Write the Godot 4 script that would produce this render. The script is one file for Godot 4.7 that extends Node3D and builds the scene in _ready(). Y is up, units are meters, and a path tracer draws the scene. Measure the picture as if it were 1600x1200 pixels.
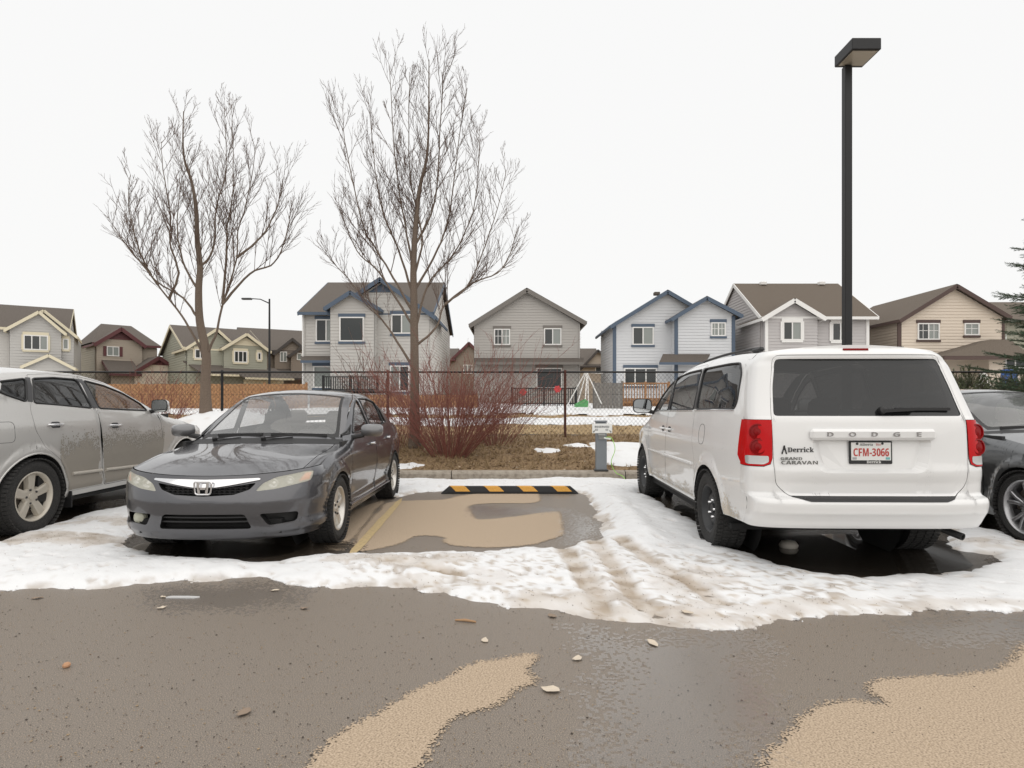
extends Node3D
# A snowy parking lot in early spring: four parked cars, bare trees, a chain link fence and houses beyond.
const F := 960.0      # focal length in photograph pixels
const EYE := 1.32     # camera height
const YH := 630.0     # horizon row

var M := {}
var rng := RandomNumberGenerator.new()
var names := {}

func P(x: float, y: float, d: float) -> Vector3:
	return Vector3((x - 800.0) / F * d, EYE - (y - YH) / F * d, -d)

func G(x: float, y: float) -> Vector2:
	var d := EYE * F / (y - YH)
	return Vector2((x - 800.0) / F * d, d)

class MB:
	var st := SurfaceTool.new()
	var col := Color(1, 1, 1)
	var count := 0
	func _init() -> void:
		st.begin(Mesh.PRIMITIVE_TRIANGLES)
	func v(p: Vector3, n: Vector3) -> void:
		st.set_color(col)
		st.set_normal(n)
		st.add_vertex(p)
	func tri(a: Vector3, b: Vector3, c: Vector3) -> void:
		var n := (c - a).cross(b - a)
		if n.length_squared() < 1e-16:
			return
		n = n.normalized()
		v(a, n)
		v(b, n)
		v(c, n)
		count += 1
	func quad(a: Vector3, b: Vector3, c: Vector3, d: Vector3) -> void:
		tri(a, b, c)
		tri(a, c, d)
	func stri(a: Vector3, b: Vector3, c: Vector3, na: Vector3, nb: Vector3, nc: Vector3) -> void:
		var n := (c - a).cross(b - a)
		if n.length_squared() < 1e-16:
			return
		count += 1
		if n.dot(na + nb + nc) >= 0.0:
			v(a, na)
			v(b, nb)
			v(c, nc)
		else:
			v(a, na)
			v(c, nc)
			v(b, nb)
	func squad(a: Vector3, b: Vector3, c: Vector3, d: Vector3, na: Vector3, nb: Vector3, nc: Vector3, nd: Vector3) -> void:
		stri(a, b, c, na, nb, nc)
		stri(a, c, d, na, nc, nd)
	# box with chamfered edges, turned by basis b
	func box(c: Vector3, s: Vector3, ch := 0.0, b := Basis()) -> void:
		var h := s * 0.5
		var k: float = minf(ch, minf(h.x, minf(h.y, h.z)) * 0.9)
		if k <= 0.0:
			for ax in 3:
				for sg in [-1.0, 1.0]:
					var u := Vector3.ZERO
					var w := Vector3.ZERO
					var n := Vector3.ZERO
					u[(ax + 1) % 3] = h[(ax + 1) % 3]
					w[(ax + 2) % 3] = h[(ax + 2) % 3]
					n[ax] = h[ax] * sg
					out_quad(c, c + b * (n - u - w), c + b * (n + u - w), c + b * (n + u + w), c + b * (n - u + w))
			return
		for ax in 3:
			var i1 := (ax + 1) % 3
			var i2 := (ax + 2) % 3
			for sg in [-1.0, 1.0]:
				var u := Vector3.ZERO
				var w := Vector3.ZERO
				var n := Vector3.ZERO
				u[i1] = h[i1] - k
				w[i2] = h[i2] - k
				n[ax] = h[ax] * sg
				out_quad(c, c + b * (n - u - w), c + b * (n + u - w), c + b * (n + u + w), c + b * (n - u + w))
			# the four edges along this axis
			for s1 in [-1.0, 1.0]:
				for s2 in [-1.0, 1.0]:
					var e := Vector3.ZERO
					e[ax] = h[ax] - k
					var p := Vector3.ZERO
					p[i1] = h[i1] * s1
					p[i2] = (h[i2] - k) * s2
					var q := Vector3.ZERO
					q[i1] = (h[i1] - k) * s1
					q[i2] = h[i2] * s2
					out_quad(c, c + b * (p - e), c + b * (p + e), c + b * (q + e), c + b * (q - e))
		for sx in [-1.0, 1.0]:
			for sy in [-1.0, 1.0]:
				for sz in [-1.0, 1.0]:
					var a := Vector3(h.x * sx, (h.y - k) * sy, (h.z - k) * sz)
					var d := Vector3((h.x - k) * sx, h.y * sy, (h.z - k) * sz)
					var e := Vector3((h.x - k) * sx, (h.y - k) * sy, h.z * sz)
					out_tri(c, c + b * a, c + b * d, c + b * e)
	func out_tri(c: Vector3, a: Vector3, b: Vector3, d: Vector3) -> void:
		if (d - a).cross(b - a).dot((a + b + d) / 3.0 - c) >= 0.0:
			tri(a, b, d)
		else:
			tri(a, d, b)
	func out_quad(c: Vector3, a: Vector3, b: Vector3, d: Vector3, e: Vector3) -> void:
		if (d - a).cross(b - a).dot((a + b + d + e) / 4.0 - c) >= 0.0:
			quad(a, b, d, e)
		else:
			quad(a, e, d, b)
	# a beam of rectangular section from a to b; up is the direction of its height
	func beam(a: Vector3, b: Vector3, wide: float, high: float, up := Vector3.UP, ch := 0.0) -> void:
		var z := (b - a).normalized()
		var x := up.cross(z)
		if x.length() < 1e-4:
			x = Vector3.RIGHT.cross(z)
		x = x.normalized()
		var y := z.cross(x).normalized()
		box((a + b) * 0.5, Vector3(wide, high, (b - a).length()), ch, Basis(x, y, z))
	func tube(pts: PackedVector3Array, rad: PackedFloat32Array, sides := 6, cap := false) -> void:
		var n := pts.size()
		if n < 2:
			return
		var t0 := (pts[1] - pts[0]).normalized()
		var x := t0.cross(Vector3(0.31, 0.2, 0.93))
		if x.length() < 1e-3:
			x = t0.cross(Vector3.RIGHT)
		x = x.normalized()
		var prev := PackedVector3Array()
		var pn := PackedVector3Array()
		for i in n:
			var t := (pts[mini(i + 1, n - 1)] - pts[maxi(i - 1, 0)]).normalized()
			x = (x - t * x.dot(t)).normalized()
			var y := t.cross(x)
			var ring := PackedVector3Array()
			var rn := PackedVector3Array()
			for k in sides:
				var a := TAU * k / sides
				var d := x * cos(a) + y * sin(a)
				ring.append(pts[i] + d * rad[i])
				rn.append(d)
			if i > 0:
				for k in sides:
					var k2 := (k + 1) % sides
					squad(prev[k], prev[k2], ring[k2], ring[k], pn[k], pn[k2], rn[k2], rn[k])
			if cap and (i == 0 or i == n - 1):
				for k in range(1, sides - 1):
					out_tri(pts[i] - t * (1.0 if i > 0 else -1.0), ring[0], ring[k], ring[k + 1])
			prev = ring
			pn = rn
	# profile of (radius, height along axis), revolved round axis through c; smooth unless two profile points repeat
	func lathe(c: Vector3, axis: Vector3, prof: Array, sides := 24) -> void:
		var z := axis.normalized()
		var x := z.cross(Vector3.UP)
		if x.length() < 1e-3:
			x = z.cross(Vector3.RIGHT)
		x = x.normalized()
		var y := z.cross(x)
		for i in prof.size() - 1:
			var a: Vector2 = prof[i]
			var b: Vector2 = prof[i + 1]
			if a.distance_to(b) < 1e-6:
				continue
			var seg := (b - a).normalized()
			var n1 := Vector2(seg.y, -seg.x)
			var n0 := n1
			if i > 0 and prof[i - 1].distance_to(a) > 1e-6:
				var sp: Vector2 = (a - prof[i - 1]).normalized()
				var np := Vector2(sp.y, -sp.x)
				if np.dot(n1) > 0.6:
					n0 = (n1 + np).normalized()
			var n2 := n1
			if i < prof.size() - 2 and prof[i + 2].distance_to(b) > 1e-6:
				var sn: Vector2 = (prof[i + 2] - b).normalized()
				var nn := Vector2(sn.y, -sn.x)
				if nn.dot(n1) > 0.6:
					n2 = (n1 + nn).normalized()
			for k in sides:
				var a0 := TAU * k / sides
				var a1 := TAU * (k + 1) / sides
				var d0 := x * cos(a0) + y * sin(a0)
				var d1 := x * cos(a1) + y * sin(a1)
				squad(c + d0 * a.x + z * a.y, c + d1 * a.x + z * a.y, c + d1 * b.x + z * b.y, c + d0 * b.x + z * b.y,
					d0 * n0.x + z * n0.y, d1 * n0.x + z * n0.y, d1 * n2.x + z * n2.y, d0 * n2.x + z * n2.y)
	# a flat polygon in the plane o + x*u + y*w, extruded by depth along n
	func prism(poly: PackedVector2Array, o: Vector3, u: Vector3, w: Vector3, n: Vector3, depth: float) -> void:
		var idx := Geometry2D.triangulate_polygon(poly)
		var c := Vector3.ZERO
		for q in poly:
			c += o + u * q.x + w * q.y
		c = c / poly.size() + n * depth * 0.5
		for i in range(0, idx.size(), 3):
			var a: Vector3 = o + u * poly[idx[i]].x + w * poly[idx[i]].y
			var b: Vector3 = o + u * poly[idx[i + 1]].x + w * poly[idx[i + 1]].y
			var d: Vector3 = o + u * poly[idx[i + 2]].x + w * poly[idx[i + 2]].y
			dir_tri(-n * signf(depth), a, b, d)
			dir_tri(n * signf(depth), a + n * depth, b + n * depth, d + n * depth)
		var cw := Geometry2D.is_polygon_clockwise(poly)
		for i in poly.size():
			var p: Vector2 = poly[i]
			var q: Vector2 = poly[(i + 1) % poly.size()]
			var e := (q - p)
			var nn := (u * e.y - w * e.x) * (1.0 if not cw else -1.0)
			var a := o + u * p.x + w * p.y
			var b := o + u * q.x + w * q.y
			dir_tri(nn, a, b, b + n * depth)
			dir_tri(nn, a, b + n * depth, a + n * depth)
	func dir_tri(n: Vector3, a: Vector3, b: Vector3, c: Vector3) -> void:
		if (c - a).cross(b - a).dot(n) >= 0.0:
			tri(a, b, c)
		else:
			tri(a, c, b)
	func mesh() -> ArrayMesh:
		st.index()
		return st.commit()

# ---- nodes -------------------------------------------------------------
func numbered(called: String) -> String:
	if not names.has(called):
		names[called] = 0
		return called
	names[called] += 1
	return "%s_%03d" % [called, names[called]]

func thing(called: String, label: String, category: String, at := Vector3.ZERO, turn := 0.0, group := "") -> Node3D:
	var o := Node3D.new()
	o.name = numbered(called)
	add_child(o)
	o.position = at
	o.rotation.y = turn
	o.set_meta("label", label)
	o.set_meta("category", category)
	if group:
		o.set_meta("group", group)
	return o

func obj(called: String, mb: MB, m: Material, parent: Node = null) -> MeshInstance3D:
	if mb.count == 0:
		return null
	return obm(called, mb.mesh(), m, parent)

func obm(called: String, mesh: Mesh, m: Material, parent: Node = null) -> MeshInstance3D:
	var o := MeshInstance3D.new()
	o.mesh = mesh
	o.material_override = m
	if parent == null:
		o.name = numbered(called)
		add_child(o)
	else:
		o.name = called
		parent.add_child(o, true)
	return o

func tag(o: Node, label: String, category: String, group := "") -> Node:
	o.set_meta("label", label)
	o.set_meta("category", category)
	if group:
		o.set_meta("group", group)
	return o

func structure(o: Node, label: String, category: String) -> Node:
	tag(o, label, category)
	o.set_meta("kind", "structure")
	return o

func stuff(o: Node, label := "", category := "") -> Node:
	if label:
		tag(o, label, category)
	o.set_meta("kind", "stuff")
	return o

# ---- materials ---------------------------------------------------------
func mat(r: float, g: float, b: float, rough := 0.8, metal := 0.0) -> StandardMaterial3D:
	var m := StandardMaterial3D.new()
	m.albedo_color = Color(r, g, b).linear_to_srgb()
	m.roughness = rough
	m.metallic = metal
	return m

func paint(r: float, g: float, b: float, metal := 0.0, rough := 0.4) -> StandardMaterial3D:
	var m := mat(r, g, b, rough, metal)
	m.clearcoat_enabled = true
	m.clearcoat = 1.0
	m.clearcoat_roughness = 0.04
	return m

func glass(r: float, g: float, b: float, a: float) -> StandardMaterial3D:
	var m := mat(r, g, b, 0.02)
	m.transparency = BaseMaterial3D.TRANSPARENCY_ALPHA
	m.albedo_color.a = a
	return m

func noise_tex(freq: float, oct: int, size: int, normal := false, bump := 4.0, seed_ := 1, ramp: Gradient = null, type := FastNoiseLite.TYPE_SIMPLEX_SMOOTH) -> NoiseTexture2D:
	var n := FastNoiseLite.new()
	n.noise_type = type
	n.frequency = freq
	n.fractal_octaves = oct
	n.seed = seed_
	var t := NoiseTexture2D.new()
	t.width = size
	t.height = size
	t.seamless = true
	t.noise = n
	t.as_normal_map = normal
	t.bump_strength = bump
	if ramp:
		t.color_ramp = ramp
	return t

func ramp(a: Array) -> Gradient:
	var g := Gradient.new()
	var off := PackedFloat32Array()
	var col := PackedColorArray()
	for e in a:
		off.append(e[0])
		col.append(Color(e[1], e[2], e[3]).linear_to_srgb())
	g.offsets = off
	g.colors = col
	return g

func triplanar(m: StandardMaterial3D, scale: float, world := true) -> void:
	m.uv1_triplanar = true
	m.uv1_world_triplanar = world
	m.uv1_scale = Vector3.ONE * scale

# a mottled material: albedo from a noise ramp, fine relief from a second noise
func rough_mat(ra: Array, scale: float, rough: float, freq := 0.02, bump := 3.0, seed_ := 1, oct := 5) -> StandardMaterial3D:
	var m := StandardMaterial3D.new()
	m.albedo_texture = noise_tex(freq, oct, 512, false, 1.0, seed_, ramp(ra))
	m.roughness = rough
	if bump > 0.0:
		m.normal_enabled = true
		m.normal_texture = noise_tex(freq * 2.5, 4, 512, true, bump, seed_ + 7)
		m.normal_scale = 0.6
	triplanar(m, scale)
	return m

# ---- tables ------------------------------------------------------------
class Tab:
	var lo: float
	var hi: float
	var lut := PackedFloat32Array()
	# monotone cubic through (x, y) pairs, sampled
	func _init(a: Array, n := 240) -> void:
		var k := a.size() / 2
		var xs := []
		var ys := []
		for i in k:
			xs.append(float(a[i * 2]))
			ys.append(float(a[i * 2 + 1]))
		lo = xs[0]
		hi = xs[k - 1]
		var sl := []
		for i in k - 1:
			sl.append((ys[i + 1] - ys[i]) / (xs[i + 1] - xs[i]))
		var tg := []
		for i in k:
			if i == 0:
				tg.append(sl[0])
			elif i == k - 1:
				tg.append(sl[k - 2])
			elif sl[i - 1] * sl[i] <= 0.0:
				tg.append(0.0)
			else:
				tg.append(2.0 * sl[i - 1] * sl[i] / (sl[i - 1] + sl[i]))
		var j := 0
		for i in n + 1:
			var x := lo + (hi - lo) * i / n
			while j < k - 2 and x > xs[j + 1]:
				j += 1
			var w: float = xs[j + 1] - xs[j]
			var t: float = clampf((x - xs[j]) / w, 0.0, 1.0)
			var t2 := t * t
			var t3 := t2 * t
			lut.append((2 * t3 - 3 * t2 + 1) * ys[j] + (t3 - 2 * t2 + t) * w * tg[j] + (-2 * t3 + 3 * t2) * ys[j + 1] + (t3 - t2) * w * tg[j + 1])
	func at(x: float) -> float:
		var f := clampf((x - lo) / (hi - lo), 0.0, 1.0) * (lut.size() - 1)
		var i := mini(int(f), lut.size() - 2)
		return lerpf(lut[i], lut[i + 1], f - i)

# ---- a surface over polygons: even-odd fill of polys in (s, t), mapped by surf, with exact normals -------
func surf_mesh(mb: MB, surf: Callable, polys: Array, ds: float, dt: float, off := 0.0, inside := Vector3(0, 0.5, 0), long := 0.65) -> void:
	var ss := []
	var edges := []
	var lo := 1e9
	var hi := -1e9
	for poly in polys:
		var n: int = poly.size()
		for i in n:
			var a: Vector2 = poly[i]
			var b: Vector2 = poly[(i + 1) % n]
			ss.append(a.x)
			lo = minf(lo, a.x)
			hi = maxf(hi, a.x)
			if absf(a.x - b.x) > 1e-6:
				edges.append([a, b] if a.x < b.x else [b, a])
	if ss.is_empty():
		return
	var k := int(ceil((hi - lo) / ds))
	for i in k + 1:
		ss.append(lo + (hi - lo) * i / maxi(k, 1))
	ss.sort()
	var cols := [ss[0]]
	for x in ss:
		if x - cols[-1] > 4e-4:
			cols.append(x)
	var eps := 0.0015
	for ci in cols.size() - 1:
		var x0: float = cols[ci]
		var x1: float = cols[ci + 1]
		var xm := (x0 + x1) * 0.5
		var cross := []
		for e in edges:
			if e[0].x <= xm and e[1].x > xm:
				var w: float = e[1].x - e[0].x
				var m: float = (e[1].y - e[0].y) / w
				cross.append([e[0].y + m * (xm - e[0].x), e[0].y + m * (x0 - e[0].x), e[0].y + m * (x1 - e[0].x)])
		cross.sort_custom(func(a, b): return a[0] < b[0])
		for q in range(0, cross.size() - 1, 2):
			var b0: float = cross[q][1]
			var t0: float = cross[q + 1][1]
			var b1: float = cross[q][2]
			var t1: float = cross[q + 1][2]
			var rows := maxi(1, int(ceil(maxf(t0 - b0, t1 - b1) / dt)))
			var pa := Vector3.ZERO
			var na := Vector3.ZERO
			var pb := Vector3.ZERO
			var nb := Vector3.ZERO
			for r in rows + 1:
				var f := float(r) / rows
				var ends := []
				for side in 2:
					var s := x0 if side == 0 else x1
					var t := lerpf(b0, t0, f) if side == 0 else lerpf(b1, t1, f)
					var p: Vector3 = surf.call(s, t)
					var du: Vector3 = surf.call(s + eps, t) - surf.call(s - eps, t)
					var dv: Vector3 = surf.call(s, t + eps) - surf.call(s, t - eps)
					var nn := du.cross(dv)
					nn = nn.normalized() if nn.length() > 1e-12 else Vector3.UP
					var ref := Vector3(inside.x, inside.y, p.z * long + inside.z)
					if nn.dot(p - ref) < 0.0:
						nn = -nn
					ends.append(p + nn * off)
					ends.append(nn)
				if r > 0:
					mb.squad(pa, pb, ends[2], ends[0], na, nb, ends[3], ends[1])
				pa = ends[0]
				na = ends[1]
				pb = ends[2]
				nb = ends[3]

func poly(a: Array) -> PackedVector2Array:
	var o := PackedVector2Array()
	for i in a.size() / 2:
		o.append(Vector2(a[i * 2], a[i * 2 + 1]))
	return o

# rounds the corners of a polygon
func rounded(p: PackedVector2Array, r: float, n := 4) -> PackedVector2Array:
	var o := PackedVector2Array()
	for i in p.size():
		var a := p[(i - 1 + p.size()) % p.size()]
		var b := p[i]
		var c := p[(i + 1) % p.size()]
		var ra := minf(r, a.distance_to(b) * 0.45)
		var rc := minf(r, c.distance_to(b) * 0.45)
		var s := b + (a - b).normalized() * ra
		var e := b + (c - b).normalized() * rc
		for k in n + 1:
			var t := float(k) / n
			o.append(s * (1 - t) * (1 - t) + b * 2 * t * (1 - t) + e * t * t)
	return o

func cut(a: Array, b: PackedVector2Array) -> Array:
	var o := []
	var r := [a]
	# clip every outline of a by b; holes are kept as outlines (even-odd)
	var outer := []
	for q in a:
		for w in Geometry2D.clip_polygons(q, b):
			outer.append(w)
	return outer

func grown(p: PackedVector2Array, d: float) -> PackedVector2Array:
	var r := Geometry2D.offset_polygon(p, d, Geometry2D.JOIN_MITER)
	return r[0] if r.size() else p

func set_stage() -> void:
	var cam := Camera3D.new()
	cam.name = "camera"
	cam.projection = Camera3D.PROJECTION_FRUSTUM
	cam.near = 0.1
	cam.far = 500.0
	cam.size = 0.1 * 1200.0 / F
	cam.frustum_offset = Vector2(0, 0.1 * 30.0 / F)
	cam.position = Vector3(0, EYE, 0)
	add_child(cam)
	cam.current = true
	var e := Environment.new()
	e.background_mode = Environment.BG_SKY
	e.tonemap_mode = Environment.TONE_MAPPER_LINEAR
	e.tonemap_exposure = 1.1
	e.sdfgi_enabled = true
	e.ssao_enabled = true
	e.ssil_enabled = true
	var sky := Sky.new()
	var sm := ProceduralSkyMaterial.new()
	sm.sky_top_color = Color(0.935, 0.935, 0.935)
	sm.sky_horizon_color = Color(0.945, 0.945, 0.94)
	sm.sky_curve = 0.2
	sm.ground_horizon_color = Color(0.5, 0.48, 0.46)
	sm.ground_bottom_color = Color(0.4, 0.38, 0.36)
	sky.sky_material = sm
	e.sky = sky
	var we := WorldEnvironment.new()
	we.name = "surroundings"
	we.environment = e
	add_child(we)
	var sun := DirectionalLight3D.new()
	sun.name = "sun"
	sun.light_energy = 0.42
	sun.light_angular_distance = 120.0
	sun.light_color = Color(1.0, 0.97, 0.93)
	sun.rotation_degrees = Vector3(-62, 20, 0)
	sun.sky_mode = DirectionalLight3D.SKY_MODE_LIGHT_ONLY
	sun.shadow_enabled = true
	add_child(sun)


func make_materials() -> void:
	M.tyre = rough_mat([[0.3, 0.016, 0.016, 0.016], [0.7, 0.035, 0.033, 0.031]], 3.0, 0.85, 0.03, 2.0, 3)
	M.tyre.uv1_world_triplanar = false
	M.chrome = mat(0.75, 0.75, 0.76, 0.12, 1.0)
	M.alloy = mat(0.62, 0.60, 0.56, 0.35, 0.75)
	M.alloy_dirty = mat(0.56, 0.52, 0.45, 0.5, 0.4)
	M.alloy_grey = mat(0.42, 0.42, 0.43, 0.3, 0.85)
	M.steel_black = mat(0.035, 0.036, 0.038, 0.45, 0.2)
	M.dark_metal = mat(0.06, 0.06, 0.06, 0.5, 0.6)
	M.brake = mat(0.10, 0.085, 0.07, 0.6, 0.5)
	M.underbody = mat(0.012, 0.012, 0.012, 0.9)
	M.trim = mat(0.016, 0.016, 0.017, 0.55)
	M.black_plastic = mat(0.010, 0.010, 0.010, 0.6)
	M.gap_shade = mat(0.05, 0.05, 0.052, 0.6)  # dark tone painting the shade of flap seams and handle recesses
	M.seat = mat(0.10, 0.095, 0.09, 0.9)
	M.mirror = mat(0.7, 0.72, 0.72, 0.03, 1.0)
	M.car_glass = glass(0.02, 0.024, 0.024, 0.35)
	M.windscreen = glass(0.40, 0.41, 0.41, 0.26)  # pale grey tint painted in for bright sky reflecting off the glass
	M.dark_glass = mat(0.012, 0.013, 0.014, 0.03)
	M.tint_glass = glass(0.012, 0.013, 0.014, 0.9)
	M.lamp_haze = glass(0.72, 0.71, 0.60, 0.5)
	M.lamp_haze.roughness = 0.2
	M.lamp_haze_solid = mat(0.42, 0.42, 0.34, 0.25)
	M.lamp_inside = mat(0.34, 0.34, 0.32, 0.35, 0.3)
	M.amber = mat(0.85, 0.25, 0.08, 0.25)
	M.lamp_red = paint(0.62, 0.010, 0.012, 0.0, 0.2)
	M.lamp_red_dark = paint(0.34, 0.006, 0.008, 0.0, 0.2)
	M.lamp_clear = mat(0.55, 0.55, 0.54, 0.15, 0.4)
	M.sedan_paint = paint(0.10, 0.10, 0.108, 0.85, 0.34)
	M.sedan_mirror = paint(0.14, 0.14, 0.145, 0.3, 0.45)
	M.van_paint = paint(0.75, 0.75, 0.745, 0.0, 0.4)
	M.suv_paint = paint(0.56, 0.55, 0.53, 0.4, 0.4)
	M.suv_lower = mat(0.26, 0.24, 0.215, 0.6)
	M.coupe_paint = paint(0.13, 0.135, 0.14, 0.8, 0.34)
	M.pillar_grey = mat(0.05, 0.05, 0.052, 0.35)
	M.plate_white = mat(0.72, 0.72, 0.70, 0.45)
	M.plate_red = mat(0.45, 0.05, 0.04, 0.5)
	M.plate_sticker = mat(0.35, 0.35, 0.36, 0.5)
	M.plate_teal = mat(0.15, 0.42, 0.42, 0.5)
	M.badge_grey = mat(0.22, 0.22, 0.21, 0.25, 0.8)
	M.suv_moulding = mat(0.45, 0.42, 0.37, 0.5)
	M.lamp_red = mat(0.50, 0.006, 0.008, 0.12)
	M.lamp_red.metallic_specular = 0.3
	M.lamp_red_dark = mat(0.22, 0.003, 0.004, 0.12)
	M.lamp_red_dark.metallic_specular = 0.3
	# ground
	M.asphalt = rough_mat([[0.0, 0.05, 0.041, 0.033], [0.34, 0.140, 0.117, 0.096], [0.52, 0.190, 0.160, 0.131], [0.66, 0.23, 0.193, 0.158], [0.8, 0.36, 0.29, 0.215], [1.0, 0.46, 0.36, 0.25]], 3.6, 0.42, 0.08, 3.0, 21, 5)
	M.asphalt.normal_scale = 0.5
	M.asphalt_dry = rough_mat([[0.0, 0.15, 0.112, 0.08], [0.36, 0.37, 0.285, 0.20], [0.6, 0.45, 0.35, 0.25], [1.0, 0.60, 0.48, 0.36]], 2.4, 0.9, 0.07, 4.0, 22, 5)
	M.asphalt_dry.normal_scale = 0.28
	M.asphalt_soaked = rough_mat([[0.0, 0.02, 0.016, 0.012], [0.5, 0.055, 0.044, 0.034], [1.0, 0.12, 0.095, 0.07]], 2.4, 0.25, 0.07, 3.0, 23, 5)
	M.water = glass(0.02, 0.018, 0.015, 0.35)
	M.line_paint = rough_mat([[0.0, 0.36, 0.27, 0.16], [0.45, 0.50, 0.38, 0.20], [1.0, 0.58, 0.44, 0.22]], 1.2, 0.8, 0.04, 2.0, 24, 4)
	M.concrete = rough_mat([[0.0, 0.20, 0.17, 0.14], [0.5, 0.33, 0.29, 0.24], [1.0, 0.42, 0.37, 0.31]], 0.8, 0.9, 0.02, 3.0, 25, 5)
	M.vertex_matte = mat(1, 1, 1, 0.9)
	M.vertex_matte.vertex_color_use_as_albedo = true
	M.snow = mat(1, 1, 1, 0.75)
	M.snow.vertex_color_use_as_albedo = true
	M.snow.normal_enabled = true
	M.snow.normal_texture = noise_tex(0.04, 5, 512, true, 5.0, 31)
	M.snow.normal_scale = 0.35
	triplanar(M.snow, 1.6)
	M.dead_grass = rough_mat([[0.0, 0.10, 0.06, 0.03], [0.45, 0.22, 0.145, 0.075], [1.0, 0.36, 0.26, 0.15]], 0.7, 0.95, 0.05, 6.0, 26, 5)
	M.field_grass = rough_mat([[0.0, 0.20, 0.13, 0.06], [0.5, 0.36, 0.25, 0.125], [1.0, 0.50, 0.38, 0.21]], 0.5, 0.95, 0.04, 6.0, 27, 5)
	M.bark = rough_mat([[0.0, 0.085, 0.062, 0.046], [0.5, 0.17, 0.13, 0.10], [1.0, 0.27, 0.215, 0.17]], 3.0, 0.95, 0.03, 6.0, 28, 4)
	M.twig = mat(0.125, 0.080, 0.060, 0.8)
	M.red_stem = mat(0.215, 0.075, 0.055, 0.6)
	M.needles = mat(1, 1, 1, 0.7)
	M.needles.vertex_color_use_as_albedo = true
	M.pine_needles = mat(2.3, 1.9, 1.2, 0.7)
	M.pine_needles.albedo_color = Color(1, 1, 1)
	M.pine_needles.vertex_color_use_as_albedo = true
	# houses and yards
	M.side_grey = mat(0.50, 0.485, 0.46, 0.7)
	M.side_white = mat(0.66, 0.64, 0.61, 0.7)
	M.side_warm = mat(0.42, 0.40, 0.375, 0.7)
	M.side_pale = mat(0.60, 0.61, 0.625, 0.7)
	M.side_lilac = mat(0.47, 0.45, 0.445, 0.7)
	M.side_beige = mat(0.66, 0.575, 0.48, 0.7)
	M.side_tan = mat(0.38, 0.325, 0.265, 0.7)
	M.side_olive = mat(0.27, 0.25, 0.20, 0.7)
	M.side_light = mat(0.46, 0.45, 0.43, 0.7)
	M.side_green = mat(0.335, 0.335, 0.27, 0.7)
	M.side_brown = mat(0.25, 0.205, 0.165, 0.7)
	M.shingle = rough_mat([[0.0, 0.06, 0.05, 0.043], [0.5, 0.115, 0.098, 0.084], [1.0, 0.17, 0.145, 0.125]], 0.6, 0.95, 0.05, 4.0, 41, 4)
	M.shingle_brown = rough_mat([[0.0, 0.07, 0.055, 0.042], [0.5, 0.13, 0.105, 0.082], [1.0, 0.19, 0.155, 0.125]], 0.6, 0.95, 0.05, 4.0, 42, 4)
	M.trim_blue = mat(0.075, 0.105, 0.15, 0.6)
	M.trim_taupe = mat(0.17, 0.155, 0.14, 0.6)
	M.trim_brown = mat(0.075, 0.045, 0.038, 0.6)
	M.trim_cream = mat(0.66, 0.60, 0.45, 0.6)
	M.trim_maroon = mat(0.10, 0.028, 0.030, 0.6)
	M.trim_dark = mat(0.05, 0.042, 0.038, 0.6)
	M.frame_white = mat(0.76, 0.75, 0.73, 0.5)
	M.pane_dark = mat(0.03, 0.034, 0.034, 0.08)
	M.pane_curtain = mat(0.24, 0.26, 0.245, 0.12)
	M.cedar = rough_mat([[0.0, 0.20, 0.10, 0.045], [0.5, 0.34, 0.18, 0.085], [1.0, 0.45, 0.26, 0.13]], 0.5, 0.85, 0.03, 2.0, 43, 4)
	M.cedar_dark = rough_mat([[0.0, 0.12, 0.065, 0.035], [1.0, 0.26, 0.15, 0.085]], 0.5, 0.85, 0.03, 2.0, 44, 4)
	M.grey_board = rough_mat([[0.0, 0.13, 0.12, 0.11], [1.0, 0.25, 0.235, 0.215]], 0.5, 0.85, 0.03, 2.0, 45, 4)
	M.fence_black = mat(0.014, 0.014, 0.015, 0.5, 0.2)
	M.rust = rough_mat([[0.0, 0.035, 0.018, 0.014], [0.5, 0.085, 0.030, 0.022], [1.0, 0.15, 0.05, 0.03]], 4.0, 0.85, 0.03, 3.0, 46, 4)
	M.post_grey = mat(0.20, 0.215, 0.23, 0.5, 0.2)
	M.outlet_grey = mat(0.28, 0.28, 0.27, 0.45, 0.4)
	M.sign_white = mat(0.76, 0.76, 0.74, 0.5)
	M.cord_green = mat(0.30, 0.62, 0.10, 0.5)
	M.rubber = mat(0.016, 0.016, 0.017, 0.75)
	M.stop_amber = rough_mat([[0.0, 0.42, 0.20, 0.03], [0.5, 0.62, 0.31, 0.04], [1.0, 0.70, 0.38, 0.07]], 3.0, 0.6, 0.03, 1.0, 47, 4)
	M.lamp_lens = mat(0.42, 0.38, 0.31, 0.25)
	M.toy_green = mat(0.10, 0.33, 0.12, 0.5)
	M.toy_red = mat(0.62, 0.05, 0.06, 0.5)
	M.toy_blue = mat(0.03, 0.10, 0.34, 0.4)
	M.leaf_pale = mat(0.58, 0.50, 0.40, 0.9)
	M.leaf_brown = mat(0.25, 0.19, 0.14, 0.9)
	M.stick = mat(0.36, 0.22, 0.12, 0.9)
	M.stone = mat(0.46, 0.26, 0.15, 0.9)
	M.ice = mat(0.62, 0.62, 0.62, 0.2)
	M.ice_dirty = mat(0.42, 0.39, 0.34, 0.5)
	M.film = glass(0.05, 0.045, 0.04, 0.04)
	M.film.roughness = 0.22
	M.mud = mat(0.29, 0.265, 0.23, 0.8)
	M.van_dirt = mat(0.58, 0.53, 0.455, 0.8)

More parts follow.
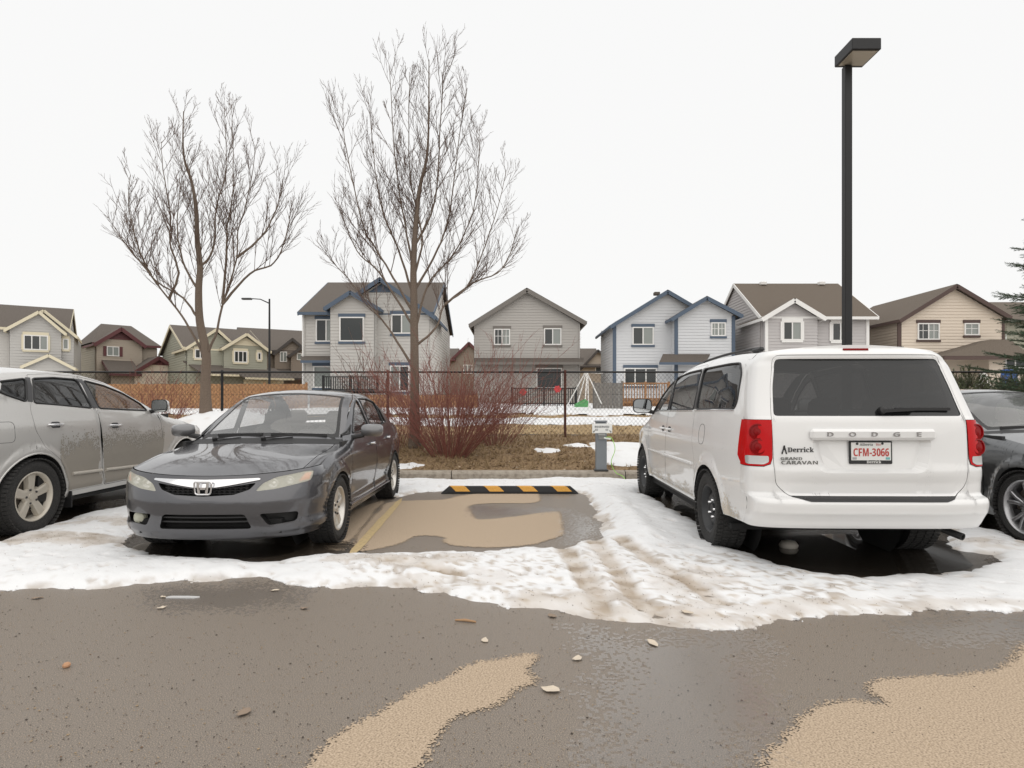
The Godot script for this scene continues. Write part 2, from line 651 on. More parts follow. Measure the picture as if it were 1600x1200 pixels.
# ---- cars --------------------------------------------------------------
# car axes: x across, y up, z along the car, front at -z; l runs from the front bumper backwards
class Car:
	var L := 4.5
	var hw: Tab          # half width along l
	var tuck: Tab        # how far the side tucks in, by height
	var belt: Tab        # belt line along l
	var top: Tab         # side silhouette (hood edge, pillar, roof edge) along l
	var crown: Tab       # how much the centre stands above the edge
	var bulge: Tab       # how far the centre lies ahead of the edge
	var tum := 0.25      # tumblehome above the belt
	var edge := 0.08     # rounding of the top edge
	var lf := 0.5        # where the front corner begins
	var nf := 2.4
	var frec: Tab        # front face: set back by height
	var dep := 0.3       # depth of the rear corner
	var nr := 4.0
	var rrec: Tab        # rear face: set forward by height
	var axles := []
	var arch := 0.36
	var wheel_r := 0.32
	var flare := 0.012
	func side_w(l: float, z: float) -> float:
		var b := belt.at(l)
		var w := hw.at(l)
		if z <= b:
			w -= tuck.at(z)
		else:
			w -= tuck.at(b) + (z - b) * tum + (z - b) * (z - b) * 0.10
		var q := top.at(l) - z
		if q < edge:
			w -= edge * 0.55 * pow(clampf(1.0 - q / edge, 0.0, 1.4), 2.0)
		for a in axles:
			var r := Vector2(l - a, z - wheel_r).length() - arch
			if r < 0.10:
				w += flare * (1.0 - smoothstep(0.03, 0.10, r))
		return w
	func side(sg: float, l: float, z: float) -> Vector3:
		return Vector3(sg * side_w(l, z), z, l - L / 2)
	func shape(u: float, k: float) -> float:
		var par := 1.0 - u * u
		if k <= 0.0:
			return par
		var sup := pow(maxf(1.0 - pow(absf(u), nf), 0.0), 1.0 / nf)
		return lerpf(par, sup, k)
	# the top: hood, windscreen, roof, rear screen and deck; le is l at the edge
	func topp(le: float, u: float) -> Vector3:
		var z := top.at(le)
		var w := side_w(le, z)
		var k := clampf(1.0 - (le - lf) / 0.5, 0.0, 1.0)
		return Vector3(u * w, z + crown.at(le) * (1.0 - u * u), le - bulge.at(le) * shape(u, k * k) - L / 2)
	# front face; s from -1 to 1 runs round the corners
	func front(s: float, z: float) -> Vector3:
		var th := clampf(absf(s), 0.0, 1.0) * PI / 2
		var cw := pow(sin(th), 2.0 / nf)
		var cl := pow(cos(th), 2.0 / nf)
		return Vector3(signf(s) * cw * side_w(lf, z), z, lf - (lf - frec.at(z)) * cl - L / 2)
	func front_s(w: float, z: float) -> float:
		return signf(w) * asin(pow(clampf(absf(w) / side_w(lf, z), 0.0, 1.0), nf / 2.0)) / (PI / 2)
	func rear_l(z: float) -> float:
		return L - rrec.at(z)
	func rear(s: float, z: float) -> Vector3:
		var th := clampf(absf(s), 0.0, 1.0) * PI / 2
		var cw := pow(sin(th), 2.0 / nr)
		var cl := pow(cos(th), 2.0 / nr)
		var l0 := rear_l(z) - dep
		return Vector3(signf(s) * cw * side_w(l0, z), z, l0 + dep * cl - L / 2)
	func rear_s(w: float, z: float) -> float:
		return signf(w) * asin(pow(clampf(absf(w) / side_w(rear_l(z) - dep, z), 0.0, 1.0), nr / 2.0)) / (PI / 2)
	# outline of one side in (l, z)
	func outline(sill: float, front_z: float, rear_z: float) -> PackedVector2Array:
		var o := PackedVector2Array()
		var l_end := rear_l(top.at(L)) - dep
		for i in 20:
			l_end = rear_l(top.at(l_end)) - dep
		var n := 90
		for i in n + 1:
			var l := lerpf(lf, l_end, float(i) / n)
			o.append(Vector2(l, top.at(l)))
		var zt := top.at(l_end)
		for i in range(1, 24):
			var z := lerpf(zt, rear_z, i / 24.0)
			o.append(Vector2(rear_l(z) - dep, z))
		o.append(Vector2(rear_l(rear_z) - dep, rear_z))
		var ax := axles.duplicate()
		ax.reverse()
		for a in ax:
			var steps := 26
			for i in steps + 1:
				var t := lerpf(0.0, PI, float(i) / steps)
				var p := Vector2(a + arch * cos(t), wheel_r + arch * sin(t))
				o.append(p)
				if i == 0:
					o.insert(o.size() - 1, Vector2(a + arch, sill if a == axles[0] else rear_z))
				if i == steps:
					o.append(Vector2(a - arch, front_z if a == axles[0] else sill))
		o.append(Vector2(lf, front_z))
		# drop near repeats
		var q := PackedVector2Array()
		for p in o:
			if q.size() == 0 or q[-1].distance_to(p) > 0.002:
				q.append(p)
		return q

func conv(c: Car, p: PackedVector2Array, at_front: bool, step := 0.06) -> PackedVector2Array:
	# (w, z) seen from the front or the rear -> (s, z) on the curved face
	var o := PackedVector2Array()
	for i in p.size():
		var a := p[i]
		var b := p[(i + 1) % p.size()]
		var n := maxi(1, int(a.distance_to(b) / step))
		for k in n:
			var q := a.lerp(b, float(k) / n)
			o.append(Vector2(c.front_s(q.x, q.y) if at_front else c.rear_s(q.x, q.y), q.y))
	return o

func mirror(p: PackedVector2Array) -> PackedVector2Array:
	var o := PackedVector2Array()
	for i in range(p.size() - 1, -1, -1):
		o.append(Vector2(-p[i].x, p[i].y))
	return o

func strip_polys(p: Array, hole: PackedVector2Array) -> Array:
	var o := p.duplicate()
	o.append(hole)
	return o

# wheel: tyre and rim as parts of car; style: spokes
func wheel(car: Node3D, c: Vector3, sg: float, R: float, rim: float, wide: float, style: String, rim_mat: Material, turn := 0.0) -> void:
	var w := Node3D.new()
	w.name = "wheel"
	car.add_child(w, true)
	w.position = c
	w.rotation.y = turn
	var ax := Vector3(sg, 0, 0)
	var h := wide / 2
	var t := MB.new()
	t.lathe(Vector3.ZERO, ax, [Vector2(rim - 0.01, -h * 0.8), Vector2(rim + 0.02, -h), Vector2(R - 0.05, -h * 1.06), Vector2(R - 0.015, -h * 0.86), Vector2(R, -h * 0.7),
		Vector2(R, h * 0.7), Vector2(R - 0.015, h * 0.88), Vector2(R - 0.05, h * 1.06), Vector2(rim + 0.035, h * 1.03), Vector2(rim + 0.02, h * 0.96), Vector2(rim + 0.008, h * 0.97), Vector2(rim - 0.006, h * 0.86)], 48)
	# tread blocks
	var nb := 56
	for row in [-0.46, -0.16, 0.16, 0.46]:
		for i in nb:
			var a := TAU * (i + (0.5 if absf(row) > 0.3 else 0.0)) / nb
			var d := Vector3(0, cos(a), sin(a))
			var tn := Vector3(0, -sin(a), cos(a))
			t.box(d * (R + 0.001) + ax * row * wide, Vector3(wide * 0.24, 0.012, TAU * R / nb * 0.72), 0.0, Basis(Vector3.RIGHT, d, tn))
	obj("tyre", t, M.tyre, w)
	var r := MB.new()
	# barrel, dished to the middle
	r.lathe(Vector3.ZERO, ax, [Vector2(rim - 0.002, h * 0.9), Vector2(rim - 0.012, h * 0.93), Vector2(rim - 0.022, h * 0.86), Vector2(rim - 0.03, h * 0.2), Vector2(rim - 0.05, -h * 0.6)], 48)
	var f := h * 0.72
	if style == "steel":
		r.lathe(Vector3.ZERO, ax, [Vector2(rim - 0.025, h * 0.72), Vector2(rim - 0.045, h * 0.35), Vector2(rim - 0.075, h * 0.42), Vector2(rim * 0.55, h * 0.62), Vector2(rim * 0.40, h * 0.60), Vector2(rim * 0.33, h * 0.40), Vector2(0.045, h * 0.40), Vector2(0.04, h * 0.62), Vector2(0.0, h * 0.64)], 48)
	else:
		var n := 5
		var hub := rim * 0.30
		r.lathe(Vector3.ZERO, ax, [Vector2(hub * 1.25, f * 0.55), Vector2(hub * 1.1, f * 0.86), Vector2(hub * 0.5, f * 0.92), Vector2(hub * 0.48, f * 1.0), Vector2(0.0, f * 1.04)], 24)
		for i in n:
			var parts := [0.0] if style == "five" else [-0.17, 0.17]
			for dlt in parts:
				var a0: float = TAU * i / n + dlt * (0.55 if style == "split" else 1.0)
				var a1: float = TAU * i / n + dlt * 1.35
				var w0 := 0.042 if style == "five" else 0.020
				var w1 := (0.052 if rim < 0.23 else 0.06) if style == "five" else 0.020
				var rr := [hub * 0.7, rim * 0.6, rim - 0.018]
				var ff := [f * 0.90, f * 0.98, f * 1.0]
				var prev := []
				for j in 3:
					var a := lerpf(a0, a1, j / 2.0)
					var ww := lerpf(w0, w1, j / 2.0)
					var d := Vector3(0, cos(a), sin(a))
					var tn := Vector3(0, -sin(a), cos(a))
					var base: Vector3 = d * rr[j]
					var now := [base - tn * ww + ax * (ff[j] - 0.05), base - tn * ww * 0.82 + ax * (ff[j] - 0.006), base - tn * ww * 0.5 + ax * ff[j], base + tn * ww * 0.5 + ax * ff[j], base + tn * ww * 0.82 + ax * (ff[j] - 0.006), base + tn * ww + ax * (ff[j] - 0.05)]
					if prev.size():
						var mid: Vector3 = (prev[0] + prev[5] + now[0] + now[5]) / 4.0
						for e in 5:
							r.out_quad(mid, prev[e], prev[e + 1], now[e + 1], now[e])
					prev = now
	obj("rim", r, rim_mat, w)
	for i in 5:
		var k := MB.new()
		var a := TAU * i / 5 + 0.3
		var rad := rim * (0.28 if style != "steel" else 0.36)
		k.lathe(Vector3(0, cos(a), sin(a)) * rad, ax, [Vector2(0.011, h * 0.3), Vector2(0.011, f * 1.0), Vector2(0.006, f * 1.05), Vector2(0.0, f * 1.06)], 8)
		obj("wheel_nut", k, M.chrome if style == "steel" else M.dark_metal, w)
	var b := MB.new()
	b.lathe(Vector3.ZERO, ax, [Vector2(rim * 0.75, h * 0.1), Vector2(rim * 0.75, h * 0.16), Vector2(rim * 0.2, h * 0.18)], 32)
	b.lathe(Vector3.ZERO, ax, [Vector2(rim - 0.02, -h * 0.3), Vector2(0.0, -h * 0.3)], 24)
	obj("brake_disc", b, M.brake, w)

# dark liner behind a wheel arch
func arch_liner(c: Car, car: Node3D, a: float, sg: float) -> void:
	var mb := MB.new()
	var steps := 22
	var prev := []
	for i in steps + 1:
		var t := lerpf(-0.15, PI + 0.15, float(i) / steps)
		var l := a + (c.arch + 0.004) * cos(t)
		var z := maxf(c.wheel_r + (c.arch + 0.004) * sin(t), 0.16)
		var wo := c.side_w(l, maxf(z, 0.3)) - 0.012
		var now := [Vector3(sg * wo, z, l - c.L / 2), Vector3(sg * (wo - 0.34), z, l - c.L / 2)]
		if prev.size():
			mb.quad(prev[0], prev[1], now[1], now[0])
		prev = now
	# inner wall
	var o := Vector3(sg * (c.hw.at(a) - 0.36), c.wheel_r, a - c.L / 2)
	mb.lathe(o, Vector3(sg, 0, 0), [Vector2(c.arch + 0.01, 0.0), Vector2(0.0, 0.0)], 24)
	obj("wheel_arch_liner", mb, M.underbody, car)

# meshes both sides of the car for a polygon list in (l, z)
func side_part(c: Car, car: Node3D, called: String, polys: Array, m: Material, off := 0.0, sides := [-1.0, 1.0], ds := 0.06, dz := 0.05) -> Array:
	var out := []
	for sg in sides:
		var mb := MB.new()
		surf_mesh(mb, func(l, z): return c.side(sg, l, z), polys, ds, dz, off)
		out.append(obj(called, mb, m, car))
	return out

func top_part(c: Car, car: Node3D, called: String, polys: Array, m: Material, off := 0.0, dl := 0.06, du := 0.08) -> MeshInstance3D:
	var mb := MB.new()
	surf_mesh(mb, func(l, u): return c.topp(l, u), polys, dl, du, off, Vector3(0, 0.2, 0))
	return obj(called, mb, m, car)

func front_part(c: Car, car: Node3D, called: String, polys: Array, m: Material, off := 0.0, ds := 0.04, dz := 0.04) -> MeshInstance3D:
	var mb := MB.new()
	surf_mesh(mb, func(s, z): return c.front(s, z), polys, ds, dz, off, Vector3(0, 0.5, 0), 0.5)
	return obj(called, mb, m, car)

func rear_part(c: Car, car: Node3D, called: String, polys: Array, m: Material, off := 0.0, ds := 0.04, dz := 0.04) -> MeshInstance3D:
	var mb := MB.new()
	surf_mesh(mb, func(s, z): return c.rear(s, z), polys, ds, dz, off, Vector3(0, 0.7, 0), 0.5)
	return obj(called, mb, m, car)

func band(a: float, b: float, lo: float, hi: float) -> PackedVector2Array:
	return PackedVector2Array([Vector2(a, lo), Vector2(b, lo), Vector2(b, hi), Vector2(a, hi)])

# walls of a hole in the front or rear face, going inwards by depth, and a floor
func recess(mb: MB, surf: Callable, p: PackedVector2Array, depth: Vector3, floor := true) -> void:
	var a := PackedVector3Array()
	for q in p:
		a.append(surf.call(q.x, q.y))
	for i in a.size():
		var j := (i + 1) % a.size()
		mb.quad(a[i], a[j], a[j] + depth, a[i] + depth)
	if floor:
		var idx := Geometry2D.triangulate_polygon(p)
		for i in range(0, idx.size(), 3):
			mb.tri(a[idx[i]] + depth, a[idx[i + 1]] + depth, a[idx[i + 2]] + depth)

func rim_tube(mb: MB, surf: Callable, p: PackedVector2Array, r: float, closed := true) -> void:
	var a := PackedVector3Array()
	var rr := PackedFloat32Array()
	for q in p:
		a.append(surf.call(q.x, q.y))
		rr.append(r)
	if closed:
		a.append(a[0])
		rr.append(r)
	mb.tube(a, rr, 6)

func seat(car: Node3D, x: float, z: float, base: float, m: Material) -> void:
	var mb := MB.new()
	mb.box(Vector3(x, base + 0.08, z - 0.08), Vector3(0.48, 0.18, 0.5), 0.05)
	var tilt := Basis(Vector3.RIGHT, 0.28)
	mb.box(Vector3(x, base + 0.42, z + 0.24), Vector3(0.46, 0.62, 0.15), 0.06, tilt)
	mb.box(Vector3(x, base + 0.79, z + 0.35), Vector3(0.26, 0.20, 0.10), 0.045, tilt)
	mb.beam(Vector3(x - 0.06, base + 0.66, z + 0.30), Vector3(x - 0.06, base + 0.74, z + 0.33), 0.012, 0.012)
	mb.beam(Vector3(x + 0.06, base + 0.66, z + 0.30), Vector3(x + 0.06, base + 0.74, z + 0.33), 0.012, 0.012)
	obj("seat", mb, m, car)

func cabin(c: Car, car: Node3D, l_dash: float, dash_z: float, rows: Array, base: float, driver: float) -> void:
	var hwid: float = c.hw.at(c.L * 0.5) - 0.09
	var fl := MB.new()
	fl.box(Vector3(0, 0.27, 0), Vector3(hwid * 2, 0.05, c.L * 0.74))
	fl.box(Vector3(0, 0.30, -c.L * 0.41), Vector3(hwid * 1.5, 0.12, c.L * 0.12))
	fl.box(Vector3(0, 0.48, c.L * 0.36), Vector3(hwid * 1.5, 0.10, c.L * 0.16))
	obj("floor_pan", fl, M.underbody, car)
	var d := MB.new()
	var z := l_dash - c.L / 2
	d.box(Vector3(0, dash_z - 0.12, z + 0.16), Vector3(hwid * 1.86, 0.24, 0.52), 0.06)
	d.box(Vector3(0, dash_z - 0.42, z + 0.05), Vector3(hwid * 1.86, 0.4, 0.3), 0.04)
	d.box(Vector3(driver * 0.37, dash_z + 0.02, z + 0.30), Vector3(0.36, 0.09, 0.16), 0.04)
	obj("dashboard", d, M.trim, car)
	var w := MB.new()
	var ring := PackedVector3Array()
	var rr := PackedFloat32Array()
	var o := Vector3(driver * 0.37, dash_z - 0.04, z + 0.52)
	var bs := Basis(Vector3.RIGHT, -0.45)
	for i in 25:
		var a := TAU * i / 24
		ring.append(o + bs * Vector3(cos(a) * 0.18, sin(a) * 0.18, 0))
		rr.append(0.015)
	w.tube(ring, rr, 6)
	w.box(o, Vector3(0.3, 0.05, 0.03), 0.01, bs)
	w.box(o + bs * Vector3(0, -0.08, 0), Vector3(0.05, 0.17, 0.03), 0.01, bs)
	obj("steering_wheel", w, M.trim, car)
	for r in rows:
		for x in r[1]:
			seat(car, x, r[0] - c.L / 2, base, M.seat)
	# inner faces of the doors, so that the cabin is closed
	for sg in [-1.0, 1.0]:
		var mb := MB.new()
		mb.box(Vector3(sg * (hwid + 0.0), (c.belt.at(c.L * 0.5) + 0.28) * 0.5 - 0.01, 0.08), Vector3(0.03, c.belt.at(c.L * 0.5) - 0.34, c.L * 0.50))
		obj("door_lining", mb, M.trim, car)

func door_mirror(car: Node3D, at: Vector3, sg: float, size: Vector3, m: Material, rear_sign := 1.0) -> void:
	var o := Node3D.new()
	o.name = "door_mirror"
	car.add_child(o, true)
	o.position = at
	var sh := MB.new()
	# rounded shell: ellipsoid-like lathe squashed into a box with soft corners
	var n := 18
	var mseg := 10
	var pts := []
	for j in mseg + 1:
		var row := []
		var ph := PI * 0.5 * j / mseg
		for i in n:
			var a := TAU * i / n
			var cx := signf(cos(a)) * pow(absf(cos(a)), 0.5)
			var cy := signf(sin(a)) * pow(absf(sin(a)), 0.55)
			var k := pow(cos(ph), 0.55)
			row.append(Vector3(cx * k * size.x / 2, cy * k * size.y / 2, -rear_sign * sin(ph) * size.z))
		pts.append(row)
	for j in mseg:
		for i in n:
			var i2 := (i + 1) % n
			var q := [pts[j][i], pts[j][i2], pts[j + 1][i2], pts[j + 1][i]]
			var nn := []
			for e in q:
				nn.append(Vector3(e.x / (size.x * size.x), e.y / (size.y * size.y), e.z / (size.z * size.z * 4.0)).normalized())
			sh.squad(q[0], q[1], q[2], q[3], nn[0], nn[1], nn[2], nn[3])
	obj("mirror_shell", sh, m, o)
	var g := MB.new()
	var bz := rear_sign * 0.003
	for i in n:
		var i2 := (i + 1) % n
		g.dir_tri(Vector3(0, 0, rear_sign), Vector3(0, 0, bz), pts[0][i] * 0.9 + Vector3(0, 0, bz), pts[0][i2] * 0.9 + Vector3(0, 0, bz))
	obj("mirror_glass", g, M.mirror, o)
	var fr := MB.new()
	for i in n:
		var i2 := (i + 1) % n
		fr.dir_tri(Vector3(0, 0, rear_sign), pts[0][i], pts[0][i2], pts[0][i2] * 0.5)
		fr.dir_tri(Vector3(0, 0, rear_sign), pts[0][i], pts[0][i2] * 0.5, pts[0][i] * 0.5)
	obj("mirror_bezel", fr, M.trim, o)
	var arm := MB.new()
	arm.beam(Vector3(-sg * size.x * 0.30, -size.y * 0.35, -rear_sign * 0.04), Vector3(-sg * (size.x * 0.5 + 0.10), -size.y * 0.55, -rear_sign * 0.05), 0.06, 0.05, Vector3.UP, 0.015)
	obj("mirror_arm", arm, M.trim, o)

func handle(c: Car, car: Node3D, sg: float, l: float, z: float, m: Material, long := 0.2) -> void:
	var mb := MB.new()
	var p := PackedVector3Array()
	var r := PackedFloat32Array()
	for i in 7:
		var t := i / 6.0
		var ll := l + (t - 0.5) * long
		var w := c.side_w(ll, z) + 0.008 + 0.030 * pow(sin(PI * t), 0.6)
		p.append(Vector3(sg * w, z, ll - c.L / 2))
		r.append(0.013)
	mb.tube(p, r, 8, true)
	obj("door_handle", mb, m, car)
	var cup := MB.new()
	surf_mesh(cup, func(a, b): return c.side(sg, a, b), [rounded(band(l - 0.07, l + 0.06, z - 0.035, z + 0.03), 0.03)], 0.03, 0.03, 0.0012)
	obj("handle_cup_shade", cup, M.gap_shade, car)  # flat dark patch on the door, shade of the recess put into colour

# a polyline of wiper arm and blade over a surface
func wiper(car: Node3D, a: Vector3, b: Vector3, c: Vector3, d: Vector3, lift: Vector3) -> void:
	var mb := MB.new()
	mb.beam(a + lift * 1.6, b + lift * 1.4, 0.022, 0.014)
	mb.beam(c + lift, d + lift, 0.014, 0.026)
	mb.lathe(a, lift, [Vector2(0.025, 0.0), Vector2(0.022, 0.035), Vector2(0.0, 0.04)], 10)
	obj("wiper", mb, M.trim, car)

func build_sedan(at: Vector3, turn: float) -> void:
	var car := thing("sedan_car", "dark grey four-door sedan with hazy headlights facing the snow bank", "car", at, turn, "cars parked along the kerb")
	var c := Car.new()
	c.L = 4.5
	c.axles = [0.90, 3.60]
	c.wheel_r = 0.318
	c.arch = 0.352
	c.lf = 0.535
	c.nf = 2.5
	c.dep = 0.35
	c.nr = 2.8
	c.tum = 0.36
	c.edge = 0.09
	c.hw = Tab.new([0.5, 0.858, 0.9, 0.872, 1.6, 0.877, 2.6, 0.877, 3.4, 0.87, 3.9, 0.85, 4.2, 0.825])
	c.tuck = Tab.new([0.15, 0.085, 0.24, 0.055, 0.27, 0.022, 0.31, 0.02, 0.36, 0.038, 0.5, 0.012, 0.62, 0.0, 0.75, 0.006, 0.86, 0.022, 0.97, 0.055, 1.1, 0.09])
	c.belt = Tab.new([0.5, 0.90, 1.3, 0.935, 2.0, 0.965, 3.0, 0.995, 4.2, 1.02])
	c.top = Tab.new([0.5, 0.765, 0.8, 0.845, 1.1, 0.872, 1.30, 0.905, 1.42, 0.948, 1.75, 1.15, 2.05, 1.325, 2.25, 1.395, 2.5, 1.43, 2.8, 1.435, 3.1, 1.405, 3.4, 1.315, 3.7, 1.175, 3.95, 1.075, 4.2, 1.035])
	c.crown = Tab.new([0.5, -0.055, 0.8, -0.025, 1.1, 0.012, 1.42, 0.03, 2.05, 0.045, 2.25, 0.05, 3.1, 0.05, 3.4, 0.05, 3.95, 0.03, 4.2, 0.02])
	c.bulge = Tab.new([0.5, 0.475, 0.8, 0.42, 1.1, 0.32, 1.3, 0.25, 1.42, 0.235, 2.05, 0.14, 2.25, 0.10, 2.8, 0.0, 3.2, -0.05, 3.9, -0.13, 4.2, -0.25])
	c.frec = Tab.new([0.17, 0.11, 0.22, 0.055, 0.30, 0.025, 0.42, 0.0, 0.5, 0.0, 0.56, 0.012, 0.64, 0.04, 0.71, 0.06, 0.8, 0.075])
	c.rrec = Tab.new([0.2, 0.08, 0.35, 0.02, 0.55, 0.0, 0.7, 0.03, 0.95, 0.04, 1.06, 0.06])
	var body: Material = M.sedan_paint
	# sides: fender, two doors, quarter panel
	var side := c.outline(0.19, 0.215, 0.24)
	var d1 := poly([1.36, 0.30, 2.40, 0.30, 2.46, 0.6, 2.47, 1.0, 2.40, 1.425, 2.28, 1.38, 2.05, 1.305, 1.75, 1.148, 1.46, 0.99, 1.34, 0.93, 1.33, 0.6])
	var d2 := poly([2.408, 0.30, 3.18, 0.30, 3.28, 0.42, 3.36, 0.6, 3.42, 0.76, 3.46, 1.0, 3.45, 1.10, 3.33, 1.29, 3.1, 1.385, 2.8, 1.415, 2.408, 1.412, 2.478, 1.0, 2.468, 0.6])
	d1 = rounded(d1, 0.03, 2)
	d2 = rounded(d2, 0.03, 2)
	var w1 := rounded(poly([1.60, 1.0, 2.36, 1.015, 2.32, 1.36, 2.24, 1.34, 2.05, 1.265, 1.78, 1.115]), 0.03, 2)
	var w0 := rounded(poly([1.43, 0.985, 1.555, 0.998, 1.70, 1.085, 1.55, 1.02]), 0.006, 1)
	var w2 := rounded(poly([2.47, 1.018, 3.20, 1.045, 3.16, 1.335, 2.8, 1.375, 2.43, 1.375]), 0.03, 2)
	var w3 := rounded(poly([3.225, 1.05, 3.40, 1.06, 3.30, 1.225, 3.19, 1.295]), 0.02, 2)
	var g1 := grown(d1, 0.006)
	var g2 := grown(d2, 0.003)
	var rest := cut(cut([side], g1), g2)
	side_part(c, car, "body_side", rest, body)
	side_part(c, car, "door", cut(cut([d1], w1), w0), body)
	side_part(c, car, "door", cut(cut([d2], w2), w3), body)
	for w in [w1, w0, w2, w3]:
		side_part(c, car, "side_window", [w], M.car_glass, -0.006)
		for sg in [-1.0, 1.0]:
			var mb := MB.new()
			rim_tube(mb, func(l, z): return c.side(sg, l, z), w, 0.009)
			obj("window_seal", mb, M.trim, car)
	# sill moulding crease
	for sg in [-1.0, 1.0]:
		var mb := MB.new()
		var p := PackedVector3Array()
		var r := PackedFloat32Array()
		for i in 20:
			var l := lerpf(1.27, 3.22, i / 19.0)
			p.append(c.side(sg, l, 0.285) + Vector3(sg * 0.004, 0, 0))
			r.append(0.014)
		mb.tube(p, r, 8, true)
		obj("sill_moulding", mb, body, car)
	# top surfaces
	top_part(c, car, "hood", [band(c.lf, 1.285, -0.90, 0.90)], body)
	top_part(c, car, "fender_top", [band(c.lf, 1.285, 0.908, 1.0)], body)
	top_part(c, car, "fender_top", [band(c.lf, 1.285, -1.0, -0.908)], body)
	top_part(c, car, "cowl", [band(1.293, 1.41, -1.0, 1.0)], M.trim)
	var ws := band(1.44, 2.21, -0.915, 0.915)
	top_part(c, car, "pillar_frame", [band(1.41, 2.26, -1.0, 1.0), ws], body)
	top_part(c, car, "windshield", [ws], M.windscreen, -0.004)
	top_part(c, car, "windshield_border", [band(1.442, 2.208, -0.913, 0.913), rounded(band(1.50, 2.175, -0.87, 0.87), 0.05)], M.trim, -0.0025)
	var sunroof := rounded(band(2.40, 2.80, -0.5, 0.5), 0.05)
	top_part(c, car, "roof", [band(2.26, 3.12, -1.0, 1.0), grown(sunroof, 0.008)], body)
	top_part(c, car, "sunroof", [sunroof], M.dark_glass, 0.001)
	var rs := band(3.16, 3.80, -0.9, 0.9)
	top_part(c, car, "rear_pillar", [band(3.12, 3.86, -1.0, 1.0), rs], body)
	top_part(c, car, "rear_window", [rs], M.car_glass, -0.004)
	var l_end := c.rear_l(1.035) - c.dep
	top_part(c, car, "trunk_lid", [band(3.868, l_end, -1.0, 1.0)], body)
	# front face with its openings
	var ztop: Array = []
	var face := PackedVector2Array()
	for i in 41:
		var s := lerpf(-1.0, 1.0, i / 40.0)
		face.append(Vector2(s, 0.215 - 0.02 * (1.0 - s * s)))
	for i in 41:
		var s := lerpf(1.0, -1.0, i / 40.0)
		var u := pow(sin(absf(s) * PI / 2), 2.0 / c.nf)
		face.append(Vector2(s, c.top.at(c.lf) + c.crown.at(c.lf) * (1.0 - u * u) - 0.003))
	var lamp := conv(c, rounded(poly([0.405, 0.597, 0.56, 0.612, 0.79, 0.662, 0.80, 0.742, 0.75, 0.742, 0.55, 0.706, 0.455, 0.66]), 0.02, 2), true, 0.03)
	var chrome := conv(c, rounded(poly([-0.44, 0.688, -0.43, 0.702, 0.0, 0.69, 0.43, 0.702, 0.44, 0.688, 0.20, 0.645, 0.085, 0.628, -0.085, 0.628, -0.20, 0.645]), 0.008, 1), true, 0.04)
	var grille := conv(c, rounded(poly([-0.405, 0.665, -0.2, 0.636, -0.085, 0.62, 0.085, 0.62, 0.2, 0.636, 0.405, 0.665, 0.36, 0.612, 0.24, 0.572, 0.0, 0.56, -0.24, 0.572, -0.36, 0.612]), 0.015, 2), true, 0.04)
	var intake := conv(c, rounded(poly([-0.38, 0.292, 0.38, 0.292, 0.335, 0.415, -0.335, 0.415]), 0.03, 3), true, 0.05)
	var fog := conv(c, rounded(poly([0.50, 0.315, 0.70, 0.335, 0.715, 0.415, 0.44, 0.415]), 0.025, 3), true, 0.03)
	var holes := [face, lamp, mirror(lamp), grille, intake, fog, mirror(fog)]
	front_part(c, car, "front_bumper", holes, body, 0.0, 0.025, 0.03)
	var fs := func(s, z): return c.front(s, z)
	var inw := Vector3(0, 0, 0.07)
	for p in [lamp, mirror(lamp)]:
		front_part(c, car, "headlight", [p], M.lamp_haze, -0.002, 0.03, 0.03)
		var mb := MB.new()
		recess(mb, fs, p, Vector3(0, 0, 0.06))
		obj("headlight_housing", mb, M.lamp_inside, car)
		var sg := signf(p[0].x)
		var bulb := MB.new()
		for e in [[0.52, 0.652, 0.042], [0.64, 0.672, 0.034]]:
			var o: Vector3 = c.front(c.front_s(sg * e[0], e[1]), e[1]) + Vector3(0, 0, 0.052)
			bulb.lathe(o, Vector3(sg * 0.15, 0, -1), [Vector2(e[2], 0.0), Vector2(e[2], 0.03), Vector2(e[2] * 0.86, 0.032), Vector2(e[2] * 0.8, 0.012), Vector2(e[2] * 0.5, 0.022), Vector2(0.0, 0.03)], 20)
		obj("headlight_bowl", bulb, M.chrome, car)
		var am := MB.new()
		surf_mesh(am, fs, [conv(c, poly([sg * 0.715, 0.662, sg * 0.785, 0.672, sg * 0.792, 0.735, sg * 0.752, 0.732]), true, 0.03)], 0.03, 0.03, -0.012, Vector3(0, 0.5, 0), 0.5)
		obj("turn_signal", am, M.amber, car)
	var gr := MB.new()
	recess(gr, fs, grille, inw)
	recess(gr, fs, intake, Vector3(0, 0, 0.12))
	for p in [fog, mirror(fog)]:
		recess(gr, fs, p, Vector3(0, 0, 0.09))
	obj("air_intake", gr, M.black_plastic, car)
	# honeycomb slats in the grille and bars in the intake
	var sl := MB.new()
	for i in 4:
		var z := 0.578 + i * 0.021
		for j in 16:
			var x0 := lerpf(-0.34, 0.34, j / 16.0)
			var x1 := lerpf(-0.34, 0.34, (j + 1) / 16.0)
			sl.beam(c.front(c.front_s(x0, z), z) + Vector3(0, 0, 0.03), c.front(c.front_s(x1, z), z + 0.006) + Vector3(0, 0, 0.03), 0.02, 0.006)
			sl.beam(c.front(c.front_s(x0, z), z) + Vector3(0, 0, 0.03), c.front(c.front_s(x0 + 0.02, z), z + 0.021) + Vector3(0, 0, 0.03), 0.02, 0.005)
	obj("grille_mesh", sl, M.trim, car)
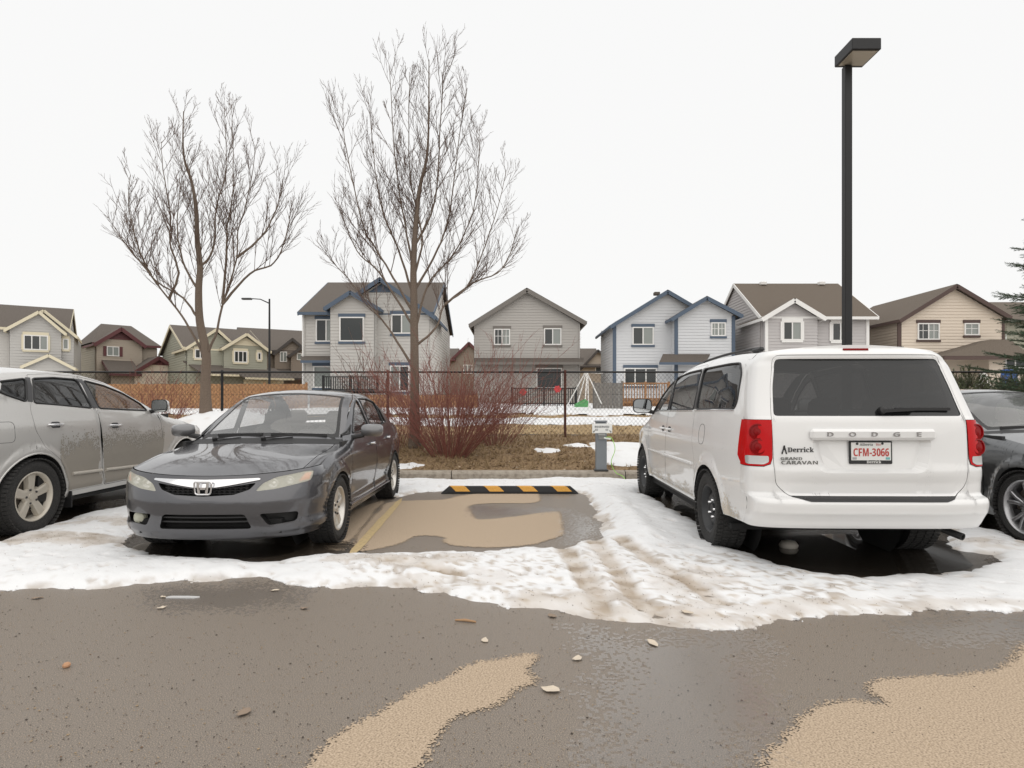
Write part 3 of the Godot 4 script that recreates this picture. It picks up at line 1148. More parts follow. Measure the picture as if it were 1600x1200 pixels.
	for z in [0.352, 0.388]:
		var ib := MB.new()
		for j in 12:
			var x0 := lerpf(-0.36, 0.36, j / 12.0)
			var x1 := lerpf(-0.36, 0.36, (j + 1) / 12.0)
			ib.beam(c.front(c.front_s(x0, z), z) + Vector3(0, 0, 0.035), c.front(c.front_s(x1, z), z) + Vector3(0, 0, 0.035), 0.03, 0.012)
		obj("intake_bar", ib, M.trim, car)
	var ch := MB.new()
	surf_mesh(ch, fs, [chrome], 0.02, 0.02, 0.012, Vector3(0, 0.5, 0), 0.5)
	recess(ch, func(s, z): return c.front(s, z) + Vector3(0, 0, -0.012), chrome, Vector3(0, 0, 0.04), false)
	obj("chrome_bar", ch, M.chrome, car)
	# the emblem: a frame with an H that widens upwards
	var em := MB.new()
	var o := c.front(0.0, 0.63) + Vector3(0, 0, -0.028)
	var ring := rounded(poly([-0.062, -0.052, 0.062, -0.052, 0.072, 0.052, -0.072, 0.052]), 0.022, 3)
	var rp := PackedVector3Array()
	var rr := PackedFloat32Array()
	for q in ring:
		rp.append(o + Vector3(q.x, q.y, 0))
		rr.append(0.008)
	rp.append(rp[0])
	rr.append(0.008)
	em.tube(rp, rr, 6)
	for sg in [-1.0, 1.0]:
		em.prism(poly([sg * 0.020, -0.046, sg * 0.040, -0.046, sg * 0.052, 0.046, sg * 0.030, 0.046]), o + Vector3(0, 0, -0.006), Vector3.RIGHT, Vector3.UP, Vector3(0, 0, 1), 0.012)
	em.box(o + Vector3(0, -0.004, 0), Vector3(0.06, 0.018, 0.012))
	obj("emblem", em, M.chrome, car)
	# fog lamp on the image-left side
	var fl := MB.new()
	var fo: Vector3 = c.front(c.front_s(0.60, 0.366), 0.366) + Vector3(0, 0, 0.05)
	fl.lathe(fo, Vector3(0.2, 0, -1), [Vector2(0.052, -0.02), Vector2(0.052, 0.02), Vector2(0.046, 0.026), Vector2(0.0, 0.036)], 20)
	obj("fog_lamp", fl, M.lamp_haze_solid, car)
	# rear
	var rf := PackedVector2Array()
	for i in 31:
		rf.append(Vector2(lerpf(-1.0, 1.0, i / 30.0), 0.24))
	for i in 31:
		rf.append(Vector2(lerpf(1.0, -1.0, i / 30.0), 1.03))
	rear_part(c, car, "rear_bumper", [rf], body, 0.0, 0.06, 0.06)
	for sg in [-1.0, 1.0]:
		arch_liner(c, car, 0.90, sg)
		arch_liner(c, car, 3.60, sg)
		wheel(car, Vector3(sg * 0.765, 0.318, 0.90 - 2.25), sg, 0.318, 0.212, 0.205, "five", M.alloy, 0.0)
		wheel(car, Vector3(sg * 0.765, 0.318, 3.60 - 2.25), sg, 0.318, 0.212, 0.205, "five", M.alloy, 0.0)
		door_mirror(car, Vector3(sg * 1.01, 1.03, 1.62 - 2.25), sg, Vector3(0.235, 0.135, 0.11), M.sedan_mirror)
		handle(c, car, sg, 2.26, 0.855, M.chrome)
		handle(c, car, sg, 3.22, 0.875, M.chrome)
	cabin(c, car, 1.40, 0.97, [[2.15, [-0.37, 0.37]], [3.0, [-0.4, 0.4]]], 0.34, -1.0)
	wiper(car, c.topp(1.37, -0.05), c.topp(1.44, -0.38), c.topp(1.452, -0.10), c.topp(1.46, -0.78), Vector3(0, 0.012, -0.006))
	wiper(car, c.topp(1.37, 0.62), c.topp(1.435, 0.3), c.topp(1.448, 0.64), c.topp(1.45, 0.0), Vector3(0, 0.012, -0.006))

func text_mesh(text: String, size: float, depth: float, font_name := "Droid Sans", bold := false) -> TextMesh:
	var t := TextMesh.new()
	t.text = text
	var f := SystemFont.new()
	f.font_names = PackedStringArray([font_name])
	f.font_weight = 700 if bold else 400
	t.font = f
	t.font_size = 48
	t.pixel_size = size / 48.0
	t.depth = depth
	t.curve_step = 2.0
	return t

# lettering standing on a thing: centre at, facing along n (text reads left to right along right)
func lettering(parent: Node3D, called: String, text: String, size: float, at: Vector3, right: Vector3, n: Vector3, m: Material, depth := 0.004, squash := 1.0, font := "Droid Sans", bold := true) -> MeshInstance3D:
	var o := obm(called, text_mesh(text, size, depth, font, bold), m, parent)
	var z := n.normalized()
	var x := (right - z * right.dot(z)).normalized()
	var y := z.cross(x)
	o.transform = Transform3D(Basis(x * squash, y, z), at)
	return o

func build_van(at: Vector3, turn: float) -> void:
	var car := thing("minivan", "white minivan with dark rear window and red tail lamps parked over a puddle", "van", at, turn, "cars parked along the kerb")
	var c := Car.new()
	c.L = 5.15
	c.axles = [0.96, 4.04]
	c.wheel_r = 0.352
	c.arch = 0.40
	c.lf = 0.55
	c.nf = 2.8
	c.dep = 0.24
	c.nr = 4.2
	c.tum = 0.20
	c.edge = 0.13
	c.flare = 0.016
	c.hw = Tab.new([0.5, 0.90, 1.0, 0.95, 2.0, 0.962, 4.0, 0.955, 4.5, 0.935, 4.95, 0.898])
	c.tuck = Tab.new([0.25, 0.06, 0.36, 0.03, 0.44, 0.012, 0.60, 0.006, 0.70, 0.0, 0.90, 0.006, 1.05, 0.02, 1.25, 0.05, 1.4, 0.08])
	c.belt = Tab.new([0.5, 1.10, 1.2, 1.15, 2.0, 1.20, 5.0, 1.245])
	c.top = Tab.new([0.5, 0.98, 0.9, 1.07, 1.15, 1.13, 1.35, 1.22, 1.8, 1.47, 2.15, 1.62, 2.5, 1.70, 3.0, 1.745, 3.6, 1.76, 4.2, 1.755, 4.6, 1.735, 4.95, 1.70])
	c.crown = Tab.new([0.5, -0.05, 1.15, 0.03, 2.2, 0.04, 3.0, 0.05, 4.95, 0.05])
	c.bulge = Tab.new([0.5, 0.5, 1.15, 0.3, 2.2, 0.12, 3.0, 0.0, 4.5, 0.0, 4.6, -0.1, 4.72, -0.24, 4.95, -0.26])
	c.frec = Tab.new([0.25, 0.08, 0.45, 0.0, 0.7, 0.02, 1.0, 0.06])
	c.rrec = Tab.new([0.34, 0.13, 0.39, 0.085, 0.435, 0.06, 0.47, 0.035, 0.50, 0.012, 0.565, 0.0, 0.60, 0.02, 0.615, 0.085, 0.64, 0.108, 0.70, 0.108, 0.77, 0.095, 0.80, 0.093, 0.86, 0.103, 1.10, 0.115, 1.19, 0.125, 1.225, 0.145, 1.62, 0.30, 1.66, 0.312, 1.70, 0.305, 1.76, 0.36], 400)
	var body: Material = M.van_paint
	var side := c.outline(0.345, 0.30, 0.37)
	var d1 := rounded(poly([1.42, 0.40, 2.36, 0.40, 2.40, 0.7, 2.40, 1.2, 2.36, 1.67, 2.15, 1.60, 1.85, 1.46, 1.50, 1.25, 1.40, 1.12, 1.38, 0.8]), 0.03, 2)
	var d2 := rounded(poly([2.368, 0.40, 3.55, 0.40, 3.60, 0.5, 3.63, 0.75, 3.52, 0.95, 3.50, 1.2, 3.44, 1.715, 3.0, 1.71, 2.6, 1.69, 2.368, 1.67, 2.408, 1.2, 2.408, 0.7]), 0.03, 2)
	var w1 := rounded(poly([1.56, 1.215, 2.35, 1.235, 2.31, 1.60, 2.12, 1.545, 1.85, 1.415]), 0.03, 2)
	var w2 := rounded(poly([2.43, 1.237, 3.44, 1.258, 3.39, 1.665, 2.9, 1.66, 2.39, 1.625]), 0.03, 2)
	var w3 := rounded(poly([3.53, 1.26, 4.56, 1.27, 4.60, 1.33, 4.55, 1.58, 4.44, 1.665, 4.2, 1.672, 3.47, 1.668]), 0.05, 4)
	var rest := cut(cut([side], grown(d1, 0.006)), grown(d2, 0.003))
	rest = cut(rest, w3)
	# lamps wrap round the rear corner
	var lamp_l0 := 4.74
	var lamp_side := poly([4.752, 1.19, 4.752, 0.905, 4.80, 0.86, 4.86, 0.835, 5.2, 0.835, 5.2, 1.19])
	var body_rest := cut(rest, lamp_side)
	side_part(c, car, "body_side", body_rest, body)
	side_part(c, car, "door", cut([d1], w1), body)
	side_part(c, car, "door", cut([d2], w2), body)
	for sg in [-1.0, 1.0]:
		for w in [w1, w2, w3]:
			side_part(c, car, "side_window", [w], M.car_glass if w == w1 else M.tint_glass, -0.005, [sg])
			var mb := MB.new()
			rim_tube(mb, func(l, z): return c.side(sg, l, z), w, 0.010)
			obj("window_seal", mb, M.trim, car)
		# dark pillars between the windows
		side_part(c, car, "pillar_cover", [poly([2.358, 1.24, 2.40, 1.24, 2.365, 1.645, 2.318, 1.63])], M.trim, 0.003, [sg])
		side_part(c, car, "pillar_cover", [poly([3.452, 1.262, 3.52, 1.262, 3.462, 1.68, 3.398, 1.675])], M.pillar_grey, 0.003, [sg])
		# belt strip, mouldings
		var bs := MB.new()
		for seg in [[1.5, 3.42], [3.50, 4.58]]:
			var p := PackedVector3Array()
			var r := PackedFloat32Array()
			for i in 24:
				var l := lerpf(seg[0], seg[1], i / 23.0)
				p.append(c.side(sg, l, c.belt.at(l) - 0.004 if l < 1.5 else 1.216 + (l - 1.5) * 0.0145))
				r.append(0.009)
			bs.tube(p, r, 6, true)
		obj("belt_moulding", bs, M.chrome, car)
		for seg in [[1.44, 2.35], [2.42, 3.56]]:
			var dm := MB.new()
			var p := PackedVector3Array()
			var r := PackedFloat32Array()
			for i in 16:
				var l := lerpf(seg[0], seg[1], i / 15.0)
				p.append(c.side(sg, l, 0.69 + l * 0.008) + Vector3(sg * 0.002, 0, 0))
				r.append(0.016)
			dm.tube(p, r, 8, true)
			obj("door_moulding", dm, body, car)
		# tail lamp
		var rear_lamp := PackedVector2Array()
		var rl: PackedVector2Array = conv(c, poly([0.735, 1.19, 0.74, 0.90, 0.755, 0.855, 0.80, 0.838, 0.93, 0.836, 0.94, 1.19]), false, 0.04)
		for q in rl:
			rear_lamp.append(Vector2(minf(q.x, 1.0), q.y))
		var lp := [rear_lamp] if sg > 0 else [mirror(rear_lamp)]
		rear_part(c, car, "tail_lamp", lp, M.lamp_red, 0.006, 0.02, 0.03)
		var sl := MB.new()
		surf_mesh(sl, func(l, z): return c.side(sg, l, z), [Geometry2D.intersect_polygons(side, lamp_side)[0]], 0.03, 0.03, 0.006)
		obj("tail_lamp", sl, M.lamp_red, car)
		var rings := MB.new()
		for e in [[0.835, 1.10, 0.062], [0.835, 0.985, 0.062]]:
			var s: float = sg * c.rear_s(e[0], e[1])
			var o: Vector3 = c.rear(s, e[1])
			rings.lathe(o + Vector3(0, 0, 0.004), Vector3(sg * 0.25, 0.1, 1), [Vector2(e[2], -0.02), Vector2(e[2], 0.008), Vector2(e[2] * 0.85, 0.010), Vector2(e[2] * 0.8, 0.002), Vector2(e[2] * 0.45, 0.004), Vector2(e[2] * 0.4, 0.010), Vector2(0.0, 0.012)], 24)
		obj("lamp_lens", rings, M.lamp_red_dark, car)
		var rv := conv(c, rounded(poly([0.765, 0.87, 0.80, 0.85, 0.90, 0.85, 0.90, 0.915, 0.765, 0.915]), 0.01, 2), false, 0.03)
		rear_part(c, car, "reversing_lamp", [rv] if sg > 0 else [mirror(rv)], M.lamp_clear, 0.009, 0.02, 0.03)
		arch_liner(c, car, 0.96, sg)
		arch_liner(c, car, 4.04, sg)
		wheel(car, Vector3(sg * 0.835, 0.352, 0.96 - c.L / 2), sg, 0.352, 0.222, 0.225, "steel", M.steel_black)
		wheel(car, Vector3(sg * 0.835, 0.352, 4.04 - c.L / 2), sg, 0.352, 0.222, 0.225, "steel", M.steel_black)
		door_mirror(car, Vector3(sg * 1.08, 1.285, 1.62 - c.L / 2), sg, Vector3(0.25, 0.19, 0.11), M.trim)
		handle(c, car, sg, 2.24, 1.02, body)
		handle(c, car, sg, 2.56, 1.02, body)
		# fuel flap seam: a raised dark line painting the shade of its groove
		var fp := MB.new()
		var fr := rounded(band(3.74, 3.92, 0.93, 1.12), 0.08, 5)
		rim_tube(fp, func(l, z): return c.side(sg, l, z), fr, 0.0022)
		obj("fuel_flap_seam", fp, M.gap_shade, car)
		# roof rail
		var rr := MB.new()
		for l in [2.75, 4.35]:
			var p0 := c.topp(l, sg * 0.86)
			rr.box(p0 + Vector3(0, 0.022, 0), Vector3(0.055, 0.04, 0.20), 0.018)
		var rp := PackedVector3Array()
		var rq := PackedFloat32Array()
		for i in 12:
			var l := lerpf(2.70, 4.40, i / 11.0)
			rp.append(c.topp(l, sg * 0.86) + Vector3(0, 0.034, 0))
			rq.append(0.013)
		rr.tube(rp, rq, 6, true)
		obj("roof_rail", rr, M.trim, car)
	# top
	top_part(c, car, "hood", [band(c.lf, 1.14, -1.0, 1.0)], body)
	var ws := band(1.20, 2.30, -0.93, 0.93)
	top_part(c, car, "pillar_frame", [band(1.148, 2.36, -1.0, 1.0), ws], body)
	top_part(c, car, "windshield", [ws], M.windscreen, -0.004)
	var l_end := c.rear_l(c.top.at(4.8)) - c.dep
	for i in 10:
		l_end = c.rear_l(c.top.at(l_end)) - c.dep
	top_part(c, car, "roof", [band(2.36, l_end, -1.0, 1.0)], body)
	# rear face: gate, glass, bumper, corners
	var zr := c.top.at(l_end)
	var face := PackedVector2Array()
	for i in 41:
		face.append(Vector2(lerpf(-1.0, 1.0, i / 40.0), 0.37))
	for i in 41:
		var s := lerpf(1.0, -1.0, i / 40.0)
		var u := pow(sin(absf(s) * PI / 2), 2.0 / c.nr)
		face.append(Vector2(s, zr + c.crown.at(l_end) * (1.0 - u * u) * 0.98))
	var gate := conv(c, rounded(poly([-0.62, 0.612, 0.62, 0.612, 0.715, 0.70, 0.73, 0.85, 0.735, 1.19, 0.70, 1.45, 0.645, 1.70, -0.645, 1.70, -0.70, 1.45, -0.735, 1.19, -0.73, 0.85, -0.715, 0.70]), 0.04, 3), false, 0.05)
	var glass_p := conv(c, rounded(poly([-0.715, 1.222, 0.715, 1.222, 0.685, 1.45, 0.635, 1.672, -0.635, 1.672, -0.685, 1.45]), 0.03, 3), false, 0.05)
	var lampr := conv(c, poly([0.735, 1.194, 0.737, 0.90, 0.752, 0.852, 0.80, 0.833, 0.985, 0.831, 0.985, 1.194]), false, 0.04)
	for i in lampr.size():
		lampr[i].x = minf(lampr[i].x, 1.02)
	var recess_p := conv(c, rounded(poly([-0.40, 0.79, 0.40, 0.79, 0.46, 1.055, -0.46, 1.055]), 0.07, 4), false, 0.05)
	var gate_gap := grown(gate, 0.005)
	var corners := cut(cut(cut([face], gate_gap), lampr), mirror(lampr))
	rear_part(c, car, "rear_bumper", corners, body, 0.0, 0.02, 0.008)
	var rs := func(s, z): return c.rear(s, z)
	rear_part(c, car, "tailgate", cut(cut([gate], glass_p), recess_p), body, 0.0, 0.03, 0.03)
	rear_part(c, car, "rear_window", [glass_p], M.tint_glass, -0.004, 0.04, 0.05)
	# dished plate recess
	var pr := MB.new()
	var rim_pts := PackedVector3Array()
	for q in recess_p:
		rim_pts.append(c.rear(q.x, q.y))
	var ctr := Vector3(0, 0.925, 0)
	var inner := PackedVector3Array()
	for p in rim_pts:
		var w := Vector3(p.x * 0.86, lerpf(p.y, 0.925, 0.10) + 0.012, p.z - 0.038)
		inner.append(w)
	for i in rim_pts.size():
		var j := (i + 1) % rim_pts.size()
		pr.dir_tri(Vector3(0, 0, 1), rim_pts[i], rim_pts[j], inner[j])
		pr.dir_tri(Vector3(0, 0, 1), rim_pts[i], inner[j], inner[i])
	var tri := Geometry2D.triangulate_polygon(recess_p)
	for i in range(0, tri.size(), 3):
		pr.dir_tri(Vector3(0, 0, 1), inner[tri[i]], inner[tri[i + 1]], inner[tri[i + 2]])
	obj("plate_recess", pr, body, car)
	var back := c.rear(0.0, 0.95).z
	# handle bar with raised letters
	var hb := MB.new()
	hb.box(Vector3(0, 1.083, c.rear(0.0, 1.083).z + 0.012), Vector3(0.94, 0.085, 0.045), 0.02)
	obj("handle_bar", hb, body, car)
	var zz: float = c.rear(0.0, 1.085).z + 0.037
	var word := "DODGE"
	for i in 5:
		lettering(car, "badge_letter", word[i], 0.045, Vector3(-0.33 + i * 0.165, 1.085, zz), Vector3.RIGHT, Vector3(0, 0.0, 1), M.chrome, 0.008, 1.9)
	# number plate
	var pl := Node3D.new()
	pl.name = "number_plate"
	car.add_child(pl, true)
	pl.position = Vector3(0.0, 0.945, back - 0.022)
	pl.rotation.x = -0.03
	var pf := MB.new()
	pf.box(Vector3.ZERO, Vector3(0.325, 0.175, 0.012), 0.005)
	obj("plate_frame", pf, M.trim, pl)
	var pw := MB.new()
	pw.box(Vector3(0, 0.008, 0.006), Vector3(0.298, 0.135, 0.004))
	obj("plate_face", pw, M.plate_white, pl)
	lettering(pl, "plate_number", "CFM-3066", 0.082, Vector3(0, 0.0, 0.0092), Vector3.RIGHT, Vector3(0, 0, 1), M.plate_red, 0.002, 0.72)
	lettering(pl, "plate_word", "Alberta", 0.026, Vector3(-0.035, 0.060, 0.0092), Vector3.RIGHT, Vector3(0, 0, 1), M.trim, 0.001, 1.1, "Droid Serif", false)
	lettering(pl, "plate_word", "Bio", 0.022, Vector3(0.055, 0.060, 0.0092), Vector3.RIGHT, Vector3(0, 0, 1), M.plate_red, 0.001, 1.1, "Droid Serif", false)
	lettering(pl, "frame_word", "Derrick", 0.028, Vector3(0.02, -0.0725, 0.0072), Vector3.RIGHT, Vector3(0, 0, 1), M.plate_white, 0.002, 1.0, "Droid Serif", true)
	for e in [[-0.105, 0.066], [0.085, 0.068]]:
		var bt := MB.new()
		bt.lathe(Vector3(e[0], e[1], 0.006), Vector3(0, 0, 1), [Vector2(0.009, 0.0), Vector2(0.009, 0.006), Vector2(0.0, 0.008)], 10)
		obj("plate_bolt", bt, M.trim, pl)
	for e in [[-0.125, -0.045, M.plate_sticker], [0.125, -0.045, M.plate_teal]]:
		var bt := MB.new()
		bt.box(Vector3(e[0], e[1], 0.0085), Vector3(0.032, 0.018, 0.001))
		obj("plate_sticker", bt, e[2], pl)
	# badges on the gate
	var bz := c.rear(c.rear_s(-0.55, 0.95), 0.95)
	lettering(car, "dealer_badge", "Derrick", 0.050, Vector3(-0.535, 0.965, c.rear(c.rear_s(-0.53, 0.965), 0.965).z + 0.003), Vector3.RIGHT, Vector3(-0.02, 0.03, 1), M.trim, 0.003, 1.0, "Droid Serif", true)
	var rig := MB.new()
	var ro := Vector3(-0.655, 0.962, c.rear(c.rear_s(-0.655, 0.96), 0.96).z + 0.003)
	rig.prism(poly([-0.022, -0.03, -0.012, -0.03, -0.004, 0.0, 0.004, 0.0, 0.012, -0.03, 0.022, -0.03, 0.010, 0.012, 0.005, 0.036, -0.005, 0.036, -0.010, 0.012]), ro, Vector3.RIGHT, Vector3.UP, Vector3(0, 0, 1), 0.003)
	obj("dealer_emblem", rig, M.trim, car)
	lettering(car, "model_badge", "GRAND", 0.030, Vector3(-0.605, 0.898, c.rear(c.rear_s(-0.6, 0.9), 0.9).z + 0.004), Vector3.RIGHT, Vector3(-0.02, 0.03, 1), M.badge_grey, 0.004, 1.6)
	lettering(car, "model_badge", "CARAVAN", 0.036, Vector3(-0.545, 0.868, c.rear(c.rear_s(-0.55, 0.87), 0.87).z + 0.004), Vector3.RIGHT, Vector3(-0.02, 0.03, 1), M.badge_grey, 0.004, 1.7)
	# step pad on the bumper, third brake lamp, spoiler lip, wiper, camera
	var sp := MB.new()
	surf_mesh(sp, rs, [conv(c, poly([-0.50, 0.584, 0.50, 0.584, 0.62, 0.616, -0.62, 0.616]), false, 0.05)], 0.04, 0.008, 0.004, Vector3(0, 0.2, 0), 0.5)
	obj("step_pad", sp, M.trim, car)
	var bl := MB.new()
	bl.box(Vector3(0, zr + 0.010, c.rear(0.0, zr + 0.010).z + 0.004), Vector3(0.20, 0.022, 0.014), 0.004)
	obj("brake_lamp", bl, M.lamp_red_dark, car)
	var wa := c.rear(c.rear_s(0.10, 1.255), 1.262)
	var wb := c.rear(c.rear_s(0.62, 1.275), 1.275)
	var wm := MB.new()
	wm.beam(wa + Vector3(0, 0, 0.03), wa.lerp(wb, 0.45) + Vector3(0, 0.006, 0.03), 0.026, 0.024)
	wm.beam(wa.lerp(wb, 0.18) + Vector3(0, 0.01, 0.016), wb + Vector3(0, 0, 0.016), 0.016, 0.022)
	wm.lathe(wa, Vector3(0, 0.3, 1), [Vector2(0.03, 0.0), Vector2(0.028, 0.035), Vector2(0.0, 0.045)], 12)
	obj("wiper", wm, M.trim, car)
	var ex := MB.new()
	ex.lathe(Vector3(0.66, 0.325, c.L / 2 - 0.30), Vector3(0.45, -0.22, 1), [Vector2(0.0, 0.0), Vector2(0.026, 0.0), Vector2(0.028, 0.15), Vector2(0.023, 0.15), Vector2(0.022, 0.05), Vector2(0.0, 0.05)], 14)
	obj("exhaust_pipe", ex, M.dark_metal, car)
	# front face, seen by nobody but there
	var ff := PackedVector2Array()
	for i in 31:
		ff.append(Vector2(lerpf(-1.0, 1.0, i / 30.0), 0.30))
	for i in 31:
		var s := lerpf(1.0, -1.0, i / 30.0)
		var u := pow(sin(absf(s) * PI / 2), 2.0 / c.nf)
		ff.append(Vector2(s, c.top.at(c.lf) + c.crown.at(c.lf) * (1.0 - u * u)))
	front_part(c, car, "front_bumper", [ff], body, 0.0, 0.06, 0.06)
	cabin(c, car, 1.25, 1.14, [[2.0, [-0.42, 0.42]], [3.0, [-0.42, 0.42]], [3.95, [-0.45, 0.0, 0.45]]], 0.48, -1.0)
	var ub := MB.new()
	ub.box(Vector3(0, 0.47, 2.15), Vector3(1.4, 0.08, 0.4))
	ub.box(Vector3(0, 0.27, 1.47), Vector3(1.5, 0.08, 0.09))
	obj("rear_axle", ub, M.underbody, car)
	for sg in [-1.0, 1.0]:
		var tl := MB.new()
		tl.box(Vector3(sg * 0.80, 0.85, 4.15 - c.L / 2), Vector3(0.06, 0.74, 1.2), 0.02)
		obj("trunk_lining", tl, M.trim, car)
	var hl := MB.new()
	for i in 10:
		var l0 := lerpf(2.5, 4.35, i / 10.0)
		var l1 := lerpf(2.5, 4.35, (i + 1) / 10.0)
		for k in 6:
			var u0 := lerpf(-0.92, 0.92, k / 6.0)
			var u1 := lerpf(-0.92, 0.92, (k + 1) / 6.0)
			var dn := Vector3(0, -0.035, 0)
			hl.quad(c.topp(l0, u0) + dn, c.topp(l1, u0) + dn, c.topp(l1, u1) + dn, c.topp(l0, u1) + dn)
	obj("headliner", hl, M.seat, car)
	# road dirt along the sills, behind the wheels and under the bumper
	for sg in [-1.0, 1.0]:
		var mud := MB.new()
		var r := RandomNumberGenerator.new()
		r.seed = 9
		var cell := 0.011
		for i in int(3.5 / cell):
			for j in int(0.34 / cell):
				var l := 1.40 + i * cell
				var z := 0.375 + j * cell
				if Vector2(l + cell / 2 - 4.04, z + cell / 2 - 0.352).length() < c.arch + 0.025 or l > 4.80 - 0.02:
					continue
				var behind := 0.30 * exp(-pow((l - 4.55) / 0.12, 2.0)) + 0.12 * exp(-pow((l - 1.5) / 0.2, 2.0))
				if (z - 0.375) / 0.34 - behind + n1.get_noise_2d(l * 3.0, z) * 0.3 + r.randf_range(-0.3, 0.3) > 0.0:
					continue
				var q := []
				for e in [[0, 0], [1, 0], [1, 1], [0, 1]]:
					q.append(c.side(sg, l + e[0] * cell, z + e[1] * cell) + Vector3(sg * 0.0025, 0, 0))
				mud.dir_tri(Vector3(sg, 0, 0), q[0], q[1], q[2])
				mud.dir_tri(Vector3(sg, 0, 0), q[0], q[2], q[3])
		stuff(obj("road_dirt", mud, M.van_dirt, car))

func build_suv(at: Vector3, turn: float) -> void:
	var car := thing("suv_car", "silver sport utility vehicle with muddy lower doors and tan alloy wheels", "car", at, turn, "cars parked along the kerb")
	var c := Car.new()
	c.L = 4.79
	c.axles = [0.955, 3.78]
	c.wheel_r = 0.378
	c.arch = 0.43
	c.lf = 0.52
	c.nf = 2.5
	c.dep = 0.42
	c.nr = 2.8
	c.tum = 0.40
	c.edge = 0.12
	c.flare = 0.020
	c.hw = Tab.new([0.5, 0.88, 0.955, 0.93, 2.0, 0.942, 3.4, 0.942, 3.9, 0.925, 4.4, 0.86])
	c.tuck = Tab.new([0.22, 0.10, 0.32, 0.06, 0.42, 0.03, 0.52, 0.035, 0.75, 0.012, 0.92, 0.0, 1.05, 0.004, 1.2, 0.03, 1.35, 0.06])
	c.belt = Tab.new([0.5, 1.10, 1.4, 1.15, 2.0, 1.19, 2.8, 1.235, 3.4, 1.285, 3.8, 1.33, 4.1, 1.42, 4.4, 1.48])
	c.top = Tab.new([0.5, 0.97, 0.9, 1.06, 1.25, 1.12, 1.5, 1.20, 1.9, 1.38, 2.2, 1.51, 2.5, 1.60, 2.9, 1.655, 3.3, 1.66, 3.8, 1.63, 4.1, 1.59, 4.4, 1.53])
	c.crown = Tab.new([0.5, -0.04, 1.25, 0.03, 2.2, 0.05, 3.0, 0.06, 4.4, 0.05])
	c.bulge = Tab.new([0.5, 0.46, 1.25, 0.3, 2.2, 0.15, 3.0, 0.0, 3.9, -0.1, 4.4, -0.36])
	c.frec = Tab.new([0.25, 0.08, 0.5, 0.0, 0.8, 0.03, 1.0, 0.07])
	c.rrec = Tab.new([0.30, 0.12, 0.45, 0.02, 0.62, 0.0, 0.80, 0.06, 1.15, 0.10, 1.3, 0.16, 1.55, 0.34, 1.62, 0.36])
	var body: Material = M.suv_paint
	var side := c.outline(0.30, 0.30, 0.34)
	var d1 := rounded(poly([1.55, 0.36, 2.70, 0.36, 2.75, 0.6, 2.82, 1.2, 2.88, 1.63, 2.5, 1.578, 2.2, 1.49, 1.9, 1.355, 1.66, 1.24, 1.58, 1.05, 1.52, 0.7]), 0.03, 2)
	var d2 := rounded(poly([2.708, 0.36, 3.24, 0.36, 3.30, 0.5, 3.46, 0.72, 3.66, 0.86, 3.78, 1.05, 3.80, 1.27, 3.64, 1.615, 3.3, 1.638, 2.888, 1.63, 2.828, 1.2, 2.758, 0.6]), 0.03, 2)
	var w1 := rounded(poly([1.84, 1.22, 2.78, 1.26, 2.83, 1.585, 2.5, 1.535, 2.2, 1.45, 1.93, 1.32]), 0.03, 2)
	var w2 := rounded(poly([2.90, 1.265, 3.74, 1.325, 3.62, 1.575, 3.3, 1.597, 2.95, 1.592]), 0.03, 2)
	var w3 := rounded(poly([3.83, 1.335, 4.05, 1.40, 4.22, 1.475, 4.05, 1.53, 3.71, 1.572]), 0.03, 2)
	var rest := cut(cut([side], grown(d1, 0.006)), grown(d2, 0.003))
	rest = cut(rest, w3)
	side_part(c, car, "body_side", rest, body)
	side_part(c, car, "door", cut([d1], w1), body)
	side_part(c, car, "door", cut([d2], w2), body)
	for sg in [-1.0, 1.0]:
		for w in [w1, w2, w3]:
			side_part(c, car, "side_window", [w], M.car_glass if w == w1 else M.tint_glass, -0.005, [sg])
			var mb := MB.new()
			rim_tube(mb, func(l, z): return c.side(sg, l, z), w, 0.011)
			obj("window_seal", mb, M.trim, car)
		side_part(c, car, "pillar_cover", [poly([2.792, 1.262, 2.888, 1.266, 2.94, 1.60, 2.842, 1.595])], M.pillar_grey, 0.004, [sg])
		side_part(c, car, "pillar_cover", [poly([3.755, 1.33, 3.815, 1.338, 3.695, 1.585, 3.635, 1.583])], M.pillar_grey, 0.004, [sg])
		# flared arch mouldings, muddy
		for a in c.axles:
			var p := PackedVector2Array()
			for i in 25:
				var t := lerpf(0.05, PI - 0.05, i / 24.0)
				p.append(Vector2(a + (c.arch + 0.004) * cos(t), c.wheel_r + (c.arch + 0.004) * sin(t)))
			var mb := MB.new()
			rim_tube(mb, func(l, z): return c.side(sg, l, z), p, 0.010, false)
			obj("arch_edge", mb, body, car)
		for seg in [[1.75, 2.69], [2.76, 3.24]]:
			var dm := MB.new()
			var p := PackedVector3Array()
			var r := PackedFloat32Array()
			for i in 12:
				var l := lerpf(seg[0], seg[1], i / 11.0)
				p.append(c.side(sg, l, 0.455 + l * 0.028) + Vector3(sg * 0.004, 0, 0))
				r.append(0.020)
			dm.tube(p, r, 8, true)
			obj("door_moulding", dm, M.suv_moulding, car)
		arch_liner(c, car, 0.955, sg)
		arch_liner(c, car, 3.78, sg)
		wheel(car, Vector3(sg * 0.81, 0.378, 0.955 - c.L / 2), sg, 0.378, 0.252, 0.235, "five", M.alloy_dirty)
		wheel(car, Vector3(sg * 0.81, 0.378, 3.78 - c.L / 2), sg, 0.378, 0.252, 0.235, "five", M.alloy_dirty)
		door_mirror(car, Vector3(sg * 1.04, 1.285, 1.80 - c.L / 2), sg, Vector3(0.22, 0.17, 0.12), body)
		handle(c, car, sg, 2.56, 1.055, M.chrome, 0.22)
		handle(c, car, sg, 3.52, 1.095, M.chrome, 0.22)
		var fp := MB.new()
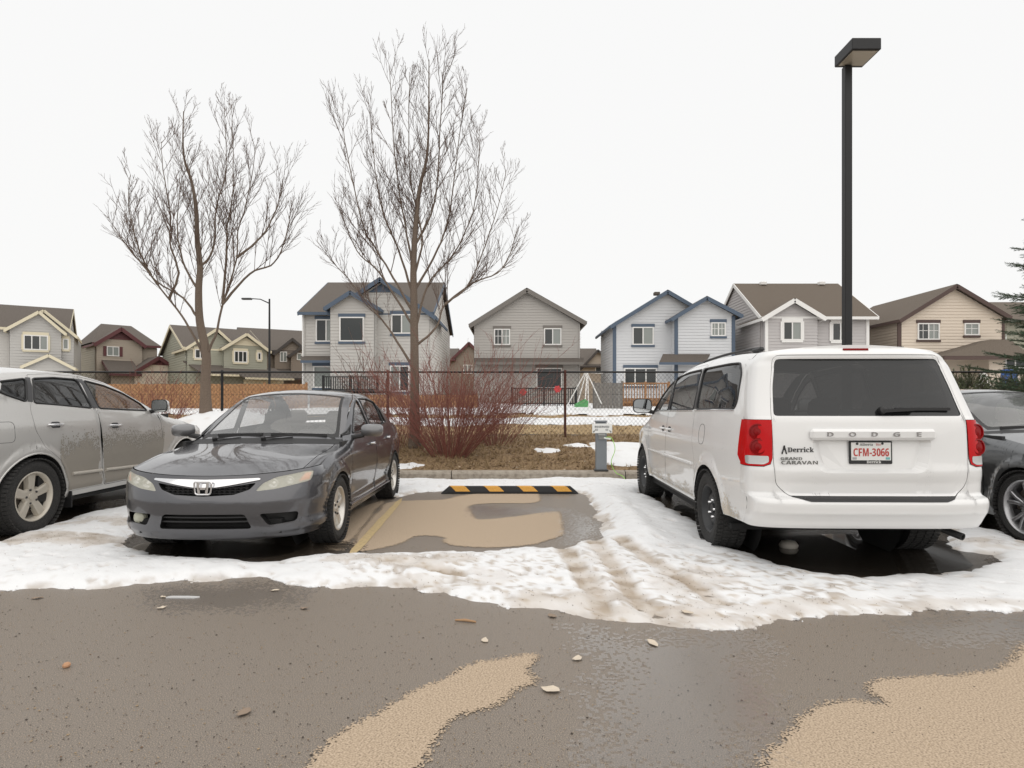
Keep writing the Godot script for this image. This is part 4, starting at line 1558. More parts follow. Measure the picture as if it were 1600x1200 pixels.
		rim_tube(fp, func(l, z): return c.side(sg, l, z), rounded(band(4.02, 4.24, 0.94, 1.14), 0.05, 4), 0.0022)
		obj("fuel_flap_seam", fp, M.gap_shade, car)  # groove shade laid on as a dark line
		var fl := MB.new()
		fl.box(Vector3(sg * 0.83, 0.27, 3.27 - c.L / 2), Vector3(0.2, 0.18, 0.012), 0.004)
		obj("mud_flap", fl, M.trim, car)
	top_part(c, car, "hood", [band(c.lf, 1.24, -1.0, 1.0)], body)
	var ws := band(1.30, 2.30, -0.92, 0.92)
	top_part(c, car, "pillar_frame", [band(1.248, 2.36, -1.0, 1.0), ws], body)
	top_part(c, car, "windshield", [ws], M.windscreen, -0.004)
	var l_end := 4.1
	for i in 20:
		l_end = c.rear_l(c.top.at(l_end)) - c.dep
	top_part(c, car, "roof", [band(2.36, l_end, -1.0, 1.0)], body)
	var zr := c.top.at(l_end)
	var face := PackedVector2Array()
	for i in 31:
		face.append(Vector2(lerpf(-1.0, 1.0, i / 30.0), 0.34))
	for i in 31:
		var s := lerpf(1.0, -1.0, i / 30.0)
		var u := pow(sin(absf(s) * PI / 2), 2.0 / c.nr)
		face.append(Vector2(s, zr + c.crown.at(l_end) * (1.0 - u * u)))
	var rw := conv(c, rounded(poly([-0.6, 1.12, 0.6, 1.12, 0.5, 1.48, -0.5, 1.48]), 0.06, 3), false, 0.06)
	rear_part(c, car, "rear_body", [face, rw], body, 0.0, 0.06, 0.05)
	rear_part(c, car, "rear_window", [rw], M.tint_glass, -0.004, 0.06, 0.06)
	var tl := conv(c, poly([0.55, 0.92, 0.86, 0.92, 0.86, 1.05, 0.6, 1.05]), false, 0.05)
	rear_part(c, car, "tail_lamp", [tl], M.lamp_red, 0.006)
	rear_part(c, car, "tail_lamp", [mirror(tl)], M.lamp_red, 0.006)
	var ff := PackedVector2Array()
	for i in 31:
		ff.append(Vector2(lerpf(-1.0, 1.0, i / 30.0), 0.30))
	for i in 31:
		var s := lerpf(1.0, -1.0, i / 30.0)
		var u := pow(sin(absf(s) * PI / 2), 2.0 / c.nf)
		ff.append(Vector2(s, c.top.at(c.lf) + c.crown.at(c.lf) * (1.0 - u * u)))
	front_part(c, car, "front_bumper", [ff], body, 0.0, 0.06, 0.06)
	cabin(c, car, 1.40, 1.12, [[2.2, [-0.4, 0.4]], [3.15, [-0.42, 0.42]]], 0.50, -1.0)
	# dried road dirt on the lower doors, thinning out upwards in specks
	for sg in [-1.0, 1.0]:
		var mud := MB.new()
		var r := RandomNumberGenerator.new()
		r.seed = 5
		var cell := 0.012
		for i in int(2.0 / cell):
			for j in int(0.75 / cell):
				var l := 1.5 + i * cell
				var z := 0.37 + j * cell
				if Vector2(l + cell / 2 - 3.78, z + cell / 2 - 0.378).length() < c.arch + 0.03 or l > 3.45:
					continue
				var streak := n1.get_noise_2d(l * 2.5, z * 0.5) * 0.16 + n2.get_noise_2d(l, z) * 0.12
				if (z - 0.55) / 0.5 + streak + r.randf_range(-0.24, 0.24) > 0.66:
					continue
				if absf(l - 2.704 - (z - 0.36) * 0.2) < 0.03:
					continue
				var q := []
				for e in [[0, 0], [1, 0], [1, 1], [0, 1]]:
					q.append(c.side(sg, l + e[0] * cell, z + e[1] * cell) + Vector3(sg * 0.0025, 0, 0))
				mud.dir_tri(Vector3(sg, 0, 0), q[0], q[1], q[2])
				mud.dir_tri(Vector3(sg, 0, 0), q[0], q[2], q[3])
		stuff(obj("road_dirt", mud, M.mud, car))

func build_coupe(at: Vector3, turn: float) -> void:
	var car := thing("grey_sedan", "dark grey sedan with split five-spoke alloy wheels half hidden by the white minivan", "car", at, turn, "cars parked along the kerb")
	var c := Car.new()
	c.L = 4.7
	c.axles = [0.92, 3.72]
	c.wheel_r = 0.342
	c.arch = 0.375
	c.lf = 0.53
	c.nf = 2.6
	c.dep = 0.35
	c.nr = 3.0
	c.tum = 0.42
	c.edge = 0.09
	c.flare = 0.022
	c.hw = Tab.new([0.5, 0.90, 0.92, 0.93, 1.6, 0.92, 2.6, 0.925, 3.6, 0.93, 4.35, 0.87])
	c.tuck = Tab.new([0.15, 0.10, 0.25, 0.05, 0.32, 0.03, 0.45, 0.045, 0.62, 0.02, 0.74, 0.0, 0.80, 0.004, 0.9, 0.03, 1.05, 0.07])
	c.belt = Tab.new([0.5, 0.95, 1.4, 0.99, 2.0, 1.02, 4.35, 1.08])
	c.top = Tab.new([0.5, 0.81, 0.9, 0.91, 1.3, 0.975, 1.55, 1.01, 1.7, 1.06, 2.1, 1.26, 2.4, 1.38, 2.65, 1.435, 3.0, 1.45, 3.4, 1.40, 3.8, 1.24, 4.1, 1.12, 4.35, 1.07])
	c.crown = Tab.new([0.5, -0.05, 0.9, 0.0, 1.55, 0.04, 2.5, 0.05, 3.4, 0.05, 4.35, 0.03])
	c.bulge = Tab.new([0.5, 0.46, 0.9, 0.4, 1.55, 0.27, 2.4, 0.13, 3.0, 0.0, 3.8, -0.1, 4.35, -0.25])
	c.frec = Tab.new([0.17, 0.08, 0.3, 0.02, 0.5, 0.0, 0.7, 0.04, 0.85, 0.07])
	c.rrec = Tab.new([0.2, 0.08, 0.35, 0.02, 0.6, 0.0, 0.9, 0.04, 1.1, 0.06])
	var body: Material = M.coupe_paint
	var side := c.outline(0.19, 0.20, 0.24)
	var d1 := rounded(poly([1.46, 0.30, 2.55, 0.30, 2.60, 0.6, 2.60, 1.05, 2.56, 1.40, 2.4, 1.355, 2.1, 1.235, 1.7, 1.045, 1.50, 0.985, 1.44, 0.7]), 0.03, 2)
	var w1 := rounded(poly([1.80, 1.06, 2.52, 1.075, 2.49, 1.345, 2.38, 1.315, 2.1, 1.20]), 0.03, 2)
	var w2 := rounded(poly([2.64, 1.08, 3.5, 1.10, 3.35, 1.32, 3.0, 1.395, 2.62, 1.385]), 0.03, 2)
	var rest := cut(cut([side], grown(d1, 0.006)), w2)
	side_part(c, car, "body_side", rest, body)
	side_part(c, car, "door", cut([d1], w1), body)
	for sg in [-1.0, 1.0]:
		for w in [w1, w2]:
			side_part(c, car, "side_window", [w], M.car_glass, -0.005, [sg])
			var mb := MB.new()
			rim_tube(mb, func(l, z): return c.side(sg, l, z), w, 0.009)
			obj("window_seal", mb, M.trim, car)
		arch_liner(c, car, 0.92, sg)
		arch_liner(c, car, 3.72, sg)
		wheel(car, Vector3(sg * 0.80, 0.342, 0.92 - c.L / 2), sg, 0.342, 0.258, 0.235, "split", M.alloy_grey)
		wheel(car, Vector3(sg * 0.80, 0.342, 3.72 - c.L / 2), sg, 0.342, 0.258, 0.235, "split", M.alloy_grey)
		door_mirror(car, Vector3(sg * 1.06, 1.09, 1.86 - c.L / 2), sg, Vector3(0.2, 0.14, 0.11), body)
		handle(c, car, sg, 2.4, 0.93, body)
	top_part(c, car, "hood", [band(c.lf, 1.50, -1.0, 1.0)], body)
	top_part(c, car, "cowl", [band(1.506, 1.60, -1.0, 1.0)], M.trim)
	var ws := band(1.63, 2.50, -0.92, 0.92)
	top_part(c, car, "pillar_frame", [band(1.60, 2.56, -1.0, 1.0), ws], body)
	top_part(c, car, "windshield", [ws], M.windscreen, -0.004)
	top_part(c, car, "windshield_border", [band(1.632, 2.498, -0.918, 0.918), rounded(band(1.70, 2.46, -0.87, 0.87), 0.05)], M.trim, -0.0025)
	top_part(c, car, "roof", [band(2.56, 3.30, -1.0, 1.0)], body)
	var rs := band(3.34, 3.95, -0.88, 0.88)
	top_part(c, car, "rear_pillar", [band(3.30, 4.0, -1.0, 1.0), rs], body)
	top_part(c, car, "rear_window", [rs], M.car_glass, -0.004)
	var l_end := c.rear_l(1.075) - c.dep
	top_part(c, car, "trunk_lid", [band(4.008, l_end, -1.0, 1.0)], body)
	var ff := PackedVector2Array()
	for i in 31:
		ff.append(Vector2(lerpf(-1.0, 1.0, i / 30.0), 0.20))
	for i in 31:
		var s := lerpf(1.0, -1.0, i / 30.0)
		var u := pow(sin(absf(s) * PI / 2), 2.0 / c.nf)
		ff.append(Vector2(s, c.top.at(c.lf) + c.crown.at(c.lf) * (1.0 - u * u)))
	var lamp := conv(c, rounded(poly([0.48, 0.66, 0.80, 0.69, 0.84, 0.765, 0.55, 0.74]), 0.02, 2), true, 0.04)
	var intake := conv(c, rounded(poly([-0.45, 0.28, 0.45, 0.28, 0.5, 0.62, -0.5, 0.62]), 0.05, 3), true, 0.05)
	front_part(c, car, "front_bumper", [ff, lamp, mirror(lamp), intake], body, 0.0, 0.04, 0.05)
	var fs := func(s, z): return c.front(s, z)
	for p in [lamp, mirror(lamp)]:
		front_part(c, car, "headlight", [p], M.lamp_clear, -0.004, 0.04, 0.04)
	var gr := MB.new()
	recess(gr, fs, intake, Vector3(0, 0, 0.1))
	obj("air_intake", gr, M.black_plastic, car)
	var rf := PackedVector2Array()
	for i in 31:
		rf.append(Vector2(lerpf(-1.0, 1.0, i / 30.0), 0.24))
	for i in 31:
		rf.append(Vector2(lerpf(1.0, -1.0, i / 30.0), 1.07))
	rear_part(c, car, "rear_bumper", [rf], body, 0.0, 0.06, 0.06)
	cabin(c, car, 1.60, 1.02, [[2.35, [-0.38, 0.38]], [3.15, [-0.4, 0.4]]], 0.36, -1.0)
	wiper(car, c.topp(1.56, 0.05), c.topp(1.625, 0.4), c.topp(1.632, 0.1), c.topp(1.645, 0.8), Vector3(0, 0.012, -0.006))

# ---- ground ------------------------------------------------------------
var n1 := FastNoiseLite.new()
var n2 := FastNoiseLite.new()
var n3 := FastNoiseLite.new()
var rise: Tab

func setup_noise() -> void:
	for e in [[n1, 0.9, 3, 11], [n2, 4.0, 3, 12], [n3, 0.25, 2, 13]]:
		e[0].noise_type = FastNoiseLite.TYPE_SIMPLEX_SMOOTH
		e[0].frequency = e[1]
		e[0].fractal_octaves = e[2]
		e[0].seed = e[3]
	rise = Tab.new([10.7, 0.135, 11.2, 0.22, 12.0, 0.36, 13.0, 0.47, 14.0, 0.55, 18.0, 0.68, 20.7, 0.76, 25.8, 0.85, 33.0, 1.06, 40.0, 1.2, 60.0, 1.25, 150.0, 1.25], 900)

func heap(x: float, d: float) -> float:
	# the ploughed heap of snow by the tree on the image-left side of the strip
	return 0.62 * exp(-(pow((x + 6.0) / 1.7, 2.0) + pow((d - 12.9) / 0.9, 2.0)))

func land(x: float, d: float) -> float:
	var k := smoothstep(10.72, 11.6, d)
	return rise.at(d) + k * (n1.get_noise_2d(x, d) * 0.05 + n2.get_noise_2d(x, d) * 0.015)

func ring_of(a: Array) -> PackedVector2Array:
	var o := PackedVector2Array()
	for i in a.size() / 2:
		o.append(G(a[i * 2], a[i * 2 + 1]))
	return o

# a flat patch on the asphalt with an uneven edge, from photo pixels
func patch(parent: Node, called: String, px: Array, y: float, m: Material, wob := 0.035) -> MeshInstance3D:
	var p := ring_of(px)
	var fine := PackedVector2Array()
	for i in p.size():
		var a := p[i]
		var b := p[(i + 1) % p.size()]
		var c0 := p[(i - 1 + p.size()) % p.size()]
		var c1 := p[(i + 2) % p.size()]
		var n := maxi(2, int(a.distance_to(b) / 0.03))
		for k in n:
			var t := float(k) / n
			var q := a.cubic_interpolate(b, c0, c1, t)
			q += Vector2(n1.get_noise_2d(q.x * 2.2, q.y * 2.2), n1.get_noise_2d(q.x * 2.2 + 40.0, q.y * 2.2)) * wob * 2.0
			q += Vector2(n2.get_noise_2d(q.x * 1.5, q.y * 1.5), n2.get_noise_2d(q.x * 1.5 + 40.0, q.y * 1.5)) * wob * 0.6
			fine.append(q)
	var mb := MB.new()
	var idx := Geometry2D.triangulate_polygon(fine)
	for i in range(0, idx.size(), 3):
		mb.dir_tri(Vector3.UP, Vector3(fine[idx[i]].x, y, -fine[idx[i]].y), Vector3(fine[idx[i + 1]].x, y, -fine[idx[i + 1]].y), Vector3(fine[idx[i + 2]].x, y, -fine[idx[i + 2]].y))
	return obj(called, mb, m, parent)

# a patch whose edge breaks up into grains: small cells, kept by distance to the outline and chance
func grain_patch(parent: Node, called: String, px: Array, y: float, m: Material, cell: float, soft: float, wob := 0.04) -> MeshInstance3D:
	var raw := ring_of(px)
	var p := PackedVector2Array()
	for i in raw.size():
		for k in 4:
			p.append(raw[i].cubic_interpolate(raw[(i + 1) % raw.size()], raw[(i - 1 + raw.size()) % raw.size()], raw[(i + 2) % raw.size()], k / 4.0))
	var lo := Vector2(1e9, 1e9)
	var hi := Vector2(-1e9, -1e9)
	for q in p:
		lo = lo.min(q)
		hi = hi.max(q)
	lo -= Vector2.ONE * 0.1
	hi += Vector2.ONE * 0.1
	lo.y = maxf(lo.y, 1.6)
	var w := int((hi.x - lo.x) / cell)
	var h := int((hi.y - lo.y) / cell)
	var mb := MB.new()
	var r := RandomNumberGenerator.new()
	r.seed = int(px[0]) + 3
	# distances on a coarse grid
	var cs := 0.06
	var cw := int((hi.x - lo.x) / cs) + 3
	var chh := int((hi.y - lo.y) / cs) + 3
	var sd := PackedFloat32Array()
	for j in chh:
		for i in cw:
			var q := lo + Vector2(i, j) * cs
			var best := 1e9
			for k in p.size():
				best = minf(best, seg_dist(q, p[k], p[(k + 1) % p.size()]))
			sd.append(best if Geometry2D.is_point_in_polygon(q, p) else -best)
	for j in h:
		var run := -1
		for i in w + 1:
			var keep := false
			if i < w:
				var q := lo + (Vector2(i, j) + Vector2(0.5, 0.5)) * cell
				var fx := (q.x - lo.x) / cs
				var fy := (q.y - lo.y) / cs
				var a := int(fx)
				var b := int(fy)
				var s0 := lerpf(lerpf(sd[b * cw + a], sd[b * cw + a + 1], fx - a), lerpf(sd[(b + 1) * cw + a], sd[(b + 1) * cw + a + 1], fx - a), fy - b)
				s0 += n1.get_noise_2d(q.x * 2.0, q.y * 2.0) * wob + n2.get_noise_2d(q.x * 2.5, q.y * 2.5) * wob * 0.4
				keep = s0 > 0.0 if absf(s0) > soft else s0 / soft + r.randf_range(-1.0, 1.0) > 0.0
			if keep and run < 0:
				run = i
			elif not keep and run >= 0:
				var a0 := lo + Vector2(run, j) * cell
				var b0 := lo + Vector2(i, j + 1) * cell
				mb.dir_tri(Vector3.UP, Vector3(a0.x, y, -a0.y), Vector3(b0.x, y, -a0.y), Vector3(b0.x, y, -b0.y))
				mb.dir_tri(Vector3.UP, Vector3(a0.x, y, -a0.y), Vector3(b0.x, y, -b0.y), Vector3(a0.x, y, -b0.y))
				run = -1
	return obj(called, mb, m, parent)

func build_lot() -> void:
	var lot := Node3D.new()
	lot.name = "parking_lot"
	add_child(lot)
	structure(lot, "wet grey asphalt parking lot with drying tan patches", "asphalt")
	var mb := MB.new()
	mb.dir_tri(Vector3.UP, Vector3(-60, 0, 12), Vector3(60, 0, 12), Vector3(60, 0, -10.6))
	mb.dir_tri(Vector3.UP, Vector3(-60, 0, 12), Vector3(60, 0, -10.6), Vector3(-60, 0, -10.6))
	obj("asphalt", mb, M.asphalt, lot)
	# drying sandy patches
	grain_patch(lot, "dry_patch", [545, 1140, 640, 1085, 700, 1058, 725, 1040, 800, 1026, 840, 1023, 846, 1032, 826, 1046, 845, 1060, 838, 1070, 805, 1078, 770, 1105, 720, 1120, 690, 1140, 640, 1210, 480, 1210], 0.004, M.asphalt_dry, 0.0065, 0.026, 0.03)
	grain_patch(lot, "dry_patch", [1240, 1140, 1244, 1120, 1290, 1100, 1345, 1094, 1385, 1100, 1352, 1072, 1400, 1062, 1500, 1056, 1575, 1040, 1590, 1012, 1640, 1002, 1700, 1010, 1720, 1210, 1210, 1210], 0.004, M.asphalt_dry, 0.0065, 0.026, 0.03)
	grain_patch(lot, "dry_patch", [548, 858, 590, 800, 615, 784, 690, 781, 740, 772, 830, 770, 842, 776, 835, 786, 742, 788, 740, 805, 760, 812, 860, 800, 875, 802, 880, 830, 872, 840, 820, 853, 760, 856, 700, 851, 690, 840, 650, 838, 620, 852], 0.004, M.asphalt_dry, 0.0065, 0.026, 0.03)
	grain_patch(lot, "dry_patch", [505, 848, 530, 815, 560, 795, 598, 783, 585, 800, 545, 850, 530, 862], 0.004, M.asphalt_dry, 0.0065, 0.026, 0.03)
	# soaked ground under the cars
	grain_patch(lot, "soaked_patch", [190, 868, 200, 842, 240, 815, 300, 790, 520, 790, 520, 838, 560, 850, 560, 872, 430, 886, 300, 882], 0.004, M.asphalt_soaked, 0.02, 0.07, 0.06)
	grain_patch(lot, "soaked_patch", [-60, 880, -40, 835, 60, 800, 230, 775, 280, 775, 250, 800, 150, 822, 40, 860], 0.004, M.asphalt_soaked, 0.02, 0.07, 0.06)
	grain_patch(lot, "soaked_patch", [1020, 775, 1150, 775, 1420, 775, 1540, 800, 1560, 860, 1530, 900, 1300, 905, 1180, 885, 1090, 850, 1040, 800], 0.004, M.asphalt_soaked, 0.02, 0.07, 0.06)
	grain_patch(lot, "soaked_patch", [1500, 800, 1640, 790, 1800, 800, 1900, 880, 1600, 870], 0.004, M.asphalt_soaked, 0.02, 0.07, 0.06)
	# standing water under the minivan and a film of meltwater on the stall
	patch(lot, "puddle", [1150, 862, 1170, 848, 1230, 838, 1400, 836, 1480, 848, 1505, 870, 1515, 890, 1460, 897, 1350, 901, 1290, 896, 1230, 886, 1180, 875], 0.008, M.water, 0.015)
	patch(lot, "puddle", [1052, 797, 1070, 790, 1110, 812, 1118, 832, 1090, 822], 0.008, M.water, 0.01)
	patch(lot, "puddle", [205, 862, 225, 850, 300, 843, 420, 850, 470, 856, 440, 868, 350, 874, 260, 868], 0.008, M.water, 0.015)
	grain_patch(lot, "wet_film", [905, 985, 960, 1000, 1050, 1004, 1160, 992, 1195, 1010, 1170, 1060, 1190, 1110, 1150, 1210, 940, 1210, 960, 1120, 925, 1075, 960, 1040, 930, 1010], 0.006, M.film, 0.016, 0.16, 0.12)
	grain_patch(lot, "wet_film", [742, 792, 800, 795, 860, 793, 890, 800, 925, 820, 930, 838, 885, 850, 895, 826, 880, 800, 800, 805, 748, 806], 0.006, M.film, 0.016, 0.16, 0.12)
	grain_patch(lot, "wet_film", [230, 925, 330, 916, 420, 912, 470, 925, 440, 945, 330, 955, 250, 945], 0.006, M.film, 0.016, 0.16, 0.12)
	grain_patch(lot, "wet_film", [1400, 985, 1500, 968, 1640, 962, 1700, 985, 1560, 1000, 1450, 1003], 0.006, M.film, 0.016, 0.16, 0.12)
	# worn yellow stall line beside the sedan
	patch(lot, "stall_line", [548, 861, 562, 861, 627, 785, 619, 785], 0.009, M.line_paint, 0.004)
	# kerb stones
	var kerb := Node3D.new()
	kerb.name = "kerb"
	add_child(kerb)
	structure(kerb, "weathered concrete kerb along the end of the stalls", "kerb")
	var x := -22.0
	while x < 22.0:
		var ln := 2.98
		var k := MB.new()
		var prof := [[-10.56, -0.1], [-10.565, 0.10], [-10.585, 0.138], [-10.62, 0.15], [-10.73, 0.152], [-10.75, 0.14], [-10.755, -0.1]]
		for i in prof.size() - 1:
			k.dir_tri(Vector3(0, 1 if i in [2, 3, 4] else 0, 1 if i < 3 else -1), Vector3(x, prof[i][1], prof[i][0]), Vector3(x + ln, prof[i][1], prof[i][0]), Vector3(x + ln, prof[i + 1][1], prof[i + 1][0]))
			k.dir_tri(Vector3(0, 1 if i in [2, 3, 4] else 0, 1 if i < 3 else -1), Vector3(x, prof[i][1], prof[i][0]), Vector3(x + ln, prof[i + 1][1], prof[i + 1][0]), Vector3(x, prof[i + 1][1], prof[i + 1][0]))
		for e in [x, x + ln]:
			for i in range(1, prof.size() - 1):
				k.tri(Vector3(e, prof[0][1], prof[0][0]), Vector3(e, prof[i][1], prof[i][0]), Vector3(e, prof[i + 1][1], prof[i + 1][0]))
		obj("kerb_stone", k, M.concrete, kerb)
		x += 2.995
	# loose grit
	var mm := MultiMesh.new()
	mm.transform_format = MultiMesh.TRANSFORM_3D
	mm.use_colors = true
	var gb := MB.new()
	var ps := [Vector3(1, 0, 0.2), Vector3(-0.3, 0, 0.9), Vector3(-0.9, 0, -0.4), Vector3(0.4, 0, -0.8), Vector3(0.1, 0.8, 0.1)]
	for i in 4:
		gb.dir_tri(Vector3(ps[i].x, 0.5, ps[i].z), ps[i], ps[(i + 1) % 4], ps[4])
	mm.mesh = gb.mesh()
	var count := 24000
	mm.instance_count = count
	for i in count:
		var d := 1.9 + pow(rng.randf(), 1.6) * 8.3
		var xx := rng.randf_range(-1.0, 1.0) * (d * 0.9 + 0.5)
		var s := rng.randf_range(0.0015, 0.0042) * (1.0 + 0.7 * float(rng.randf() > 0.93))
		var bs := Basis(Vector3.UP, rng.randf() * TAU).scaled(Vector3(s, s * rng.randf_range(0.4, 0.9), s * rng.randf_range(0.6, 1.2)))
		mm.set_instance_transform(i, Transform3D(bs, Vector3(xx, 0.003, -d)))
		var t := rng.randf()
		var c := Color(0.06, 0.047, 0.036)
		if t > 0.62:
			c = Color(0.32, 0.24, 0.15)
		elif t > 0.45:
			c = Color(0.16, 0.10, 0.06)
		mm.set_instance_color(i, c)
	var gi := MultiMeshInstance3D.new()
	gi.name = "loose_grit"
	gi.multimesh = mm
	gi.material_override = M.vertex_matte
	add_child(gi)
	stuff(gi, "loose sand and grit scattered over the asphalt", "grit")

# ---- snow of the lot ---------------------------------------------------
func seg_dist(p: Vector2, a: Vector2, b: Vector2) -> float:
	return p.distance_to(Geometry2D.get_closest_point_to_segment(p, a, b))

func build_snow() -> void:
	var outer := ring_of([-420, 915, 0, 920, 87, 920, 150, 922, 196, 916, 252, 913, 330, 908, 385, 900, 425, 898, 444, 914, 490, 915, 535, 918, 560, 918, 608, 918, 674, 925, 712, 934, 751, 944, 800, 950, 852, 953, 887, 961, 945, 971, 1000, 975, 1056, 982, 1131, 983, 1180, 978, 1217, 970, 1270, 968, 1319, 960, 1375, 957, 1450, 954, 1600, 953, 2150, 953, 2150, 750.5, -300, 750.5])
	var holes := [
		# the bare stall and the ground under the sedan
		ring_of([188, 862, 196, 850, 225, 864, 259, 873, 304, 876, 350, 880, 402, 880, 437, 876, 497, 871, 560, 866, 627, 867, 702, 863, 747, 864, 806, 861, 877, 860, 903, 852, 935, 845, 944, 832, 938, 815, 929, 801, 923, 784, 913, 771, 830, 767, 700, 767, 650, 770, 612, 779, 598, 775, 595, 768, 560, 766, 420, 766, 340, 775, 260, 800, 205, 838]),
		# under the minivan
		ring_of([1012, 777, 1026, 784, 1057, 800, 1085, 818, 1108, 833, 1120, 850, 1147, 861, 1181, 876, 1232, 888, 1290, 898, 1348, 902, 1464, 898, 1519, 894, 1560, 882, 1545, 868, 1500, 862, 1480, 848, 1490, 838, 1440, 800, 1350, 768, 1010, 765, 990, 772]),
		# under the utility vehicle
		ring_of([-300, 900, -60, 868, 0, 851, 80, 820, 149, 803, 187, 795, 235, 782, 262, 768, 262, 760, 0, 760, -300, 800]),
		# under the grey car
		ring_of([1535, 826, 1575, 838, 1600, 850, 1680, 862, 1900, 870, 2100, 850, 1900, 780, 1500, 775, 1480, 790])]
	var tracks := [
		[G(878, 858), G(900, 890), G(925, 930), G(945, 966)], [G(966, 852), G(1010, 880), G(1055, 905), G(1125, 945)], [G(925, 850), G(955, 890), G(985, 930), G(1020, 965)],
		[G(600, 884), G(660, 893), G(720, 905)]]
	var zones := []
	for z in [[640, 886, 0.6, 0.22, 0.85], [585, 882, 0.35, 0.2, 0.7], [705, 916, 0.5, 0.13, 0.6], [770, 905, 0.35, 0.2, 0.4], [915, 945, 0.4, 0.3, 0.85], [1000, 966, 0.7, 0.16, 0.9],
			[1105, 972, 0.6, 0.13, 0.8], [880, 945, 0.35, 0.14, 0.75], [1075, 915, 0.3, 0.35, 0.55], [1190, 955, 0.5, 0.13, 0.6], [1320, 948, 1.0, 0.07, 0.7], [1520, 946, 1.2, 0.06, 0.5],
			[40, 850, 1.1, 0.25, 0.85], [130, 822, 0.8, 0.28, 0.85], [938, 812, 0.10, 0.7, 0.8], [1560, 858, 0.35, 0.25, 0.8], [960, 880, 0.3, 0.3, 0.4]]:
		var q := G(z[0], z[1])
		zones.append([q.x, q.y, z[2], z[3], z[4]])
	var x0 := -9.6
	var x1 := 10.2
	var d0 := 3.3
	var d1 := 10.56
	# coarse signed distance, then fine interpolation
	var cs := 0.10
	var cw := int((x1 - x0) / cs) + 2
	var chh := int((d1 - d0) / cs) + 2
	var sd := PackedFloat32Array()
	var td := PackedFloat32Array()
	sd.resize(cw * chh)
	td.resize(cw * chh)
	var rings := [outer] + holes
	for j in chh:
		for i in cw:
			var p := Vector2(x0 + i * cs, d0 + j * cs)
			var inside := Geometry2D.is_point_in_polygon(p, outer)
			var best := 1e9
			for h in holes:
				if Geometry2D.is_point_in_polygon(p, h):
					inside = false
			for r in rings:
				var n: int = r.size()
				for k in n:
					var a: Vector2 = r[k]
					var b: Vector2 = r[(k + 1) % n]
					if minf(a.x, b.x) - best > p.x or maxf(a.x, b.x) + best < p.x or minf(a.y, b.y) - best > p.y or maxf(a.y, b.y) + best < p.y:
						continue
					best = minf(best, seg_dist(p, a, b))
			sd[j * cw + i] = best if inside else -best
			var t := 9.0
			for tr in tracks:
				for k in tr.size() - 1:
					t = minf(t, seg_dist(p, tr[k], tr[k + 1]))
			td[j * cw + i] = t
	var look := func(arr: PackedFloat32Array, x: float, d: float) -> float:
		var fx := clampf((x - x0) / cs, 0.0, cw - 1.001)
		var fy := clampf((d - d0) / cs, 0.0, chh - 1.001)
		var i := int(fx)
		var j := int(fy)
		return lerpf(lerpf(arr[j * cw + i], arr[j * cw + i + 1], fx - i), lerpf(arr[(j + 1) * cw + i], arr[(j + 1) * cw + i + 1], fx - i), fy - j)
	var st := 0.032
	var w := int((x1 - x0) / st) + 1
	var hh := int((d1 - d0) / st) + 1
	var pos := PackedVector3Array()
	var col := PackedColorArray()
	var ok := PackedByteArray()
	pos.resize(w * hh)
	col.resize(w * hh)
	ok.resize(w * hh)
	for j in hh:
		var d := d0 + j * st
		for i in w:
			var x := x0 + i * st
			if absf(x) > d * 0.88 + 0.9:
				continue
			var s: float = look.call(sd, x, d)
			if s < -0.22:
				continue
			var e1 := n1.get_noise_2d(x * 1.6, d * 1.6)
			var e2 := n2.get_noise_2d(x * 1.2, d * 1.2)
			s += e1 * 0.09 + e2 * 0.05
			if s < -0.08:
				continue
			var id := j * w + i
			ok[id] = 1
			var front := 1.0 - smoothstep(4.2, 5.0, d)
			var thick := lerpf(0.060, 0.034, front) * (1.0 + 0.6 * n3.get_noise_2d(x * 2.0, d * 2.0))
			var zonal := smoothstep(-1.6, -0.9, x) * (1.0 - smoothstep(2.4, 3.2, x)) * (1.0 - smoothstep(4.8, 5.8, d))
			var h := 0.0
			if s > 0.0:
				h = thick * (1.0 - exp(-s / 0.10)) + 0.006
				h += smoothstep(0.0, 0.25, s) * (e1 * 0.013 + e2 * 0.006 + n2.get_noise_2d(x * 2.8, d * 2.8) * 0.006 * (0.3 + zonal) - zonal * 0.020 * pow(absf(n1.get_noise_2d(x * 3.2 + 5.0, d * 3.2)), 0.6) + zonal * 0.008)
			else:
				h = s * 0.35
			# ridge pushed up beside the stall
			h += smoothstep(0.02, 0.12, s) * 0.075 * exp(-pow((x - 1.28 - (d - 6.5) * 0.02) / 0.16, 2.0)) * smoothstep(5.4, 5.9, d) * (1.0 - smoothstep(7.9, 8.4, d))
			var t: float = look.call(td, x, d) + e2 * 0.03
			var rut := 1.0 - smoothstep(0.045, 0.11, t)
			h -= rut * 0.026 * smoothstep(0.0, 0.1, s)
			# dents of old footprints
			var fp := n2.get_noise_2d(x * 0.9 + 70.0, d * 0.9)
			h -= smoothstep(0.38, 0.52, fp) * 0.03 * smoothstep(0.05, 0.2, s)
			pos[id] = Vector3(x, maxf(h, -0.03), -d)
			# grey-brown grit lies where wheels and the plough have been
			var dirt := 0.0
			var grain := n2.get_noise_2d(x * 0.8, d * 0.8)
			var blot := n1.get_noise_2d(x * 1.3 + 9.0, d * 1.3)
			var spot := n2.get_noise_2d(x * 2.4 + 31.0, d * 2.4)
			var zone := 0.0
			for z in zones:
				var q := pow((x - z[0]) / z[2], 2.0) + pow((d - z[1]) / z[3], 2.0)
				if q < 2.2:
					zone = maxf(zone, z[4] * (1.0 - smoothstep(0.45, 0.95, q + blot * 1.3 + grain * 0.9)))
			dirt = zone * (0.75 + 0.5 * grain)
